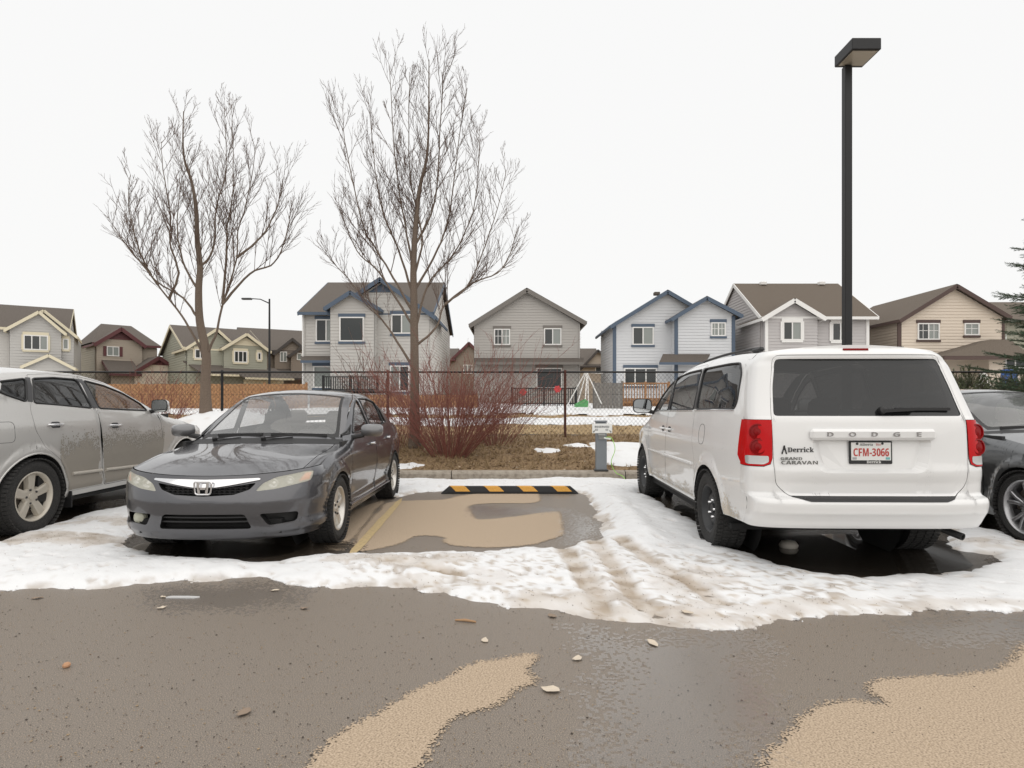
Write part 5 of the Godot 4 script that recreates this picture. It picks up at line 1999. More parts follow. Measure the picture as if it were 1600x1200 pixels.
			dirt = maxf(dirt, zonal * smoothstep(0.16, 0.02, absf(n1.get_noise_2d(x * 3.2 + 5.0, d * 3.2))) * 0.0 + zonal * smoothstep(0.10, 0.42, spot + grain * 0.5) * 0.75)
			dirt = maxf(dirt, rut * (0.85 + 0.6 * grain))
			dirt = maxf(dirt, (1.0 - smoothstep(0.01, 0.09, s)) * smoothstep(-0.1, 0.3, grain + blot * 0.7) * (0.6 if d < 5.6 else 0.75))
			dirt = maxf(dirt, smoothstep(0.40, 0.55, fp) * 0.5)
			dirt = maxf(dirt, smoothstep(0.36, 0.50, spot) * 0.7 * (0.25 + zone + zonal * 0.5))
			dirt = clampf(dirt, 0.0, 1.0)
			var clean := Color(0.745, 0.75, 0.76)
			var dirty := Color(0.47, 0.40, 0.325).lerp(Color(0.31, 0.25, 0.19), clampf(grain + 0.3, 0.0, 1.0))
			col[id] = clean.lerp(dirty, dirt)
	var sf := SurfaceTool.new()
	sf.begin(Mesh.PRIMITIVE_TRIANGLES)
	sf.set_smooth_group(0)
	var index := PackedInt32Array()
	index.resize(w * hh)
	index.fill(-1)
	var nv := 0
	for j in hh - 1:
		for i in w - 1:
			var a := j * w + i
			if not (ok[a] and ok[a + 1] and ok[a + w] and ok[a + w + 1]):
				continue
			for q in [a, a + 1, a + w, a + w + 1]:
				if index[q] < 0:
					index[q] = nv
					nv += 1
					sf.set_color(col[q])
					sf.add_vertex(pos[q])
	for j in hh - 1:
		for i in w - 1:
			var a := j * w + i
			if not (ok[a] and ok[a + 1] and ok[a + w] and ok[a + w + 1]):
				continue
			for q in [a, a + w, a + 1, a + 1, a + w, a + w + 1]:
				sf.add_index(index[q])
	sf.generate_normals()
	var o := obm("snow_bank", sf.commit(), M.snow)
	stuff(o, "half melted dirty snow lying between and in front of the stalls", "snow")
	# sand and bark crumbs melted out on the snow, and broken crusts along its edge
	var gm := MultiMesh.new()
	gm.transform_format = MultiMesh.TRANSFORM_3D
	gm.use_colors = true
	var cm := MultiMesh.new()
	cm.transform_format = MultiMesh.TRANSFORM_3D
	cm.use_colors = true
	var sb := MB.new()
	sb.box(Vector3.ZERO, Vector3(2, 1, 1.4), 0.45)
	gm.mesh = sb.mesh()
	cm.mesh = gm.mesh
	var gl := []
	var cl := []
	for k in 60000:
		var i := rng.randi_range(1, w - 2)
		var j := rng.randi_range(1, hh - 2)
		var id := j * w + i
		if not ok[id] or pos[id].y < 0.006:
			continue
		var dirty: float = clampf((0.745 - col[id].b) * 2.4, 0.0, 1.0)
		if gl.size() < 5200 and rng.randf() < 0.05 + dirty:
			gl.append(pos[id] + Vector3(rng.randf_range(-0.016, 0.016), 0.002, rng.randf_range(-0.016, 0.016)))
		var edge := not (ok[id - 3 * w] if j > 3 else 1) or pos[maxi(id - 2 * w, 0)].y < 0.004
		if edge and cl.size() < 420:
			cl.append([pos[id] + Vector3(rng.randf_range(-0.03, 0.03), 0.0, rng.randf_range(-0.01, 0.05)), col[id]])
	gm.instance_count = gl.size()
	for k in gl.size():
		var s := rng.randf_range(0.0012, 0.0036)
		gm.set_instance_transform(k, Transform3D(Basis(Vector3.UP, rng.randf() * TAU).scaled(Vector3(s, s, s)), gl[k]))
		gm.set_instance_color(k, Color(0.07, 0.05, 0.035).lerp(Color(0.25, 0.18, 0.11), rng.randf()))
	cm.instance_count = cl.size()
	for k in cl.size():
		var s := rng.randf_range(0.006, 0.022)
		cm.set_instance_transform(k, Transform3D(Basis(Vector3(rng.randf(), 1, rng.randf()).normalized(), rng.randf() * TAU).scaled(Vector3(s, s * 0.8, s)), cl[k][0] * Vector3(1, 0, 1) + Vector3(0, s * 0.3, 0)))
		cm.set_instance_color(k, cl[k][1])
	for e in [[gm, "snow_grit", "brown sand and bark crumbs lying on the old snow", "grit"], [cm, "snow_crumbs", "broken crusts of snow along the melting edge", "snow"]]:
		var gi := MultiMeshInstance3D.new()
		gi.name = e[1]
		gi.multimesh = e[0]
		gi.material_override = M.vertex_matte
		add_child(gi)
		stuff(gi, e[2], e[3])

# ---- the strip behind the kerb and the open ground beyond --------------
func grid_land(xa: float, xb: float, da: float, db: float, sx: float, sdd: float, fn: Callable, colf: Callable, keep: Callable) -> ArrayMesh:
	var w := int((xb - xa) / sx) + 1
	var h := int((db - da) / sdd) + 1
	var sf := SurfaceTool.new()
	sf.begin(Mesh.PRIMITIVE_TRIANGLES)
	sf.set_smooth_group(0)
	var ok := PackedByteArray()
	for j in h:
		for i in w:
			var x := xa + (xb - xa) * i / (w - 1)
			var d := da + (db - da) * j / (h - 1)
			ok.append(1 if keep.call(x, d) else 0)
			sf.set_color(colf.call(x, d))
			sf.add_vertex(Vector3(x, fn.call(x, d), -d))
	for j in h - 1:
		for i in w - 1:
			var a := j * w + i
			if ok[a] and ok[a + 1] and ok[a + w] and ok[a + w + 1]:
				for q in [a, a + w, a + 1, a + 1, a + w, a + w + 1]:
					sf.add_index(q)
	sf.generate_normals()
	return sf.commit()

func far_snow(x: float, d: float) -> float:
	# how deep inside a snow field: positive where snow lies
	var e := n3.get_noise_2d(x * 0.6, d) * 0.9 + n1.get_noise_2d(x * 0.7, d * 1.4) * 0.55
	var s := -9.0
	s = maxf(s, minf(d - 18.0, 20.7 - d) * 0.7 + e * 0.75)
	s = maxf(s, minf(d - 25.2, 41.0 - d) * 0.6 + e)
	# patch behind the pedestal, left by the plough
	s = maxf(s, minf(minf(x - 1.62, 7.5 - x), minf(d - 11.05 - 0.10 * n1.get_noise_2d(x * 2.0, d), 13.1 - 0.12 * (x - 1.6) - d)) + n1.get_noise_2d(x, d) * 0.10)
	# remnants on the planted strip
	for bit in [[0.75, 12.2, 0.17], [-2.0, 10.98, 0.22], [-2.5, 11.4, 0.16], [1.35, 12.7, 0.16]]:
		s = maxf(s, bit[2] - Vector2((x - bit[0]) * 0.6, d - bit[1]).length() + n1.get_noise_2d(x * 2.0, d * 2.0) * 0.14)
	s = maxf(s, (heap(x, d) - 0.14) * 1.6 + n1.get_noise_2d(x * 1.5, d * 1.5) * 0.12)
	return s

func build_land() -> void:
	var verge := obm("verge", grid_land(-24, 24, 10.75, 14.6, 0.12, 0.10, land, func(_x, _d): return Color(1, 1, 1), func(_x, _d): return true), M.dead_grass)
	structure(verge, "brown planted strip of dead grass behind the kerb", "ground")
	var field := obm("open_ground", grid_land(-130, 130, 14.6, 170, 0.9, 0.7, land, func(_x, _d): return Color(1, 1, 1), func(_x, _d): return true), M.field_grass)
	structure(field, "tan winter grass of the open ground behind the fence", "ground")
	var sn := func(x, d): return land(x, d) + clampf(far_snow(x, d) * 0.25, -0.05, 0.09) + heap(x, d) + n2.get_noise_2d(x, d) * 0.012
	var white := func(x, d): return Color(0.745, 0.75, 0.76).lerp(Color(0.55, 0.5, 0.43), smoothstep(0.25, 0.5, n2.get_noise_2d(x * 0.7, d * 0.7)) * 0.4)
	var a := obm("snow_field", grid_land(-17, 17, 10.8, 22.0, 0.11, 0.10, sn, white, func(x, d): return far_snow(x, d) > -0.16), M.snow)
	stuff(a, "patches of old snow on the planted strip and the near grass", "snow")
	var b := obm("snow_field", grid_land(-40, 40, 22.0, 42.0, 0.3, 0.25, sn, white, func(x, d): return far_snow(x, d) > -0.16), M.snow)
	stuff(b, "broad sheet of snow in front of the back yards", "snow")
	# dead grass blades and leaf litter
	var blade := MB.new()
	for k in 5:
		var a0 := TAU * k / 5.0 + 0.4 * k
		var lean := Vector3(cos(a0), 0, sin(a0)) * (0.25 + 0.12 * k)
		var sidew := Vector3(-sin(a0), 0, cos(a0)) * 0.035
		var m1 := Vector3(0, 0.55, 0) + lean * 0.5
		var tip := Vector3(0, 0.75 - 0.08 * k, 0) + lean * 1.5
		blade.quad(-sidew, sidew, m1 + sidew * 0.7, m1 - sidew * 0.7)
		blade.tri(m1 - sidew * 0.7, m1 + sidew * 0.7, tip)
	var leaf := MB.new()
	var lf := [Vector3(-0.5, 0.05, 0), Vector3(-0.15, 0.0, 0.3), Vector3(0.3, 0.12, 0.24), Vector3(0.55, 0.02, 0), Vector3(0.25, 0.10, -0.26), Vector3(-0.2, 0.16, -0.28)]
	for k in range(1, 5):
		leaf.tri(lf[0], lf[k], lf[k + 1])
	var sets := [
		["dead_grass_tufts", blade, 9000, 10.8, 14.3, 12.0, 0.05, 0.14, "tufts of dead tan grass on the planted strip"],
		["leaf_litter", leaf, 12000, 10.78, 13.6, 11.0, 0.022, 0.06, "brown leaf litter under the shrubs on the planted strip"],
		["field_grass_tufts", blade, 12000, 14.2, 26.0, 20.0, 0.05, 0.12, "matted tan grass showing between the snow sheets"]]
	for s in sets:
		var mm := MultiMesh.new()
		mm.transform_format = MultiMesh.TRANSFORM_3D
		mm.use_colors = true
		mm.mesh = s[1].mesh()
		var xs := []
		var i := 0
		while i < s[2]:
			var d := rng.randf_range(s[3], s[4])
			var x: float = rng.randf_range(-s[5], s[5])
			if far_snow(x, d) > -0.03 and rng.randf() > 0.03:
				i += 1
				continue
			var sc := rng.randf_range(s[6], s[7])
			var bs := Basis(Vector3.UP, rng.randf() * TAU) * Basis(Vector3.RIGHT, rng.randf_range(-0.5, 0.5))
			xs.append([Transform3D(bs.scaled(Vector3(sc, sc, sc)), Vector3(x, land(x, d) + (0.006 if s[1] == leaf else -0.005), -d)), rng.randf()])
			i += 1
		mm.instance_count = xs.size()
		for k in xs.size():
			mm.set_instance_transform(k, xs[k][0])
			var t: float = xs[k][1]
			var c := Color(0.36, 0.26, 0.14).lerp(Color(0.20, 0.135, 0.07), t)
			if s[1] == leaf:
				c = Color(0.26, 0.165, 0.09).lerp(Color(0.12, 0.07, 0.04), t)
				if t > 0.93:
					c = Color(0.5, 0.42, 0.32)
			mm.set_instance_color(k, c)
		var o := MultiMeshInstance3D.new()
		o.name = s[0]
		o.multimesh = mm
		o.material_override = M.vertex_matte
		add_child(o)
		stuff(o, s[8], "grass" if s[1] == blade else "leaves")

# ---- plants ------------------------------------------------------------
func spline(pts: Array, seg := 5) -> PackedVector3Array:
	var o := PackedVector3Array()
	for i in pts.size() - 1:
		var a: Vector3 = pts[i]
		var b: Vector3 = pts[i + 1]
		var pa: Vector3 = pts[maxi(i - 1, 0)]
		var pb: Vector3 = pts[mini(i + 2, pts.size() - 1)]
		for k in seg:
			o.append(a.cubic_interpolate(b, pa, pb, float(k) / seg))
	o.append(pts[-1])
	return o

func shoot(mb: MB, p: Vector3, dir: Vector3, ln: float, r: float, depth: int, up: float, spread: float, kids: int) -> void:
	var pts := PackedVector3Array([p])
	var rad := PackedFloat32Array([r])
	var d := dir.normalized()
	var n := 5 if depth > 0 else 4
	for i in n:
		d = (d + Vector3(rng.randf_range(-0.06, 0.06), up * 0.16 + rng.randf_range(-0.04, 0.04), rng.randf_range(-0.06, 0.06))).normalized()
		pts.append(pts[-1] + d * ln / n)
		rad.append(r * lerpf(1.0, 0.45, float(i + 1) / n))
	mb.tube(pts, rad, 4 if r > 0.008 else 3)
	if depth <= 0:
		return
	for k in kids:
		var t := (k + rng.randf_range(0.2, 0.9)) / kids * 0.85 + 0.12
		var fi := t * n
		var i := mini(int(fi), n - 1)
		var q := pts[i].lerp(pts[i + 1], fi - i)
		var td := (pts[i + 1] - pts[i]).normalized()
		var side := td.cross(Vector3(rng.randf_range(-1, 1), rng.randf_range(-1, 1), rng.randf_range(-1, 1))).normalized()
		var nd := (td + side * rng.randf_range(spread * 0.6, spread * 1.3)).normalized()
		shoot(mb, q, nd, ln * rng.randf_range(0.30, 0.62) * (1.1 - t * 0.5), maxf(r * 0.6, 0.0034), depth - 1, up, spread, maxi(2, kids - 3))

func bare_tree(called: String, label: String, d: float, trunk: Array, r0: float, limbs: Array, dens: float, squeeze: float, slim: float) -> void:
	var base := P(trunk[0], trunk[1], d)
	var o := thing(called, label, "tree", base, 0.0, "bare trees on the planted strip")
	var conv3 := func(a: Array, bow: float) -> Array:
		var out := []
		for i in a.size() / 2:
			var p := P(a[i * 2], a[i * 2 + 1], d) - base
			# limbs end a little inside the outline that their shoots fill
			var hk := smoothstep(1.0, 6.0, p.y)
			p.y *= lerpf(1.0, squeeze, hk)
			p.x *= lerpf(1.0, slim, hk)
			out.append(p)
		return out
	var tp := spline(conv3.call(trunk, 0.0), 6)
	var tr := PackedFloat32Array()
	for i in tp.size():
		var t := float(i) / (tp.size() - 1)
		tr.append(r0 * pow(1.0 - t, 0.95) * 0.95 + 0.008 + (0.05 * exp(-t * 30.0)))
	var mb := MB.new()
	tp.insert(0, tp[0] + Vector3(0, -0.35, 0))
	tr.insert(0, tr[0] * 1.25)
	mb.tube(tp, tr, 12)
	obj("trunk", mb, M.bark, o)
	var tw := MB.new()
	var spawn := func(pts: PackedVector3Array, from: float, rr0: float) -> void:
		var total := 0.0
		for i in pts.size() - 1:
			total += pts[i].distance_to(pts[i + 1])
		var n := int(total / 0.30 * dens)
		for k in n:
			var t := from + (1.0 - from) * (k + rng.randf()) / n
			var fi := t * (pts.size() - 1)
			var i := mini(int(fi), pts.size() - 2)
			var q := pts[i].lerp(pts[i + 1], fi - i)
			var td := (pts[i + 1] - pts[i]).normalized()
			var a := rng.randf() * TAU
			var side := Vector3(cos(a), 0.15, sin(a))
			var nd := (td * 0.75 + side * 0.72 + Vector3(0, 0.35, 0)).normalized()
			var ln := rng.randf_range(0.7, 1.75) * lerpf(1.0, 0.45, t)
			shoot(tw, q, nd, ln, lerpf(0.0095, 0.0055, t) * rng.randf_range(0.8, 1.15), 2, 0.55, 0.55, 6)
	var grown_pts := tp.duplicate()
	for l in limbs:
		# a limb starts on the nearest wood already grown, then leans towards or away from us
		var bow := rng.randf_range(-0.45, 0.3)
		var flat: Array = conv3.call(l, 0.0)
		var z0 := 0.0
		var near := 1e9
		for g in grown_pts:
			var dd: float = Vector2(g.x - flat[0].x, g.y - flat[0].y).length()
			if dd < near:
				near = dd
				z0 = g.z
		for i in flat.size():
			flat[i].z = z0 + bow * absf(flat[i].x - flat[0].x) + bow * 0.22 * (flat[i].y - flat[0].y)
		var lp := spline(flat, 5)
		var lr := PackedFloat32Array()
		for i in lp.size():
			var t := float(i) / (lp.size() - 1)
			lr.append(lerpf(r0 * 0.31, 0.005, pow(t, 0.6)))
			if i > 0:
				lp[i] += Vector3(rng.randf_range(-1, 1), rng.randf_range(-1, 1), rng.randf_range(-1, 1)) * 0.009
		var lm := MB.new()
		lm.tube(lp, lr, 7)
		obj("limb", lm, M.bark, o)
		grown_pts.append_array(lp)
		spawn.call(lp, 0.22, r0 * 0.4)
	spawn.call(tp, 0.42, r0)
	stuff(obj("twigs", tw, M.twig, o))

func build_trees() -> void:
	rng.seed = 21
	bare_tree("bare_tree", "bare vase-shaped tree forking low behind the sedan", 13.0,
		[322, 650, 321, 600, 322, 552, 312, 500, 310, 450, 312, 410, 307, 360, 305, 310, 297, 260, 282, 210, 282, 138], 0.105, [
		[322, 556, 340, 525, 355, 475, 370, 440, 385, 400, 390, 355, 405, 320, 420, 275, 432, 215],
		[321, 560, 296, 510, 265, 465, 235, 425, 215, 380, 195, 310, 195, 250],
		[265, 465, 277, 420, 262, 370, 260, 320, 242, 235, 237, 185],
		[312, 410, 335, 380, 342, 305, 360, 240, 357, 135],
		[355, 475, 367, 385, 370, 340, 385, 275, 385, 145],
		[355, 475, 400, 425, 440, 405, 465, 350, 470, 320],
		[235, 425, 212, 392, 190, 350, 172, 300],
		[310, 450, 285, 400, 275, 330, 283, 250],
		[385, 400, 420, 360, 445, 300, 455, 250],
		[312, 500, 290, 465, 255, 440, 225, 400, 190, 350]], 1.65, 0.93, 0.88)
	bare_tree("bare_tree", "tall bare tree with a straight leader rising from the red shrub", 12.4,
		[648, 702, 648, 600, 647, 485, 646, 410, 650, 335, 657, 275, 670, 210, 672, 68], 0.10, [
		[648, 540, 680, 510, 695, 470, 730, 440, 765, 360, 785, 300, 802, 230],
		[647, 490, 615, 430, 585, 380, 565, 340, 540, 225, 535, 180],
		[646, 460, 620, 380, 590, 310, 575, 235, 562, 120],
		[646, 410, 632, 340, 615, 230, 605, 75],
		[647, 450, 685, 380, 705, 320, 720, 210, 735, 110],
		[650, 370, 680, 300, 690, 160, 695, 66],
		[640, 565, 605, 510, 580, 480, 540, 430, 505, 395],
		[695, 470, 740, 430, 790, 400, 822, 320],
		[647, 510, 590, 420, 550, 380, 517, 305],
		[648, 520, 670, 440, 715, 385, 750, 300, 757, 180],
		[646, 430, 660, 360, 640, 250, 640, 90]], 1.7, 0.96, 0.93)

func stem_shrub(called: String, label: String, at: Vector3, wide: float, high: float, n: int, m: Material, group: String, r := 0.006) -> void:
	var o := thing(called, label, "shrub", at, 0.0, group)
	var mb := MB.new()
	for i in n:
		var a := rng.randf() * TAU
		var k := sqrt(rng.randf())
		var dir := Vector3(cos(a) * k * wide * 1.1, high, sin(a) * k * wide * 0.7)
		shoot(mb, Vector3(cos(a) * k * 0.22 * wide, -0.05, sin(a) * k * 0.2 * wide), dir, dir.length() * rng.randf_range(0.6, 1.08), r * rng.randf_range(0.8, 1.35), 2, 0.12, 0.6, 5)
	var s := obj("stems", mb, m, o)
	stuff(s)

func build_shrubs() -> void:
	var g := "red-stemmed shrubs along the fence"
	stem_shrub("dogwood_shrub", "large red-stemmed shrub spreading in front of the chain link fence", Vector3(-1.2, land(-1.2, 11.75), -11.75), 1.7, 1.8, 120, M.red_stem, g, 0.0065)
	stem_shrub("dogwood_shrub", "red-stemmed shrub tangled round the straight-leader tree", Vector3(-2.3, land(-2.3, 12.5), -12.5), 0.9, 1.15, 34, M.red_stem, g)
	stem_shrub("dogwood_shrub", "thin red shrub beside the fence post near the pedestal", Vector3(-0.35, land(-0.35, 12.9), -12.9), 1.3, 1.35, 60, M.red_stem, g, 0.0055)
	stem_shrub("dogwood_shrub", "reddish shrub by the snow heap near the vase-shaped tree", Vector3(-7.6, land(-7.6, 13.2), -13.2), 0.9, 1.35, 34, M.red_stem, g)
	stem_shrub("dogwood_shrub", "sparse reddish shrub between the snow heap and the sedan", Vector3(-5.3, land(-5.3, 13.6), -13.6), 0.8, 1.1, 24, M.red_stem, g, 0.005)
	stem_shrub("sapling", "pale thin-stemmed sapling behind the roof of the sedan", Vector3(-2.95, land(-2.95, 12.4), -12.4), 0.55, 1.95, 7, M.twig, "", 0.010)

# needles set along twigs of one branch
func needle_branch(mb: MB, p: Vector3, dir: Vector3, ln: float, dens: float, nl: float, droop: float) -> void:
	var pts := PackedVector3Array([p])
	var d := dir.normalized()
	var n := 6
	for i in n:
		d = (d + Vector3(0, -droop if i < 3 else droop * 1.6, 0)).normalized()
		pts.append(pts[-1] + d * ln / n)
	var rad := PackedFloat32Array()
	for i in n + 1:
		rad.append(lerpf(0.014, 0.004, float(i) / n))
	mb.col = Color(0.09, 0.06, 0.04)
	mb.tube(pts, rad, 3)
	var side := d.cross(Vector3.UP).normalized()
	var twigs := int(ln * 15 * dens) + 4
	for k in twigs:
		var t := 0.12 + 0.88 * float(k) / twigs
		var fi := t * n
		var i := mini(int(fi), n - 1)
		var q := pts[i].lerp(pts[i + 1], fi - i)
		var sg := 1.0 if k % 2 == 0 else -1.0
		var td := (d * 0.85 + side * sg * rng.randf_range(0.4, 1.0) + Vector3(0, rng.randf_range(-0.45, 0.12), 0)).normalized()
		var tl := (0.14 + 0.36 * (1.0 - t)) * rng.randf_range(0.7, 1.2) * minf(1.0, ln)
		needles(mb, q, td, tl, nl)
	needles(mb, pts[n - 1], d, ln / n * 1.4, nl)

func needles(mb: MB, p: Vector3, d: Vector3, ln: float, nl: float) -> void:
	var k := int(ln / 0.0065)
	var x := d.cross(Vector3(0.3, 1, 0.2)).normalized()
	var y := d.cross(x)
	for i in k:
		var t := float(i) / k
		var a := rng.randf() * TAU
		var o := (x * cos(a) + y * sin(a)).normalized()
		var q := p + d * ln * t
		var tip := q + (o * 0.8 + d * 0.75).normalized() * nl * rng.randf_range(0.7, 1.1)
		var w := d.cross(o).normalized() * nl * 0.10
		var s := rng.randf_range(0.7, 1.25)
		mb.col = (Color(0.095, 0.11, 0.05) if nl > 0.07 else Color(0.048, 0.08, 0.042)) * s
		mb.tri(q - w, q + w, tip)

func build_conifers() -> void:
	# spruce whose branches reach into the frame
	var at := Vector3(11.7, land(11.7, 12.1), -12.1)
	var o := thing("spruce_tree", "dark green spruce reaching in beside the beige house", "tree", at)
	var tk := MB.new()
	tk.tube(PackedVector3Array([Vector3(0, -0.2, 0), Vector3(0, 2.5, 0), Vector3(0, 5.5, 0), Vector3(0, 7.7, 0)]), PackedFloat32Array([0.16, 0.13, 0.06, 0.012]), 8)
	obj("trunk", tk, M.bark, o)
	var cr := MB.new()
	var hgt := 7.6
	var y := 0.4
	while y < hgt - 0.1:
		var k := 1.0 - y / hgt
		var nb := 7 + int(8 * k)
		for i in nb:
			var a := TAU * (i + rng.randf() * 0.7) / nb + y * 2.1
			# the side away from the lot is out of sight and kept sparse
			if cos(a) > 0.15 and i % 4 != 0:
				continue
			var ln := (0.25 + 2.25 * k) * rng.randf_range(0.7, 1.08)
			needle_branch(cr, Vector3(0, y + rng.randf_range(-0.12, 0.12), 0), Vector3(cos(a), lerpf(0.5, 0.05, k), sin(a)), ln, 1.0, 0.052, 0.06 * k + 0.01)
		y += 0.17
	stuff(obj("needles", cr, M.needles, o))
	# low mugo pines by the fence
	for e in [[1512, 17.0, 0.72, 1.95, "bushy green pine showing above the shoulder of the minivan"], [1562, 18.5, 0.7, 1.75, "bushy green pine beside the white covered figure"], [1594, 17.0, 0.8, 1.8, "bushy green pine under the spruce branches"], [1488, 19.0, 0.5, 1.7, "smallest green pine tucked behind the minivan roof"]]:
		var x: float = (e[0] - 800) / F * e[1]
		var b := thing("mountain_pine", e[4], "shrub", Vector3(x, land(x, e[1]), -e[1]), 0.0, "low pines by the fence")
		var mb := MB.new()
		for i in 430:
			var a := rng.randf() * TAU
			var r := sqrt(rng.randf())
			var dir := Vector3(cos(a) * r * 0.9, rng.randf_range(0.5, 1.1), sin(a) * r * 0.9)
			var q: Vector3 = Vector3(cos(a) * r * e[2] * 0.7, e[3] * rng.randf_range(0.15, 0.75) * (1.15 - r * 0.5), sin(a) * r * e[2] * 0.7)
			needles(mb, q, dir.normalized(), rng.randf_range(0.14, 0.28), 0.09)
		for i in 14:
			var a := rng.randf() * TAU
			mb.col = Color(0.09, 0.06, 0.04)
			mb.tube(PackedVector3Array([Vector3(0, -0.05, 0), Vector3(cos(a) * e[2] * 0.35, e[3] * 0.4, sin(a) * e[2] * 0.35), Vector3(cos(a) * e[2] * 0.6, e[3] * 0.8, sin(a) * e[2] * 0.6)]), PackedFloat32Array([0.02, 0.014, 0.006]), 4)
		stuff(obj("needles", mb, M.pine_needles, b))

# ---- houses ------------------------------------------------------------
# every measure below is a photo pixel on the plane of that house's front, D metres away
var HD := 40.0
var HO: Node3D

func hx(x: float) -> float:
	return (x - 800.0) / F * HD

func hy(y: float) -> float:
	return EYE - (y - YH) / F * HD

func house(called: String, label: String, d: float, xc: float, group := "houses beyond the open ground") -> Node3D:
	HD = d
	HO = thing(called, label, "house", Vector3(hx(xc), land(hx(xc), d), -d), 0.0, group)
	return HO

func hp(called: String, mb: MB, m: Material, parent: Node3D = null) -> MeshInstance3D:
	var o := obj(called, mb, m, parent if parent else HO)
	if o and parent == null:
		o.position = -HO.position
	return o

# lapped boards over a polygon in the plane o + u*x + UP*y, facing n
func siding(mb: MB, p: PackedVector2Array, o: Vector3, u: Vector3, n: Vector3, lap := 0.19) -> void:
	var lo := 1e9
	var hi := -1e9
	var xa := 1e9
	var xb := -1e9
	for q in p:
		lo = minf(lo, q.y)
		hi = maxf(hi, q.y)
		xa = minf(xa, q.x)
		xb = maxf(xb, q.x)
	var y := lo
	while y < hi - 0.005:
		var y1 := minf(y + lap, hi)
		for r in Geometry2D.intersect_polygons(p, PackedVector2Array([Vector2(xa - 1, y), Vector2(xb + 1, y), Vector2(xb + 1, y1), Vector2(xa - 1, y1)])):
			var w := PackedVector3Array()
			for q in r:
				w.append(o + u * q.x + Vector3(0, q.y, 0) + n * (0.032 * (1.0 - (q.y - y) / lap)))
			for i in range(1, w.size() - 1):
				mb.dir_tri(n, w[0], w[i], w[i + 1])
			var ma := 1e9
			var mx := -1e9
			for q in r:
				if q.y < y + 0.004:
					ma = minf(ma, q.x)
					mx = maxf(mx, q.x)
			if mx > ma:
				var b := o + Vector3(0, y, 0)
				mb.dir_tri(Vector3.DOWN, b + u * ma, b + u * mx, b + u * mx + n * 0.032)
				mb.dir_tri(Vector3.DOWN, b + u * ma, b + u * mx + n * 0.032, b + u * ma + n * 0.032)
		y = y1

# front wall from a pixel polygon, dz metres nearer than the plane of the house
func front_wall(called: String, a: Array, m: Material, dz := 0.0) -> void:
	var p := PackedVector2Array()
	for i in a.size() / 2:
		p.append(Vector2(hx(a[i * 2]), hy(a[i * 2 + 1])))
	var mb := MB.new()
	siding(mb, p, Vector3(0, 0, -HD + dz), Vector3.RIGHT, Vector3(0, 0, 1))
	hp(called, mb, m)

# side wall at pixel column x, from the front plane back by deep metres; face -1 left, 1 right; heights in metres at front and back
func side_wall(called: String, x: float, deep: float, ytop: float, m: Material, face: float, peak := -1.0, dz := 0.0, ybase := 1.0) -> void:
	var p := PackedVector2Array([Vector2(0, ybase), Vector2(deep, ybase), Vector2(deep, hy(ytop))])
	if peak > 0.0:
		p.append(Vector2(deep * 0.5, peak))
	p.append(Vector2(0, hy(ytop)))
	var mb := MB.new()
	siding(mb, p, Vector3(hx(x), 0, -HD + dz), Vector3(0, 0, -1), Vector3(face, 0, 0))
	hp(called, mb, m)

func slab(mb: MB, a: Vector3, b: Vector3, c: Vector3, d: Vector3, t := 0.14) -> void:
	var n := (c - a).cross(b - a).normalized()
	if n.y < 0:
		n = -n
	var k := n * -t
	var mid := (a + b + c + d) / 4 + k * 0.5
	mb.out_quad(mid, a, b, c, d)
	mb.out_quad(mid, a + k, b + k, c + k, d + k)
	mb.out_quad(mid, a, b, b + k, a + k)
	mb.out_quad(mid, b, c, c + k, b + k)
	mb.out_quad(mid, c, d, d + k, c + k)
	mb.out_quad(mid, d, a, a + k, d + k)

# gable roof whose gable faces us: eave ends and peak in pixels; runs back by deep metres
func gable_roof(xl: float, yl: float, xp: float, yp: float, xr: float, yr: float, deep: float, roof: Material, trim: Material, dz := 0.0, over := 0.35, board := 0.24) -> void:
	var z0 := -HD + dz + over
	var z1 := -HD + dz - deep
	var l := Vector3(hx(xl), hy(yl), 0)
	var p := Vector3(hx(xp), hy(yp), 0)
	var r := Vector3(hx(xr), hy(yr), 0)
	var f := Vector3(0, 0, z0)
	var b := Vector3(0, 0, z1)
	for e in [[l, -1.0], [r, 1.0]]:
		var mb := MB.new()
		slab(mb, e[0] + f, p + f, p + b, e[0] + b, 0.10)
		hp("roof_slope", mb, roof)
		var tb := MB.new()
		var dn := Vector3(0, -board * 0.5 - 0.02, 0.02)
		tb.beam(e[0] + f + dn, p + f + dn, board, 0.05, Vector3(0, 0, 1))
		hp("rake_board", tb, trim)
		var gb := MB.new()
		gb.beam(e[0] + f + Vector3(0, -0.11, 0), e[0] + b + Vector3(0, -0.11, 0), 0.10, 0.16)
		hp("gutter", gb, trim)

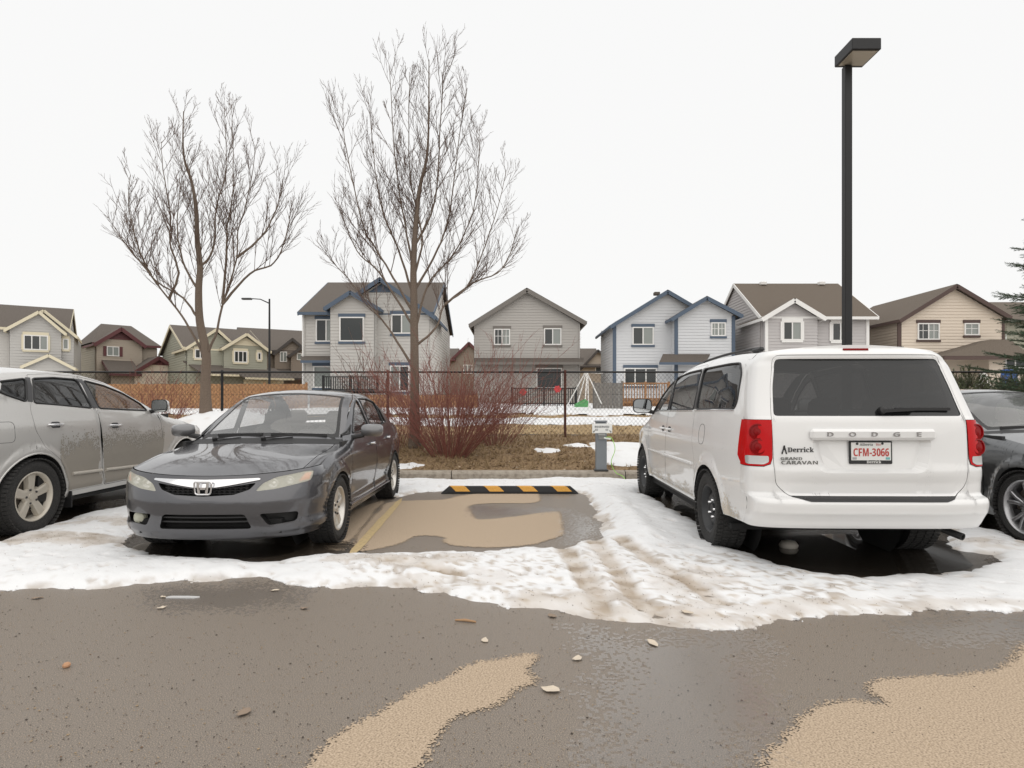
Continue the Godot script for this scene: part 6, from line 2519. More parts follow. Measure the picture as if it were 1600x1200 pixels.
# roof whose eave faces us, ridge parallel to the front
func eave_roof(xl: float, xr: float, ye: float, ridge: float, deep: float, roof: Material, trim: Material, dz := 0.0, over := 0.45, hip := 0.0) -> void:
	var z0 := -HD + dz + over
	var zm := -HD + dz - deep * 0.5
	var z1 := -HD + dz - deep - over
	var xa := hx(xl)
	var xb := hx(xr)
	var y := hy(ye)
	var a := MB.new()
	slab(a, Vector3(xa, y, z0), Vector3(xb, y, z0), Vector3(xb - hip, ridge, zm), Vector3(xa + hip, ridge, zm), 0.10)
	hp("roof_slope", a, roof)
	var b := MB.new()
	slab(b, Vector3(xa, y, z1), Vector3(xb, y, z1), Vector3(xb - hip, ridge, zm), Vector3(xa + hip, ridge, zm), 0.10)
	hp("roof_slope", b, roof)
	if hip > 0.0:
		for e in [[xa, 1.0], [xb, -1.0]]:
			var h := MB.new()
			h.tri(Vector3(e[0], y, z0), Vector3(e[0], y, z1), Vector3(e[0] + hip * e[1], ridge, zm))
			hp("roof_slope", h, roof)
	var g := MB.new()
	g.beam(Vector3(xa, y - 0.10, z0 + 0.02), Vector3(xb, y - 0.10, z0 + 0.02), 0.10, 0.17)
	hp("gutter", g, trim)
	if hip <= 0.0:
		for e in [xa, xb]:
			var t := MB.new()
			t.beam(Vector3(e, y - 0.12, z0), Vector3(e, ridge - 0.12, zm), 0.05, 0.22)
			t.beam(Vector3(e, ridge - 0.12, zm), Vector3(e, y - 0.12, z1), 0.05, 0.22)
			hp("rake_board", t, trim)

# lean-to roof over a lower storey
func skirt_roof(xl: float, xr: float, ye: float, yt: float, out: float, roof: Material, trim: Material, dz := 0.0) -> void:
	var mb := MB.new()
	var k := HD / (HD - out - dz)
	var ze := -HD + dz + out
	var de := -ze
	var y0 := EYE - (ye - YH) / F * de
	slab(mb, Vector3((xl - 800) / F * de, y0, ze), Vector3((xr - 800) / F * de, y0, ze), Vector3(hx(xr), hy(yt), -HD + dz), Vector3(hx(xl), hy(yt), -HD + dz), 0.09)
	hp("porch_roof", mb, roof)
	var g := MB.new()
	g.beam(Vector3((xl - 800) / F * de, y0 - 0.08, ze + 0.03), Vector3((xr - 800) / F * de, y0 - 0.08, ze + 0.03), 0.08, 0.15)
	hp("gutter", g, trim)

# window by pixel corners; panes side by side; trims: header and sill board
func window(x0: float, y0: float, x1: float, y1: float, panes: int, frame: Material, trim: Material, dz := 0.0, curtain := 0, bars := false, surround := false) -> void:
	var w := Node3D.new()
	w.name = "window"
	HO.add_child(w, true)
	var a := Vector3(hx(x0), hy(y1), -HD + dz)
	var b := Vector3(hx(x1), hy(y0), -HD + dz)
	var c := (a + b) * 0.5
	w.position = c - HO.position
	var hw := (b.x - a.x) * 0.5
	var hh := (b.y - a.y) * 0.5
	var t := 0.07
	var fr := MB.new()
	for e in [[-hw + t / 2, 0.0, t, hh * 2], [hw - t / 2, 0.0, t, hh * 2], [0.0, hh - t / 2, hw * 2 - t * 2, t], [0.0, -hh + t / 2, hw * 2 - t * 2, t]]:
		fr.box(Vector3(e[0], e[1], 0.025), Vector3(e[2], e[3], 0.09))
	for i in range(1, panes):
		fr.box(Vector3(lerpf(-hw, hw, float(i) / panes), 0, 0.02), Vector3(0.07, hh * 2 - t * 2, 0.07))
	obj("frame", fr, frame, w)
	for i in panes:
		var pa := lerpf(-hw, hw, float(i) / panes) + 0.035
		var pb := lerpf(-hw, hw, float(i + 1) / panes) - 0.035
		var pn := MB.new()
		pn.box(Vector3((pa + pb) / 2, 0, 0.012), Vector3(pb - pa, hh * 2 - t * 2, 0.012))
		var m: Material = M.pane_dark
		if curtain == 1 or (curtain == 2 and i == panes - 1) or (curtain == 3 and i == 0):
			m = M.pane_curtain
		obj("pane", pn, m, w)
		if bars:
			var br := MB.new()
			br.box(Vector3((pa + pb) / 2, 0, 0.022), Vector3(0.03, hh * 2 - t * 2, 0.02))
			br.box(Vector3((pa + pb) / 2, hh * 0.1, 0.0225), Vector3(pb - pa, 0.03, 0.018))
			obj("glazing_bar", br, frame, w)
	if trim:
		var hb := MB.new()
		hb.box(Vector3(0, hh + 0.10, 0.02), Vector3(hw * 2 + 0.14, 0.20, 0.07))
		obj("header_board", hb, trim, w)
		var sb := MB.new()
		sb.box(Vector3(0, -hh - 0.07, 0.03), Vector3(hw * 2 + 0.14, 0.13, 0.09))
		obj("sill", sb, trim, w)
		if surround:
			for sg in [-1.0, 1.0]:
				var jb := MB.new()
				jb.box(Vector3(sg * (hw + 0.07), 0, 0.02), Vector3(0.14, hh * 2, 0.07))
				obj("jamb_board", jb, trim, w)

func corner_board(x: float, yt: float, yb: float, m: Material, dz := 0.0, wide := 0.16) -> void:
	var mb := MB.new()
	mb.box(Vector3(hx(x), (hy(yt) + hy(yb)) / 2, -HD + dz + 0.01), Vector3(wide, hy(yt) - hy(yb), 0.09))
	hp("corner_board", mb, m)

func back_box(xl: float, xr: float, ytop: float, deep: float, m: Material, dz := 0.0) -> void:
	# plain rear wall that closes the house
	var mb := MB.new()
	mb.box(Vector3((hx(xl) + hx(xr)) / 2, (1.0 + hy(ytop)) / 2, -HD + dz - deep), Vector3(hx(xr) - hx(xl), hy(ytop) - 1.0, 0.15))
	hp("rear_wall", mb, m)

func downpipe(x: float, yt: float, yb: float, m: Material, dz := 0.0) -> void:
	var mb := MB.new()
	mb.box(Vector3(hx(x), (hy(yt) + hy(yb)) / 2, -HD + dz + 0.08), Vector3(0.08, hy(yt) - hy(yb), 0.07))
	hp("downpipe", mb, m)

func roof_vent(x: float, y: float, back: float, m: Material) -> void:
	var d := HD + back
	var mb := MB.new()
	mb.box(P(x, y, d), Vector3(0.4, 0.22, 0.4), 0.03)
	hp("roof_vent", mb, m)

func build_houses() -> void:
	var b := 645.0
	# grey house with blue trim behind the tall tree
	house("grey_house", "grey two-storey house with blue trim and a double front gable", 38.0, 575)
	var d: Material = M.side_grey
	front_wall("wall", [475, b, 526, b, 526, 490, 475, 490], d)
	front_wall("wall", [526, b, 592, b, 592, 484, 559, 463, 526, 484], d, 1.3)
	side_wall("wall", 526, 1.3, 487, d, -1.0, -1.0, 1.3)
	side_wall("wall", 592, 0.8, 487, d, 1.0, -1.0, 1.3)
	front_wall("wall", [526, b, 673, b, 673, 491, 599, 443, 526, 489], d, 0.5)
	side_wall("wall", 673, 12.0, 492, M.side_white, 1.0, hy(442) + 0.7, 0.5)
	side_wall("wall", 475, 11.5, 490, d, -1.0, hy(442) + 0.7)
	back_box(475, 673, 492, 11.5, d)
	eave_roof(469, 679, 489, EYE + (630 - 441) / F * (38.0 + 5.7), 11.5, M.shingle, M.trim_blue)
	gable_roof(519, 490, 598, 437, 684, 497, 6.0, M.shingle, M.trim_blue, 0.5)
	gable_roof(519, 486, 558, 461, 601, 486, 3.0, M.shingle, M.trim_blue, 1.3)
	front_wall("gable_panel", [579, 459, 618, 459, 599, 446], M.trim_blue, 0.53)
	skirt_roof(470, 526, 563, 556, 0.9, M.shingle, M.trim_blue)
	window(494, 499, 526, 534, 2, M.frame_white, M.trim_blue, 0.02, 2)
	window(540, 500, 577, 537, 1, M.frame_white, M.trim_blue, 1.33, 0)
	window(614, 493, 646, 523, 2, M.frame_white, M.trim_blue, 0.52, 2)
	window(490, 572, 526, 606, 1, M.frame_white, M.trim_blue, 0.02, 1)
	window(612, 572, 642, 612, 2, M.frame_white, M.trim_blue, 0.52, 3)
	corner_board(475, 490, b, M.side_grey)
	downpipe(474, 492, b, M.frame_white)
	# plain grey house with a front gable
	house("grey_house", "warm grey gabled house with two small upper windows", 43.0, 822)
	d = M.side_warm
	front_wall("wall", [741, b, 906, b, 906, 505, 822, 456, 741, 505], d)
	side_wall("wall", 741, 11.0, 506, d, -1.0)
	side_wall("wall", 906, 11.0, 506, d, 1.0)
	back_box(741, 906, 506, 11.0, d)
	gable_roof(734, 507, 823, 451, 915, 503, 11.4, M.shingle, M.trim_taupe, 0.0, 0.4, 0.3)
	skirt_roof(741, 912, 566, 559, 1.0, M.shingle, M.trim_taupe)
	window(772, 514, 797, 539, 2, M.frame_white, M.trim_taupe, 0.02, 2, true)
	window(850, 513, 877, 539, 2, M.frame_white, M.trim_taupe, 0.02, 2)
	window(838, 575, 878, 607, 1, M.frame_white, M.trim_taupe, 0.02, 0)
	downpipe(905, 507, b, M.side_warm)
	# pale blue-grey house with blue trim
	house("blue_house", "pale blue-grey house with dark blue trim and two stepped gables", 40.0, 1045)
	d = M.side_pale
	front_wall("wall", [960, b, 1122, b, 1122, 504, 1041, 459, 960, 503], d)
	front_wall("wall", [1050, b, 1137, b, 1137, 495, 1094, 472, 1050, 496], d, 1.0)
	side_wall("wall", 1050, 1.0, 496, d, -1.0, -1.0, 1.0)
	side_wall("wall", 960, 6.0, 506, d, -1.0)
	side_wall("wall", 1137, 8.0, 497, d, 1.0, -1.0, 1.0)
	back_box(960, 1137, 500, 6.0, d)
	gable_roof(952, 509, 1041, 454, 1128, 505, 6.4, M.shingle, M.trim_blue, 0.0, 0.4)
	gable_roof(1040, 501, 1094, 468, 1148, 496, 6.0, M.shingle, M.trim_blue, 1.0, 0.4)
	corner_board(960, 505, b, M.trim_blue, 0.0, 0.22)
	corner_board(1050, 497, b, M.trim_blue, 1.0, 0.22)
	corner_board(1137, 497, b, M.trim_blue, 1.0, 0.22)
	skirt_roof(1030, 1102, 566, 555, 0.9, M.shingle, M.trim_blue, 1.0)
	window(988, 511, 1021, 539, 2, M.frame_white, M.trim_blue, 0.02, 2)
	window(1103, 507, 1125, 528, 2, M.frame_white, M.trim_blue, 1.02, 1, true)
	window(975, 575, 1026, 603, 3, M.frame_white, M.trim_blue, 0.02, 0)
	roof_vent(1026, 459, 3.0, M.shingle)
	# grey house with white trim and a broad brown roof
	house("lilac_house", "lilac-grey house with white trim under a broad brown roof", 38.0, 1270)
	d = M.side_lilac
	var pk := EYE + (630 - 443) / F * 42.2
	front_wall("wall", [1188, b, 1356, b, 1356, 497, 1188, 497], d)
	front_wall("wall", [1192, b, 1271, b, 1271, 498, 1232, 474, 1192, 498], d, 0.5)
	side_wall("wall", 1192, 0.5, 498, d, -1.0, -1.0, 0.5)
	side_wall("wall", 1271, 0.5, 498, d, 1.0, -1.0, 0.5)
	side_wall("wall", 1188, 8.4, 497, d, -1.0, pk - 0.15)
	side_wall("wall", 1356, 8.4, 497, d, 1.0, pk - 0.15)
	back_box(1188, 1356, 497, 8.4, d)
	eave_roof(1184, 1366, 496, pk, 8.4, M.shingle_brown, M.frame_white)
	gable_roof(1182, 499, 1232, 469, 1280, 498, 3.8, M.shingle_brown, M.frame_white, 0.5, 0.35, 0.26)
	corner_board(1192, 498, b, M.frame_white, 0.52, 0.18)
	corner_board(1355, 498, b, M.frame_white, 0.02, 0.18)
	window(1217, 504, 1246, 533, 2, M.frame_white, M.frame_white, 0.53, 2, false, true)
	window(1299, 504, 1326, 533, 2, M.frame_white, M.frame_white, 0.03, 2, false, true)
	roof_vent(1192, 443, 4.0, M.frame_white)
	roof_vent(1283, 443, 4.0, M.frame_white)
	# beige house with brown trim
	house("beige_house", "beige gabled house with brown trim and a hipped porch", 38.0, 1487)
	d = M.side_beige
	front_wall("wall", [1405, b, 1567, b, 1567, 496, 1489, 450, 1405, 498], d)
	side_wall("wall", 1405, 8.0, 499, M.side_tan, -1.0)
	side_wall("wall", 1567, 8.0, 497, d, 1.0)
	back_box(1405, 1567, 499, 8.0, d)
	gable_roof(1400, 500, 1489, 445, 1573, 495, 8.4, M.shingle_brown, M.trim_brown, 0.0, 0.35)
	corner_board(1405, 500, b, M.trim_brown, 0.0, 0.22)
	corner_board(1567, 497, b, M.trim_brown)
	window(1433, 505, 1467, 531, 2, M.frame_white, M.trim_brown, 0.02, 2, true)
	window(1506, 505, 1529, 524, 1, M.frame_white, M.trim_brown, 0.02, 1, true)
	var ph := MB.new()
	var zf := -HD + 2.4
	var k := 35.6 / F
	var e0 := Vector3((1474 - 800) * k, EYE + (630 - 556) * k, zf)
	var e1 := Vector3((1612 - 800) * k, EYE + (630 - 556) * k, zf)
	var r0 := Vector3(hx(1530), hy(533), -HD + 0.9)
	var r1 := Vector3(hx(1560), hy(533), -HD + 0.9)
	slab(ph, e0, e1, r1, r0, 0.1)
	slab(ph, e0, r0, Vector3(r0.x, r0.y, -HD), Vector3(e0.x, e0.y, -HD), 0.1)
	slab(ph, e1, r1, Vector3(r1.x, r1.y, -HD), Vector3(e1.x, e1.y, -HD), 0.1)
	hp("porch_roof", ph, M.shingle_brown)
	var pg := MB.new()
	pg.beam(e0 + Vector3(0, -0.12, 0.03), e1 + Vector3(0, -0.12, 0.03), 0.1, 0.2)
	hp("gutter", pg, M.trim_brown)
	front_wall("wall", [1512, b, 1600, b, 1600, 558, 1512, 558], d, 1.7)
	window(1535, 561, 1580, 578, 3, M.frame_white, M.trim_brown, 1.72, 2)
	# grey-green house at the right edge, behind the spruce
	house("green_house", "grey-green house half hidden behind the spruce", 44.0, 1625)
	front_wall("wall", [1572, b, 1720, b, 1720, 500, 1572, 500], M.side_green)
	side_wall("wall", 1572, 9.0, 500, M.side_green, -1.0)
	eave_roof(1566, 1728, 500, EYE + (630 - 472) / F * 48.5, 9.0, M.shingle_brown, M.trim_taupe)
	# light grey house at the left edge
	house("grey_house", "light grey house with cream trim and a low gabled porch", 42.0, 55)
	d = M.side_light
	front_wall("wall", [-60, b, 20, b, 20, 514, -60, 514], M.side_grey)
	front_wall("wall", [20, b, 96, b, 96, 518, 62, 492, 20, 516], d, 0.8)
	front_wall("wall", [20, b, 115, b, 115, 521, 70, 488, 20, 520], d, 0.5)
	side_wall("wall", 115, 9.0, 521, d, 1.0, -1.0, 0.5)
	side_wall("wall", 104, 9.0, 514, d, 1.0, 8.2)
	side_wall("wall", 20, 0.8, 516, d, -1.0, -1.0, 0.8)
	back_box(-60, 115, 518, 9.0, d)
	eave_roof(-66, 108, 514, EYE + (630 - 484) / F * 46.5, 9.0, M.shingle, M.trim_cream)
	gable_roof(13, 518, 63, 487, 104, 520, 5.0, M.shingle, M.trim_cream, 0.82, 0.35, 0.2)
	gable_roof(40, 500, 70, 484, 121, 523, 5.0, M.shingle, M.trim_cream, 0.5, 0.35, 0.2)
	window(40, 525, 76, 548, 3, M.frame_white, M.trim_cream, 0.83, 2, false, true)
	window(98, 528, 107, 545, 1, M.frame_white, M.trim_cream, 0.53, 1, false, true)
	gable_roof(40, 574, 80, 555, 120, 575, 2.5, M.shingle, M.trim_cream, 2.2, 0.3, 0.2)
	front_wall("wall", [45, b, 115, b, 115, 572, 80, 558, 45, 572], d, 2.2)
	HO.rotation.y = 0.56
	HO.scale = Vector3(0.83, 1, 0.83)
	# tan house with maroon trim
	house("tan_house", "tan house with maroon gables and shutters beside the garage roof", 52.0, 195)
	d = M.side_tan
	front_wall("wall", [150, b, 247, b, 247, 540, 150, 538], d)
	front_wall("wall", [150, b, 220, b, 220, 538, 186, 517, 150, 538], d, 0.5)
	side_wall("wall", 150, 7.5, 538, M.side_olive, -1.0)
	side_wall("wall", 247, 7.5, 540, d, 1.0)
	back_box(150, 247, 540, 7.5, d)
	eave_roof(144, 252, 538, EYE + (630 - 509) / F * 55.0, 7.5, M.shingle, M.trim_maroon, 0.0, 0.4, 1.6)
	gable_roof(145, 540, 186, 513, 225, 539, 4.0, M.shingle, M.trim_maroon, 0.5, 0.4, 0.3)
	front_wall("gable_panel", [164, 532, 208, 532, 186, 519], M.trim_maroon, 0.53)
	window(165, 543, 184, 558, 2, M.frame_white, null, 0.52, 1)
	for x in [162.3, 186.7]:
		var sh := MB.new()
		sh.box(Vector3(hx(x), (hy(543) + hy(558)) / 2, -HD + 0.55), Vector3(0.26, hy(543) - hy(558), 0.06))
		hp("shutter", sh, M.trim_maroon)
	window(205, 545, 216, 558, 1, M.frame_white, null, 0.02, 1)
	gable_roof(190, 584, 233, 557, 276, 584, 6.0, M.shingle, M.trim_maroon, 3.0, 0.4, 0.3)
	front_wall("wall", [196, b, 270, b, 270, 582, 233, 561, 196, 582], M.side_beige, 3.0)
	front_wall("gable_panel", [216, 571, 250, 571, 233, 561], M.trim_maroon, 3.05)
	eave_roof(158, 205, 586, EYE + (630 - 562) / F * 53.0, 6.0, M.shingle, M.trim_maroon, 3.0)
	front_wall("wall", [162, b, 198, b, 198, 586, 162, 586], M.side_tan, 2.8)
	HO.rotation.y = 0.80
	HO.scale = Vector3(0.87, 1, 0.87)
	# green semi with cream trim
	house("green_house", "sage green house with cream gables behind the vase-shaped tree", 48.0, 340)
	d = M.side_green
	front_wall("wall", [292, b, 345, b, 345, 545, 292, 545], d)
	front_wall("wall", [292, b, 374, b, 374, 547, 333, 519, 292, 547], d, 0.5)
	side_wall("wall", 292, 10.0, 546, M.side_green, -1.0, 7.5)
	front_wall("wall", [345, b, 415, b, 415, 544, 380, 524, 345, 543], d, 0.9)
	side_wall("wall", 345, 0.9, 543, d, -1.0, -1.0, 0.9)
	side_wall("wall", 415, 9.0, 545, d, 1.0, -1.0, 0.6)
	back_box(292, 415, 546, 12.0, d)
	eave_roof(286, 420, 545, EYE + (630 - 514) / F * 53.0, 10.0, M.shingle, M.trim_cream)
	gable_roof(288, 547, 335, 514, 372, 545, 5.0, M.shingle, M.trim_cream, 0.5, 0.3, 0.2)
	gable_roof(340, 545, 380, 519, 420, 546, 5.0, M.shingle, M.trim_cream, 0.9, 0.35, 0.22)
	front_wall("gable_panel", [358, 539, 402, 539, 380, 526], M.trim_cream, 0.93)
	window(303, 548, 319, 562, 2, M.frame_white, M.trim_cream, 0.52, 0, false, true)
	window(361, 548, 382, 566, 3, M.frame_white, M.trim_cream, 0.93, 0, false, true)
	window(399, 549, 405, 561, 1, M.frame_white, M.trim_cream, 0.93, 0, false, true)
	skirt_roof(288, 345, 584, 566, 2.0, M.shingle, M.trim_cream)
	skirt_roof(345, 430, 588, 573, 2.0, M.shingle, M.trim_cream, 0.6)
	var gd := MB.new()
	for i in 4:
		gd.box(P(395, 596 + i * 9, 46.6) + Vector3(0, 0, 0), Vector3(3.3, 0.40, 0.06), 0.02)
	hp("garage_door", gd, M.trim_cream)
	HO.rotation.y = 0.68
	HO.scale = Vector3(0.93, 1, 0.93)
	# brown house further back
	house("brown_house", "brown house with dark gables beyond the street lamp", 56.0, 440)
	d = M.side_brown
	front_wall("wall", [385, b, 482, b, 482, 548, 385, 548], d)
	front_wall("wall", [428, b, 480, b, 480, 552, 455, 532, 428, 552], d, 0.5)
	front_wall("wall", [452, b, 486, b, 486, 554, 470, 543, 452, 554], d, 1.0)
	side_wall("wall", 482, 10.0, 549, d, 1.0, 8.35)
	side_wall("wall", 385, 10.0, 549, d, -1.0, 8.35)
	back_box(385, 482, 550, 9.0, d)
	eave_roof(380, 488, 548, EYE + (630 - 516) / F * 61.0, 10.0, M.shingle, M.trim_dark)
	gable_roof(425, 553, 455, 528, 480, 548, 4.0, M.shingle, M.trim_dark, 0.5, 0.3, 0.25)
	gable_roof(447, 556, 470, 540, 492, 556, 4.0, M.shingle, M.trim_dark, 1.0, 0.3, 0.25)
	window(436, 550, 447, 566, 2, M.frame_white, null, 0.52, 1)
	window(461, 552, 475, 563, 2, M.frame_white, null, 1.02, 1)
	skirt_roof(428, 492, 590, 573, 2.4, M.shingle, M.trim_dark)
	HO.rotation.y = 0.5
	HO.scale = Vector3(0.95, 1, 0.95)
	# houses of the next street, seen in the gaps
	house("brown_house", "distant brown house seen between the two grey houses", 70.0, 722)
	front_wall("wall", [690, b, 760, b, 760, 562, 733, 538, 706, 562, 690, 562], M.side_brown)
	gable_roof(701, 565, 733, 534, 765, 565, 8.0, M.shingle, M.trim_maroon, 0.0, 0.3, 0.3)
	eave_roof(670, 712, 562, EYE + (630 - 545) / F * 75.0, 9.0, M.shingle, M.trim_maroon)
	window(724, 570, 738, 584, 2, M.frame_white, null, 0.02, 1)
	house("brown_house", "distant brown house seen beside the pale blue-grey house", 66.0, 925)
	front_wall("wall", [895, b, 962, b, 962, 572, 935, 548, 912, 572, 895, 572], M.side_tan)
	gable_roof(906, 576, 934, 546, 966, 574, 8.0, M.shingle, M.trim_dark, 0.0, 0.3, 0.25)
	eave_roof(880, 940, 572, EYE + (630 - 545) / F * 71.0, 9.0, M.shingle, M.trim_dark)
	window(930, 572, 940, 584, 1, M.frame_white, null, 0.02, 0)

# ---- fence, post, wheel stop, lamps, yard things -----------------------
func build_fence() -> void:
	var o := thing("chain_link_fence", "black chain link fence with rusty posts behind the planted strip", "fence", Vector3(0, 0.5, -14.0))
	var d := 14.0
	var xs := []
	for p in [-160, 46, 347, 606, 883, 1161, 1440, 1720]:
		xs.append((p - 800) / F * d)
	for x in xs:
		var mb := MB.new()
		mb.tube(PackedVector3Array([Vector3(x, land(x, d) - 0.7, 0), Vector3(x, 2.05 - 0.5, 0)]), PackedFloat32Array([0.030, 0.030]), 10)
		mb.lathe(Vector3(x, 2.05 - 0.5, 0), Vector3.UP, [Vector2(0.036, -0.02), Vector2(0.034, 0.012), Vector2(0.0, 0.035)], 10)
		obj("post", mb, M.rust if absf(x) < 6.0 else M.fence_black, o)
	for i in xs.size() - 1:
		var mb := MB.new()
		mb.tube(PackedVector3Array([Vector3(xs[i], 2.03 - 0.5, 0), Vector3(xs[i + 1], 2.03 - 0.5, 0)]), PackedFloat32Array([0.023, 0.023]), 8)
		obj("top_rail", mb, M.fence_black, o)
	var wire := MB.new()
	wire.tube(PackedVector3Array([Vector3(xs[0], 1.02, 0.02), Vector3(xs[-1], 1.02, 0.02)]), PackedFloat32Array([0.003, 0.003]), 3)
	var pitch := 0.095
	var y0 := 0.08
	var y1 := 1.51
	var hgt := y1 - y0
	var x: float = xs[0]
	while x < xs[-1]:
		for s in [1.0, -1.0]:
			var a := Vector3(x, y0, 0.026 + s * 0.003)
			var b := Vector3(x + s * hgt * 0.86, y1, 0.026 + s * 0.003)
			if b.x < xs[0] or b.x > xs[-1]:
				continue
			wire.tube(PackedVector3Array([a, b]), PackedFloat32Array([0.0026, 0.0026]), 3)
		x += pitch
	stuff(obj("wire_mesh", wire, M.fence_black, o))

func build_pedestal() -> void:
	var at := Vector3((939 - 800) / F * 10.66, 0.15, -10.66)
	var o := thing("power_pedestal", "grey metal plug-in post with a white reserved sign standing on the kerb", "post", at)
	var mb := MB.new()
	mb.box(Vector3(0, 0.42, 0), Vector3(0.19, 0.84, 0.11), 0.012)
	mb.box(Vector3(0, 0.855, 0), Vector3(0.205, 0.03, 0.13), 0.008)
	obj("post_body", mb, M.post_grey, o)
	var bs := MB.new()
	bs.box(Vector3(0, 0.012, 0), Vector3(0.24, 0.024, 0.16), 0.005)
	obj("base_plate", bs, M.dark_metal, o)
	var sg := MB.new()
	sg.box(Vector3(0.012, 0.735, 0.062), Vector3(0.345, 0.165, 0.008), 0.003)
	obj("sign_plate", sg, M.sign_white, o)
	var zz := 0.0672
	lettering(o, "sign_lettering", "RESERVED", 0.046, Vector3(0.008, 0.762, zz), Vector3.RIGHT, Vector3(0, 0, 1), M.trim, 0.001, 1.15)
	lettering(o, "sign_lettering", "62", 0.040, Vector3(-0.085, 0.712, zz), Vector3.RIGHT, Vector3(0, 0, 1), M.trim, 0.001, 1.1)
	lettering(o, "sign_lettering", "63", 0.040, Vector3(0.092, 0.712, zz), Vector3.RIGHT, Vector3(0, 0, 1), M.trim, 0.001, 1.1)
	for s in [-1.0, 1.0]:
		var ar := MB.new()
		var c := Vector3(0.012 + s * 0.142, 0.682, zz - 0.0005)
		var dr := Vector3(s * 0.7, -0.7, 0)
		var nr := Vector3(s * 0.7, 0.7, 0)
		ar.prism(PackedVector2Array([Vector2(-0.026, -0.006), Vector2(0.0, -0.006), Vector2(0.0, -0.015), Vector2(0.024, 0.0), Vector2(0.0, 0.015), Vector2(0.0, 0.006), Vector2(-0.026, 0.006)]), c, dr, nr, Vector3(0, 0, 1), 0.001)
		obj("sign_arrow", ar, M.trim, o)
	var ob := MB.new()
	ob.box(Vector3(0.0, 0.585, 0.07), Vector3(0.105, 0.085, 0.04), 0.01)
	obj("outlet_box", ob, M.outlet_grey, o)
	var lid := MB.new()
	lid.box(Vector3(0.0, 0.632, 0.09), Vector3(0.12, 0.012, 0.075), 0.004, Basis(Vector3.RIGHT, 0.35))
	obj("outlet_lid", lid, M.outlet_grey, o)
	# the cord from the outlet to the snow and on to the minivan
	var cd := MB.new()
	var pts := [at + Vector3(0.04, 0.575, 0.1)]
	for e in [[955, 684, 10.45], [961, 702, 10.42], [955, 722, 10.42], [962, 738, 10.45], [974, 745, 10.35], [978, 757, 9.9], [972, 763, 9.75], [985, 763, 9.6], [1000, 758, 9.5], [1004, 745, 9.5], [1008, 722, 9.45], [1016, 712, 9.42]]:
		pts.append(P(e[0], e[1], e[2]))
	var sp := spline(pts, 6)
	var rr := PackedFloat32Array()
	for i in sp.size():
		rr.append(0.006)
	cd.tube(sp, rr, 6)
	var cord := obj("extension_cord", cd, M.cord_green)
	tag(cord, "bright green extension cord running from the post to the minivan", "cord")
	var pg := MB.new()
	pg.beam(pts[0] + Vector3(0, 0, 0), P(954, 686, 10.5), 0.035, 0.03, Vector3.UP, 0.006)
	obm("plug", pg.mesh(), M.sign_white, cord)
	var blk := MB.new()
	blk.box(P(972, 762, 9.78), Vector3(0.07, 0.04, 0.05), 0.01)
	obm("cord_connector", blk.mesh(), M.dark_metal, cord)

func build_wheel_stop() -> void:
	var d := 9.0
	var xa := (690 - 800) / F * d
	var xb := (903 - 800) / F * d
	var o := thing("wheel_stop", "black rubber wheel stop with amber slanted stripes in the empty stall", "wheel stop", Vector3((xa + xb) / 2, 0.0, -d))
	var hw := (xb - xa) / 2
	var prof := func(x: float, e: float) -> Array:
		# section at x; e shrinks the ends
		return [Vector3(x, 0.0, 0.075), Vector3(x, 0.035 * e, 0.072), Vector3(x, 0.10 * e, 0.040), Vector3(x, 0.105 * e, -0.04), Vector3(x, 0.03 * e, -0.075), Vector3(x, 0.0, -0.075)]
	var mb := MB.new()
	var st := [[-hw, 0.12], [-hw + 0.11, 1.0], [hw - 0.11, 1.0], [hw, 0.12]]
	for i in 3:
		var a: Array = prof.call(st[i][0], st[i][1])
		var b: Array = prof.call(st[i + 1][0], st[i + 1][1])
		for k in 5:
			mb.out_quad(Vector3((st[i][0] + st[i + 1][0]) / 2, 0.02, 0), a[k], b[k], b[k + 1], a[k + 1])
	obj("rubber_body", mb, M.rubber, o)
	for i in 4:
		var cx := -hw + 0.27 + i * (hw * 2 - 0.52) / 3.0
		var s := MB.new()
		var w := 0.105
		for k in [1, 2]:
			var a: Array = prof.call(0.0, 1.0)
			var p: Vector3 = a[k]
			var q: Vector3 = a[k + 1]
			var off := Vector3(0, 0.002, 0.003)
			var s0 := 0.05 if k == 1 else -0.02
			var s1 := -0.02 if k == 1 else -0.06
			s.dir_tri(Vector3(0, 1, 1), Vector3(cx + s0 - w, p.y, p.z) + off, Vector3(cx + s0 + w, p.y, p.z) + off, Vector3(cx + s1 + w, q.y, q.z) + off)
			s.dir_tri(Vector3(0, 1, 1), Vector3(cx + s0 - w, p.y, p.z) + off, Vector3(cx + s1 + w, q.y, q.z) + off, Vector3(cx + s1 - w, q.y, q.z) + off)
		obj("stripe", s, M.stop_amber, o)

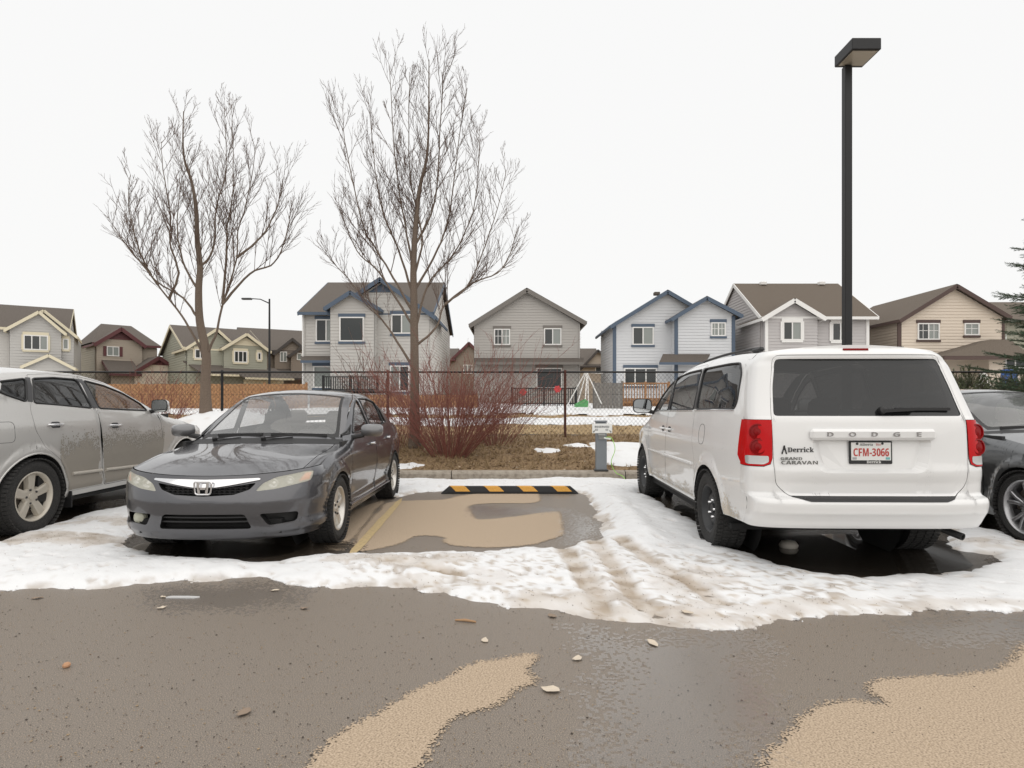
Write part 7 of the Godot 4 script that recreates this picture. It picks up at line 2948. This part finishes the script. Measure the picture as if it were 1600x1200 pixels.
func build_lamps() -> void:
	var o := thing("lot_lamp", "tall square black lamp post with a flat box head behind the minivan", "lamp post", Vector3(5.97, 0.2, -10.95))
	var mb := MB.new()
	mb.box(Vector3(0, 3.55, 0), Vector3(0.13, 7.14, 0.13), 0.012)
	obj("pole", mb, M.fence_black, o)
	var bs := MB.new()
	bs.box(Vector3(0, 0.25, 0), Vector3(0.4, 0.6, 0.4), 0.04)
	obj("concrete_base", bs, M.concrete, o)
	var hd := MB.new()
	hd.box(Vector3(0.06, 7.235, 0.22), Vector3(0.50, 0.20, 0.58), 0.012)
	obj("lamp_head", hd, M.fence_black, o)
	var ln := MB.new()
	ln.box(Vector3(0.06, 7.132, 0.24), Vector3(0.43, 0.012, 0.46), 0.004)
	obj("lens", ln, M.lamp_lens, o)
	for e in [[421, 467, 34.0, 0.07], [846, 536, 74.0, 0.09]]:
		var base := P(e[0], e[1], e[2])
		var gy := land(base.x, e[2])
		var s := thing("street_lamp", "thin black street lamp with a curved arm beside the sage green house" if e[0] < 500 else "far street lamp showing above the roofs between grey houses", "street lamp", Vector3(base.x, gy, -e[2]))
		var h := base.y - gy
		var pm := MB.new()
		pm.tube(PackedVector3Array([Vector3.ZERO, Vector3(0, h * 0.5, 0), Vector3(0, h, 0)]), PackedFloat32Array([e[3], e[3] * 0.85, e[3] * 0.65]), 8, true)
		obj("pole", pm, M.fence_black, s)
		var am := MB.new()
		am.tube(PackedVector3Array([Vector3(0, h - 0.25, 0), Vector3(-0.5, h - 0.02, 0), Vector3(-1.1, h + 0.02, 0)]), PackedFloat32Array([0.035, 0.03, 0.03]), 6)
		obj("arm", am, M.fence_black, s)
		var lh := MB.new()
		lh.box(Vector3(-1.25, h + 0.0, 0), Vector3(0.55, 0.10, 0.22), 0.03)
		obj("lamp_head", lh, M.dark_metal, s)

func board_fence(called: String, label: String, x0: float, x1: float, d: float, yt: float, yb: float, m: Material, group := "", bw := 0.14) -> void:
	# a close-boarded fence between two pixel columns
	var a := P(x0, yt, d)
	var b := P(x1, yt, d)
	var lo := EYE - (yb - YH) / F * d
	var o := thing(called, label, "fence", Vector3((a.x + b.x) / 2, lo, -d), 0.0, group)
	var hw := (b.x - a.x) / 2
	var h := a.y - lo
	var n := int(hw * 2 / bw)
	var mb := MB.new()
	for i in n:
		var x := -hw + (i + 0.5) * hw * 2 / n
		mb.box(Vector3(x, h / 2 + rng.randf_range(-0.012, 0.012), rng.randf_range(-0.006, 0.006)), Vector3(hw * 2 / n - 0.012, h, 0.02))
	stuff(obj("boards", mb, m, o))
	for y in [0.25, h - 0.25]:
		var r := MB.new()
		r.box(Vector3(0, y, -0.035), Vector3(hw * 2, 0.09, 0.04))
		obj("rail", r, m, o)
	var k := int(hw * 2 / 2.4) + 1
	for i in k + 1:
		var p := MB.new()
		p.box(Vector3(-hw + hw * 2 * i / k, h / 2 + 0.03, -0.08), Vector3(0.09, h + 0.1, 0.09))
		obj("post", p, m, o)

func railing(called: String, label: String, x0: float, x1: float, d: float, yt: float, yb: float, m: Material, gap := 0.14) -> void:
	var a := P(x0, yt, d)
	var b := P(x1, yt, d)
	var lo := EYE - (yb - YH) / F * d
	var o := thing(called, label, "railing", Vector3((a.x + b.x) / 2, lo, -d))
	var hw := (b.x - a.x) / 2
	var h := a.y - lo
	for y in [0.12, h - 0.03]:
		var r := MB.new()
		r.box(Vector3(0, y, 0), Vector3(hw * 2, 0.07, 0.10))
		obj("rail", r, m, o)
	var n := int(hw * 2 / gap)
	for i in n:
		var p := MB.new()
		p.box(Vector3(-hw + (i + 0.5) * hw * 2 / n, h / 2, 0.0), Vector3(0.045, h - 0.02, 0.04))
		obj("baluster", p, m, o)
	for x in [-hw, 0.0, hw]:
		var p := MB.new()
		p.box(Vector3(x, h / 2 + 0.02, 0), Vector3(0.11, h + 0.08, 0.12))
		obj("post", p, m, o)

func build_yards() -> void:
	var g := "wooden fences of the back yards"
	board_fence("wood_fence", "long orange-brown board fence behind the vase-shaped tree", 150, 478, 30.0, 600, 641, M.cedar, g)
	board_fence("wood_fence", "low brown board fence behind the red shrub", 485, 745, 31.0, 617, 640, M.cedar, g)
	board_fence("wood_fence", "weathered grey board screen beside the cedar deck", 928, 972, 30.0, 598, 640, M.grey_board, g)
	railing("deck_railing", "cedar deck railing in front of the pale blue-grey house", 972, 1045, 32.5, 598, 632, M.cedar)
	board_fence("deck_skirt", "cedar skirt boards under the deck of the pale blue-grey house", 972, 1045, 32.7, 622, 640, M.cedar, g)
	railing("yard_railing", "black metal railing in front of the warm grey house", 800, 900, 34.0, 606, 634, M.fence_black, 0.12)
	railing("yard_railing", "dark railing on the porch of the blue-trimmed grey house", 505, 590, 36.0, 588, 612, M.fence_black, 0.13)
	# dark trampoline net and frame behind the fence
	var t := thing("trampoline", "dark round trampoline in the yard of the blue-trimmed grey house", "trampoline", P(560, 634, 33.0))
	var tm := MB.new()
	tm.lathe(Vector3(0, 0.75, 0), Vector3.UP, [Vector2(1.75, -0.06), Vector2(1.8, 0.0), Vector2(1.75, 0.05), Vector2(1.45, 0.06), Vector2(1.4, 0.03), Vector2(0.0, 0.02)], 28)
	obj("mat", tm, M.trim, t)
	for i in 6:
		var a := TAU * i / 6 + 0.3
		var lg := MB.new()
		lg.tube(PackedVector3Array([Vector3(cos(a) * 1.7, -0.1, sin(a) * 1.7), Vector3(cos(a) * 1.7, 1.45, sin(a) * 1.7)]), PackedFloat32Array([0.03, 0.03]), 6)
		obj("leg", lg, M.fence_black, t)
	# garden swing frame of white poles with toys round it
	var s := thing("swing_frame", "white A-frame garden swing beside the grey board screen", "swing", P(915, 634, 29.0))
	for e in [[-0.75, 0.0], [0.10, 1.0], [0.35, 0.6], [-0.25, 0.3]]:
		var lg := MB.new()
		lg.tube(PackedVector3Array([Vector3(e[0] * 0.9 - 0.25, -0.1, e[1]), Vector3(0.0 + e[0] * 0.1, 1.55, 0.5)]), PackedFloat32Array([0.03, 0.03]), 6)
		obj("leg", lg, M.frame_white, s)
	var bar := MB.new()
	bar.tube(PackedVector3Array([Vector3(-0.1, 1.55, 0.5), Vector3(0.75, 1.52, 0.45)]), PackedFloat32Array([0.03, 0.03]), 6)
	obj("top_bar", bar, M.frame_white, s)
	var br := MB.new()
	br.tube(PackedVector3Array([Vector3(0.02, 1.5, 0.5), Vector3(0.62, 0.1, 0.9)]), PackedFloat32Array([0.03, 0.03]), 6)
	obj("leg", br, M.frame_white, s)
	var sl := thing("toy_slide", "small bright green plastic slide on the snow by the swing", "toy", P(910, 636, 27.5))
	var sm := MB.new()
	sm.prism(poly([-0.35, 0.0, 0.22, 0.0, 0.25, 0.26, 0.16, 0.30, 0.08, 0.22, -0.35, 0.05]), Vector3(0, 0, -0.2), Vector3.RIGHT, Vector3.UP, Vector3(0, 0, 1), 0.4)
	obj("slide_body", sm, M.toy_green, sl)
	for i in 2:
		var sd := MB.new()
		sd.beam(Vector3(-0.34, 0.09, -0.22 + 0.44 * i), Vector3(0.13, 0.33, -0.22 + 0.44 * i), 0.04, 0.07)
		obj("slide_side", sd, M.toy_green, sl)
	for e in [[817, 613], [871, 608]]:
		var pw := thing("pinwheel", "red garden pinwheel beside the rusty fence post" if e[0] > 850 else "red garden pinwheel next to the red shrub", "ornament", P(e[0], e[1], 26.0) * Vector3(1, 0, 1) + Vector3(0, land((e[0] - 800) / F * 26.0, 26.0), 0), 0.0, "red pinwheels in the yard")
		var top := P(e[0], e[1], 26.0).y - pw.position.y
		var sk := MB.new()
		sk.tube(PackedVector3Array([Vector3(0, -0.05, 0), Vector3(0, top, 0)]), PackedFloat32Array([0.012, 0.01]), 5)
		obj("stick", sk, M.fence_black, pw)
		for i in 6:
			var a := TAU * i / 6
			var pt := MB.new()
			var x := Vector3(cos(a), sin(a), 0)
			var y := Vector3(-sin(a), cos(a), 0)
			pt.prism(PackedVector2Array([Vector2(0, 0), Vector2(0.12, -0.05), Vector2(0.17, 0.02), Vector2(0.1, 0.07)]), Vector3(0, top, 0.02), x, y, Vector3(0, 0, 1), 0.012)
			obj("petal", pt, M.toy_red, pw)
	# white bag and blue bin in the yard at the right edge
	var bg := thing("yard_statue", "white covered garden figure among the low pines", "ornament", P(1536, 612, 24.0))
	var bm := MB.new()
	bm.lathe(Vector3(0, -0.35, 0), Vector3.UP, [Vector2(0.30, 0.0), Vector2(0.34, 0.3), Vector2(0.26, 0.6), Vector2(0.15, 0.78), Vector2(0.17, 0.9), Vector2(0.12, 1.05), Vector2(0.0, 1.12)], 12)
	obj("cover", bm, M.frame_white, bg)
	var bn := thing("blue_bin", "blue plastic bin by the porch of the beige house", "bin", P(1577, 605, 30.0))
	var nm := MB.new()
	nm.box(Vector3(0, 0.25, 0), Vector3(0.5, 1.1, 0.5), 0.05)
	obj("bin_body", nm, M.toy_blue, bn)
	var nl := MB.new()
	nl.box(Vector3(0, 0.83, 0.02), Vector3(0.56, 0.06, 0.58), 0.02)
	obj("bin_lid", nl, M.toy_blue, bn)

func leaf_mesh(s: float) -> MB:
	var mb := MB.new()
	var n := 9
	var pts := PackedVector3Array()
	for i in n:
		var a := TAU * i / n
		var r := s * rng.randf_range(0.75, 1.15)
		pts.append(Vector3(cos(a) * r * 1.3, s * rng.randf_range(0.02, 0.30), sin(a) * r * 0.8))
	for i in n:
		mb.dir_tri(Vector3.UP, Vector3(0, s * 0.08, 0), pts[i], pts[(i + 1) % n])
		mb.dir_tri(Vector3.DOWN, Vector3(0, s * 0.08 - 0.0015, 0), pts[i] - Vector3(0, 0.0015, 0), pts[(i + 1) % n] - Vector3(0, 0.0015, 0))
	return mb

func build_debris() -> void:
	var spots := [[862, 1080, 0.036, 0, "largest pale withered leaf, beside the tip of the tan dry patch"], [902, 1031, 0.026, 0, "small pale leaf just past the tip of the tan dry patch"],
		[1020, 1007, 0.034, 0, "pale curled leaf on the asphalt in front of the dirty snow edge"], [863, 964, 0.03, 1, "brown leaf right against the front edge of the snow"],
		[758, 1002, 0.024, 0, "small pale leaf between the wood stick and the tan dry patch"], [253, 951, 0.024, 0, "pale leaf nearest below the ice shard"],
		[255, 934, 0.02, 0, "tiny pale leaf at the end of the ice shard"], [58, 936, 0.026, 1, "brown leaf on the asphalt in front of the snow beside the utility vehicle"],
		[475, 952, 0.026, 1, "brown leaf on the asphalt in front of the sedan"], [430, 924, 0.022, 0, "small pale leaf at the snow edge in front of the sedan"],
		[382, 1116, 0.03, 1, "brown leaf alone on bare asphalt beside the long dry patch"], [1075, 967, 0.035, 0, "pale leaf resting on the dirty snow edge"]]
	for e in spots:
		var g := G(e[0], e[1])
		var o := obj("fallen_leaf", leaf_mesh(e[2]), M.leaf_pale if e[3] == 0 else M.leaf_brown)
		o.position = Vector3(g.x, 0.006 + (0.03 if e[1] == 967 else 0.0), -g.y)
		o.rotation.y = rng.randf() * TAU
		tag(o, e[4], "leaf", "withered leaves on the ground")
	var g := G(727, 972)
	var sb := MB.new()
	sb.tube(PackedVector3Array([Vector3(-0.062, 0.008, -0.012), Vector3(0.0, 0.012, 0.0), Vector3(0.065, 0.008, 0.02)]), PackedFloat32Array([0.005, 0.009, 0.006]), 6, true)
	var st := obj("stick", sb, M.stick)
	st.position = Vector3(g.x, 0.0, -g.y)
	tag(st, "short tan piece of wood lying on the asphalt before the snow edge", "stick")
	g = G(104, 1043)
	var rb := MB.new()
	rb.box(Vector3.ZERO, Vector3(0.034, 0.026, 0.03), 0.009, Basis(Vector3(0.3, 1, 0.2).normalized(), 0.6))
	var rk := obj("stone", rb, M.stone)
	rk.position = Vector3(g.x, 0.012, -g.y)
	tag(rk, "small orange-tan stone alone on the bare asphalt", "stone")
	g = G(286, 935)
	var ib := MB.new()
	ib.prism(poly([-0.11, -0.01, 0.08, -0.016, 0.11, 0.004, 0.02, 0.014, -0.09, 0.012]), Vector3.ZERO, Vector3.RIGHT, Vector3(0, 0, -1), Vector3.UP, 0.010)
	var ic := obj("ice_shard", ib, M.ice)
	ic.position = Vector3(g.x, 0.004, -g.y)
	tag(ic, "thin shard of ice lying on the asphalt before the snow", "ice")
	g = G(1232, 856)
	var lb := MB.new()
	lb.lathe(Vector3.ZERO, Vector3.UP, [Vector2(0.075, 0.0), Vector2(0.085, 0.03), Vector2(0.065, 0.06), Vector2(0.0, 0.07)], 9)
	var lk := obj("ice_lump", lb, M.ice_dirty)
	lk.position = Vector3(g.x, 0.0, -g.y)
	tag(lk, "dirty rounded lump of ice in the puddle under the minivan", "ice")

func _ready() -> void:
	rng.seed = 7
	set_stage()
	make_materials()
	setup_noise()
	build_lot()
	build_snow()
	build_land()
	build_houses()
	build_sedan(Vector3(-2.51, 0, -4.98 - 2.25), PI)
	build_van(Vector3(2.78, 0, -4.55 - 2.575), -0.02)
	build_suv(Vector3(-5.74, 0, -5.2 - 2.395), 0.0)
	build_coupe(Vector3(5.72, 0, -4.85 - 2.35), PI)
	build_trees()
	build_shrubs()
	build_conifers()
	build_fence()
	build_pedestal()
	build_wheel_stop()
	build_lamps()
	build_yards()
	build_debris()
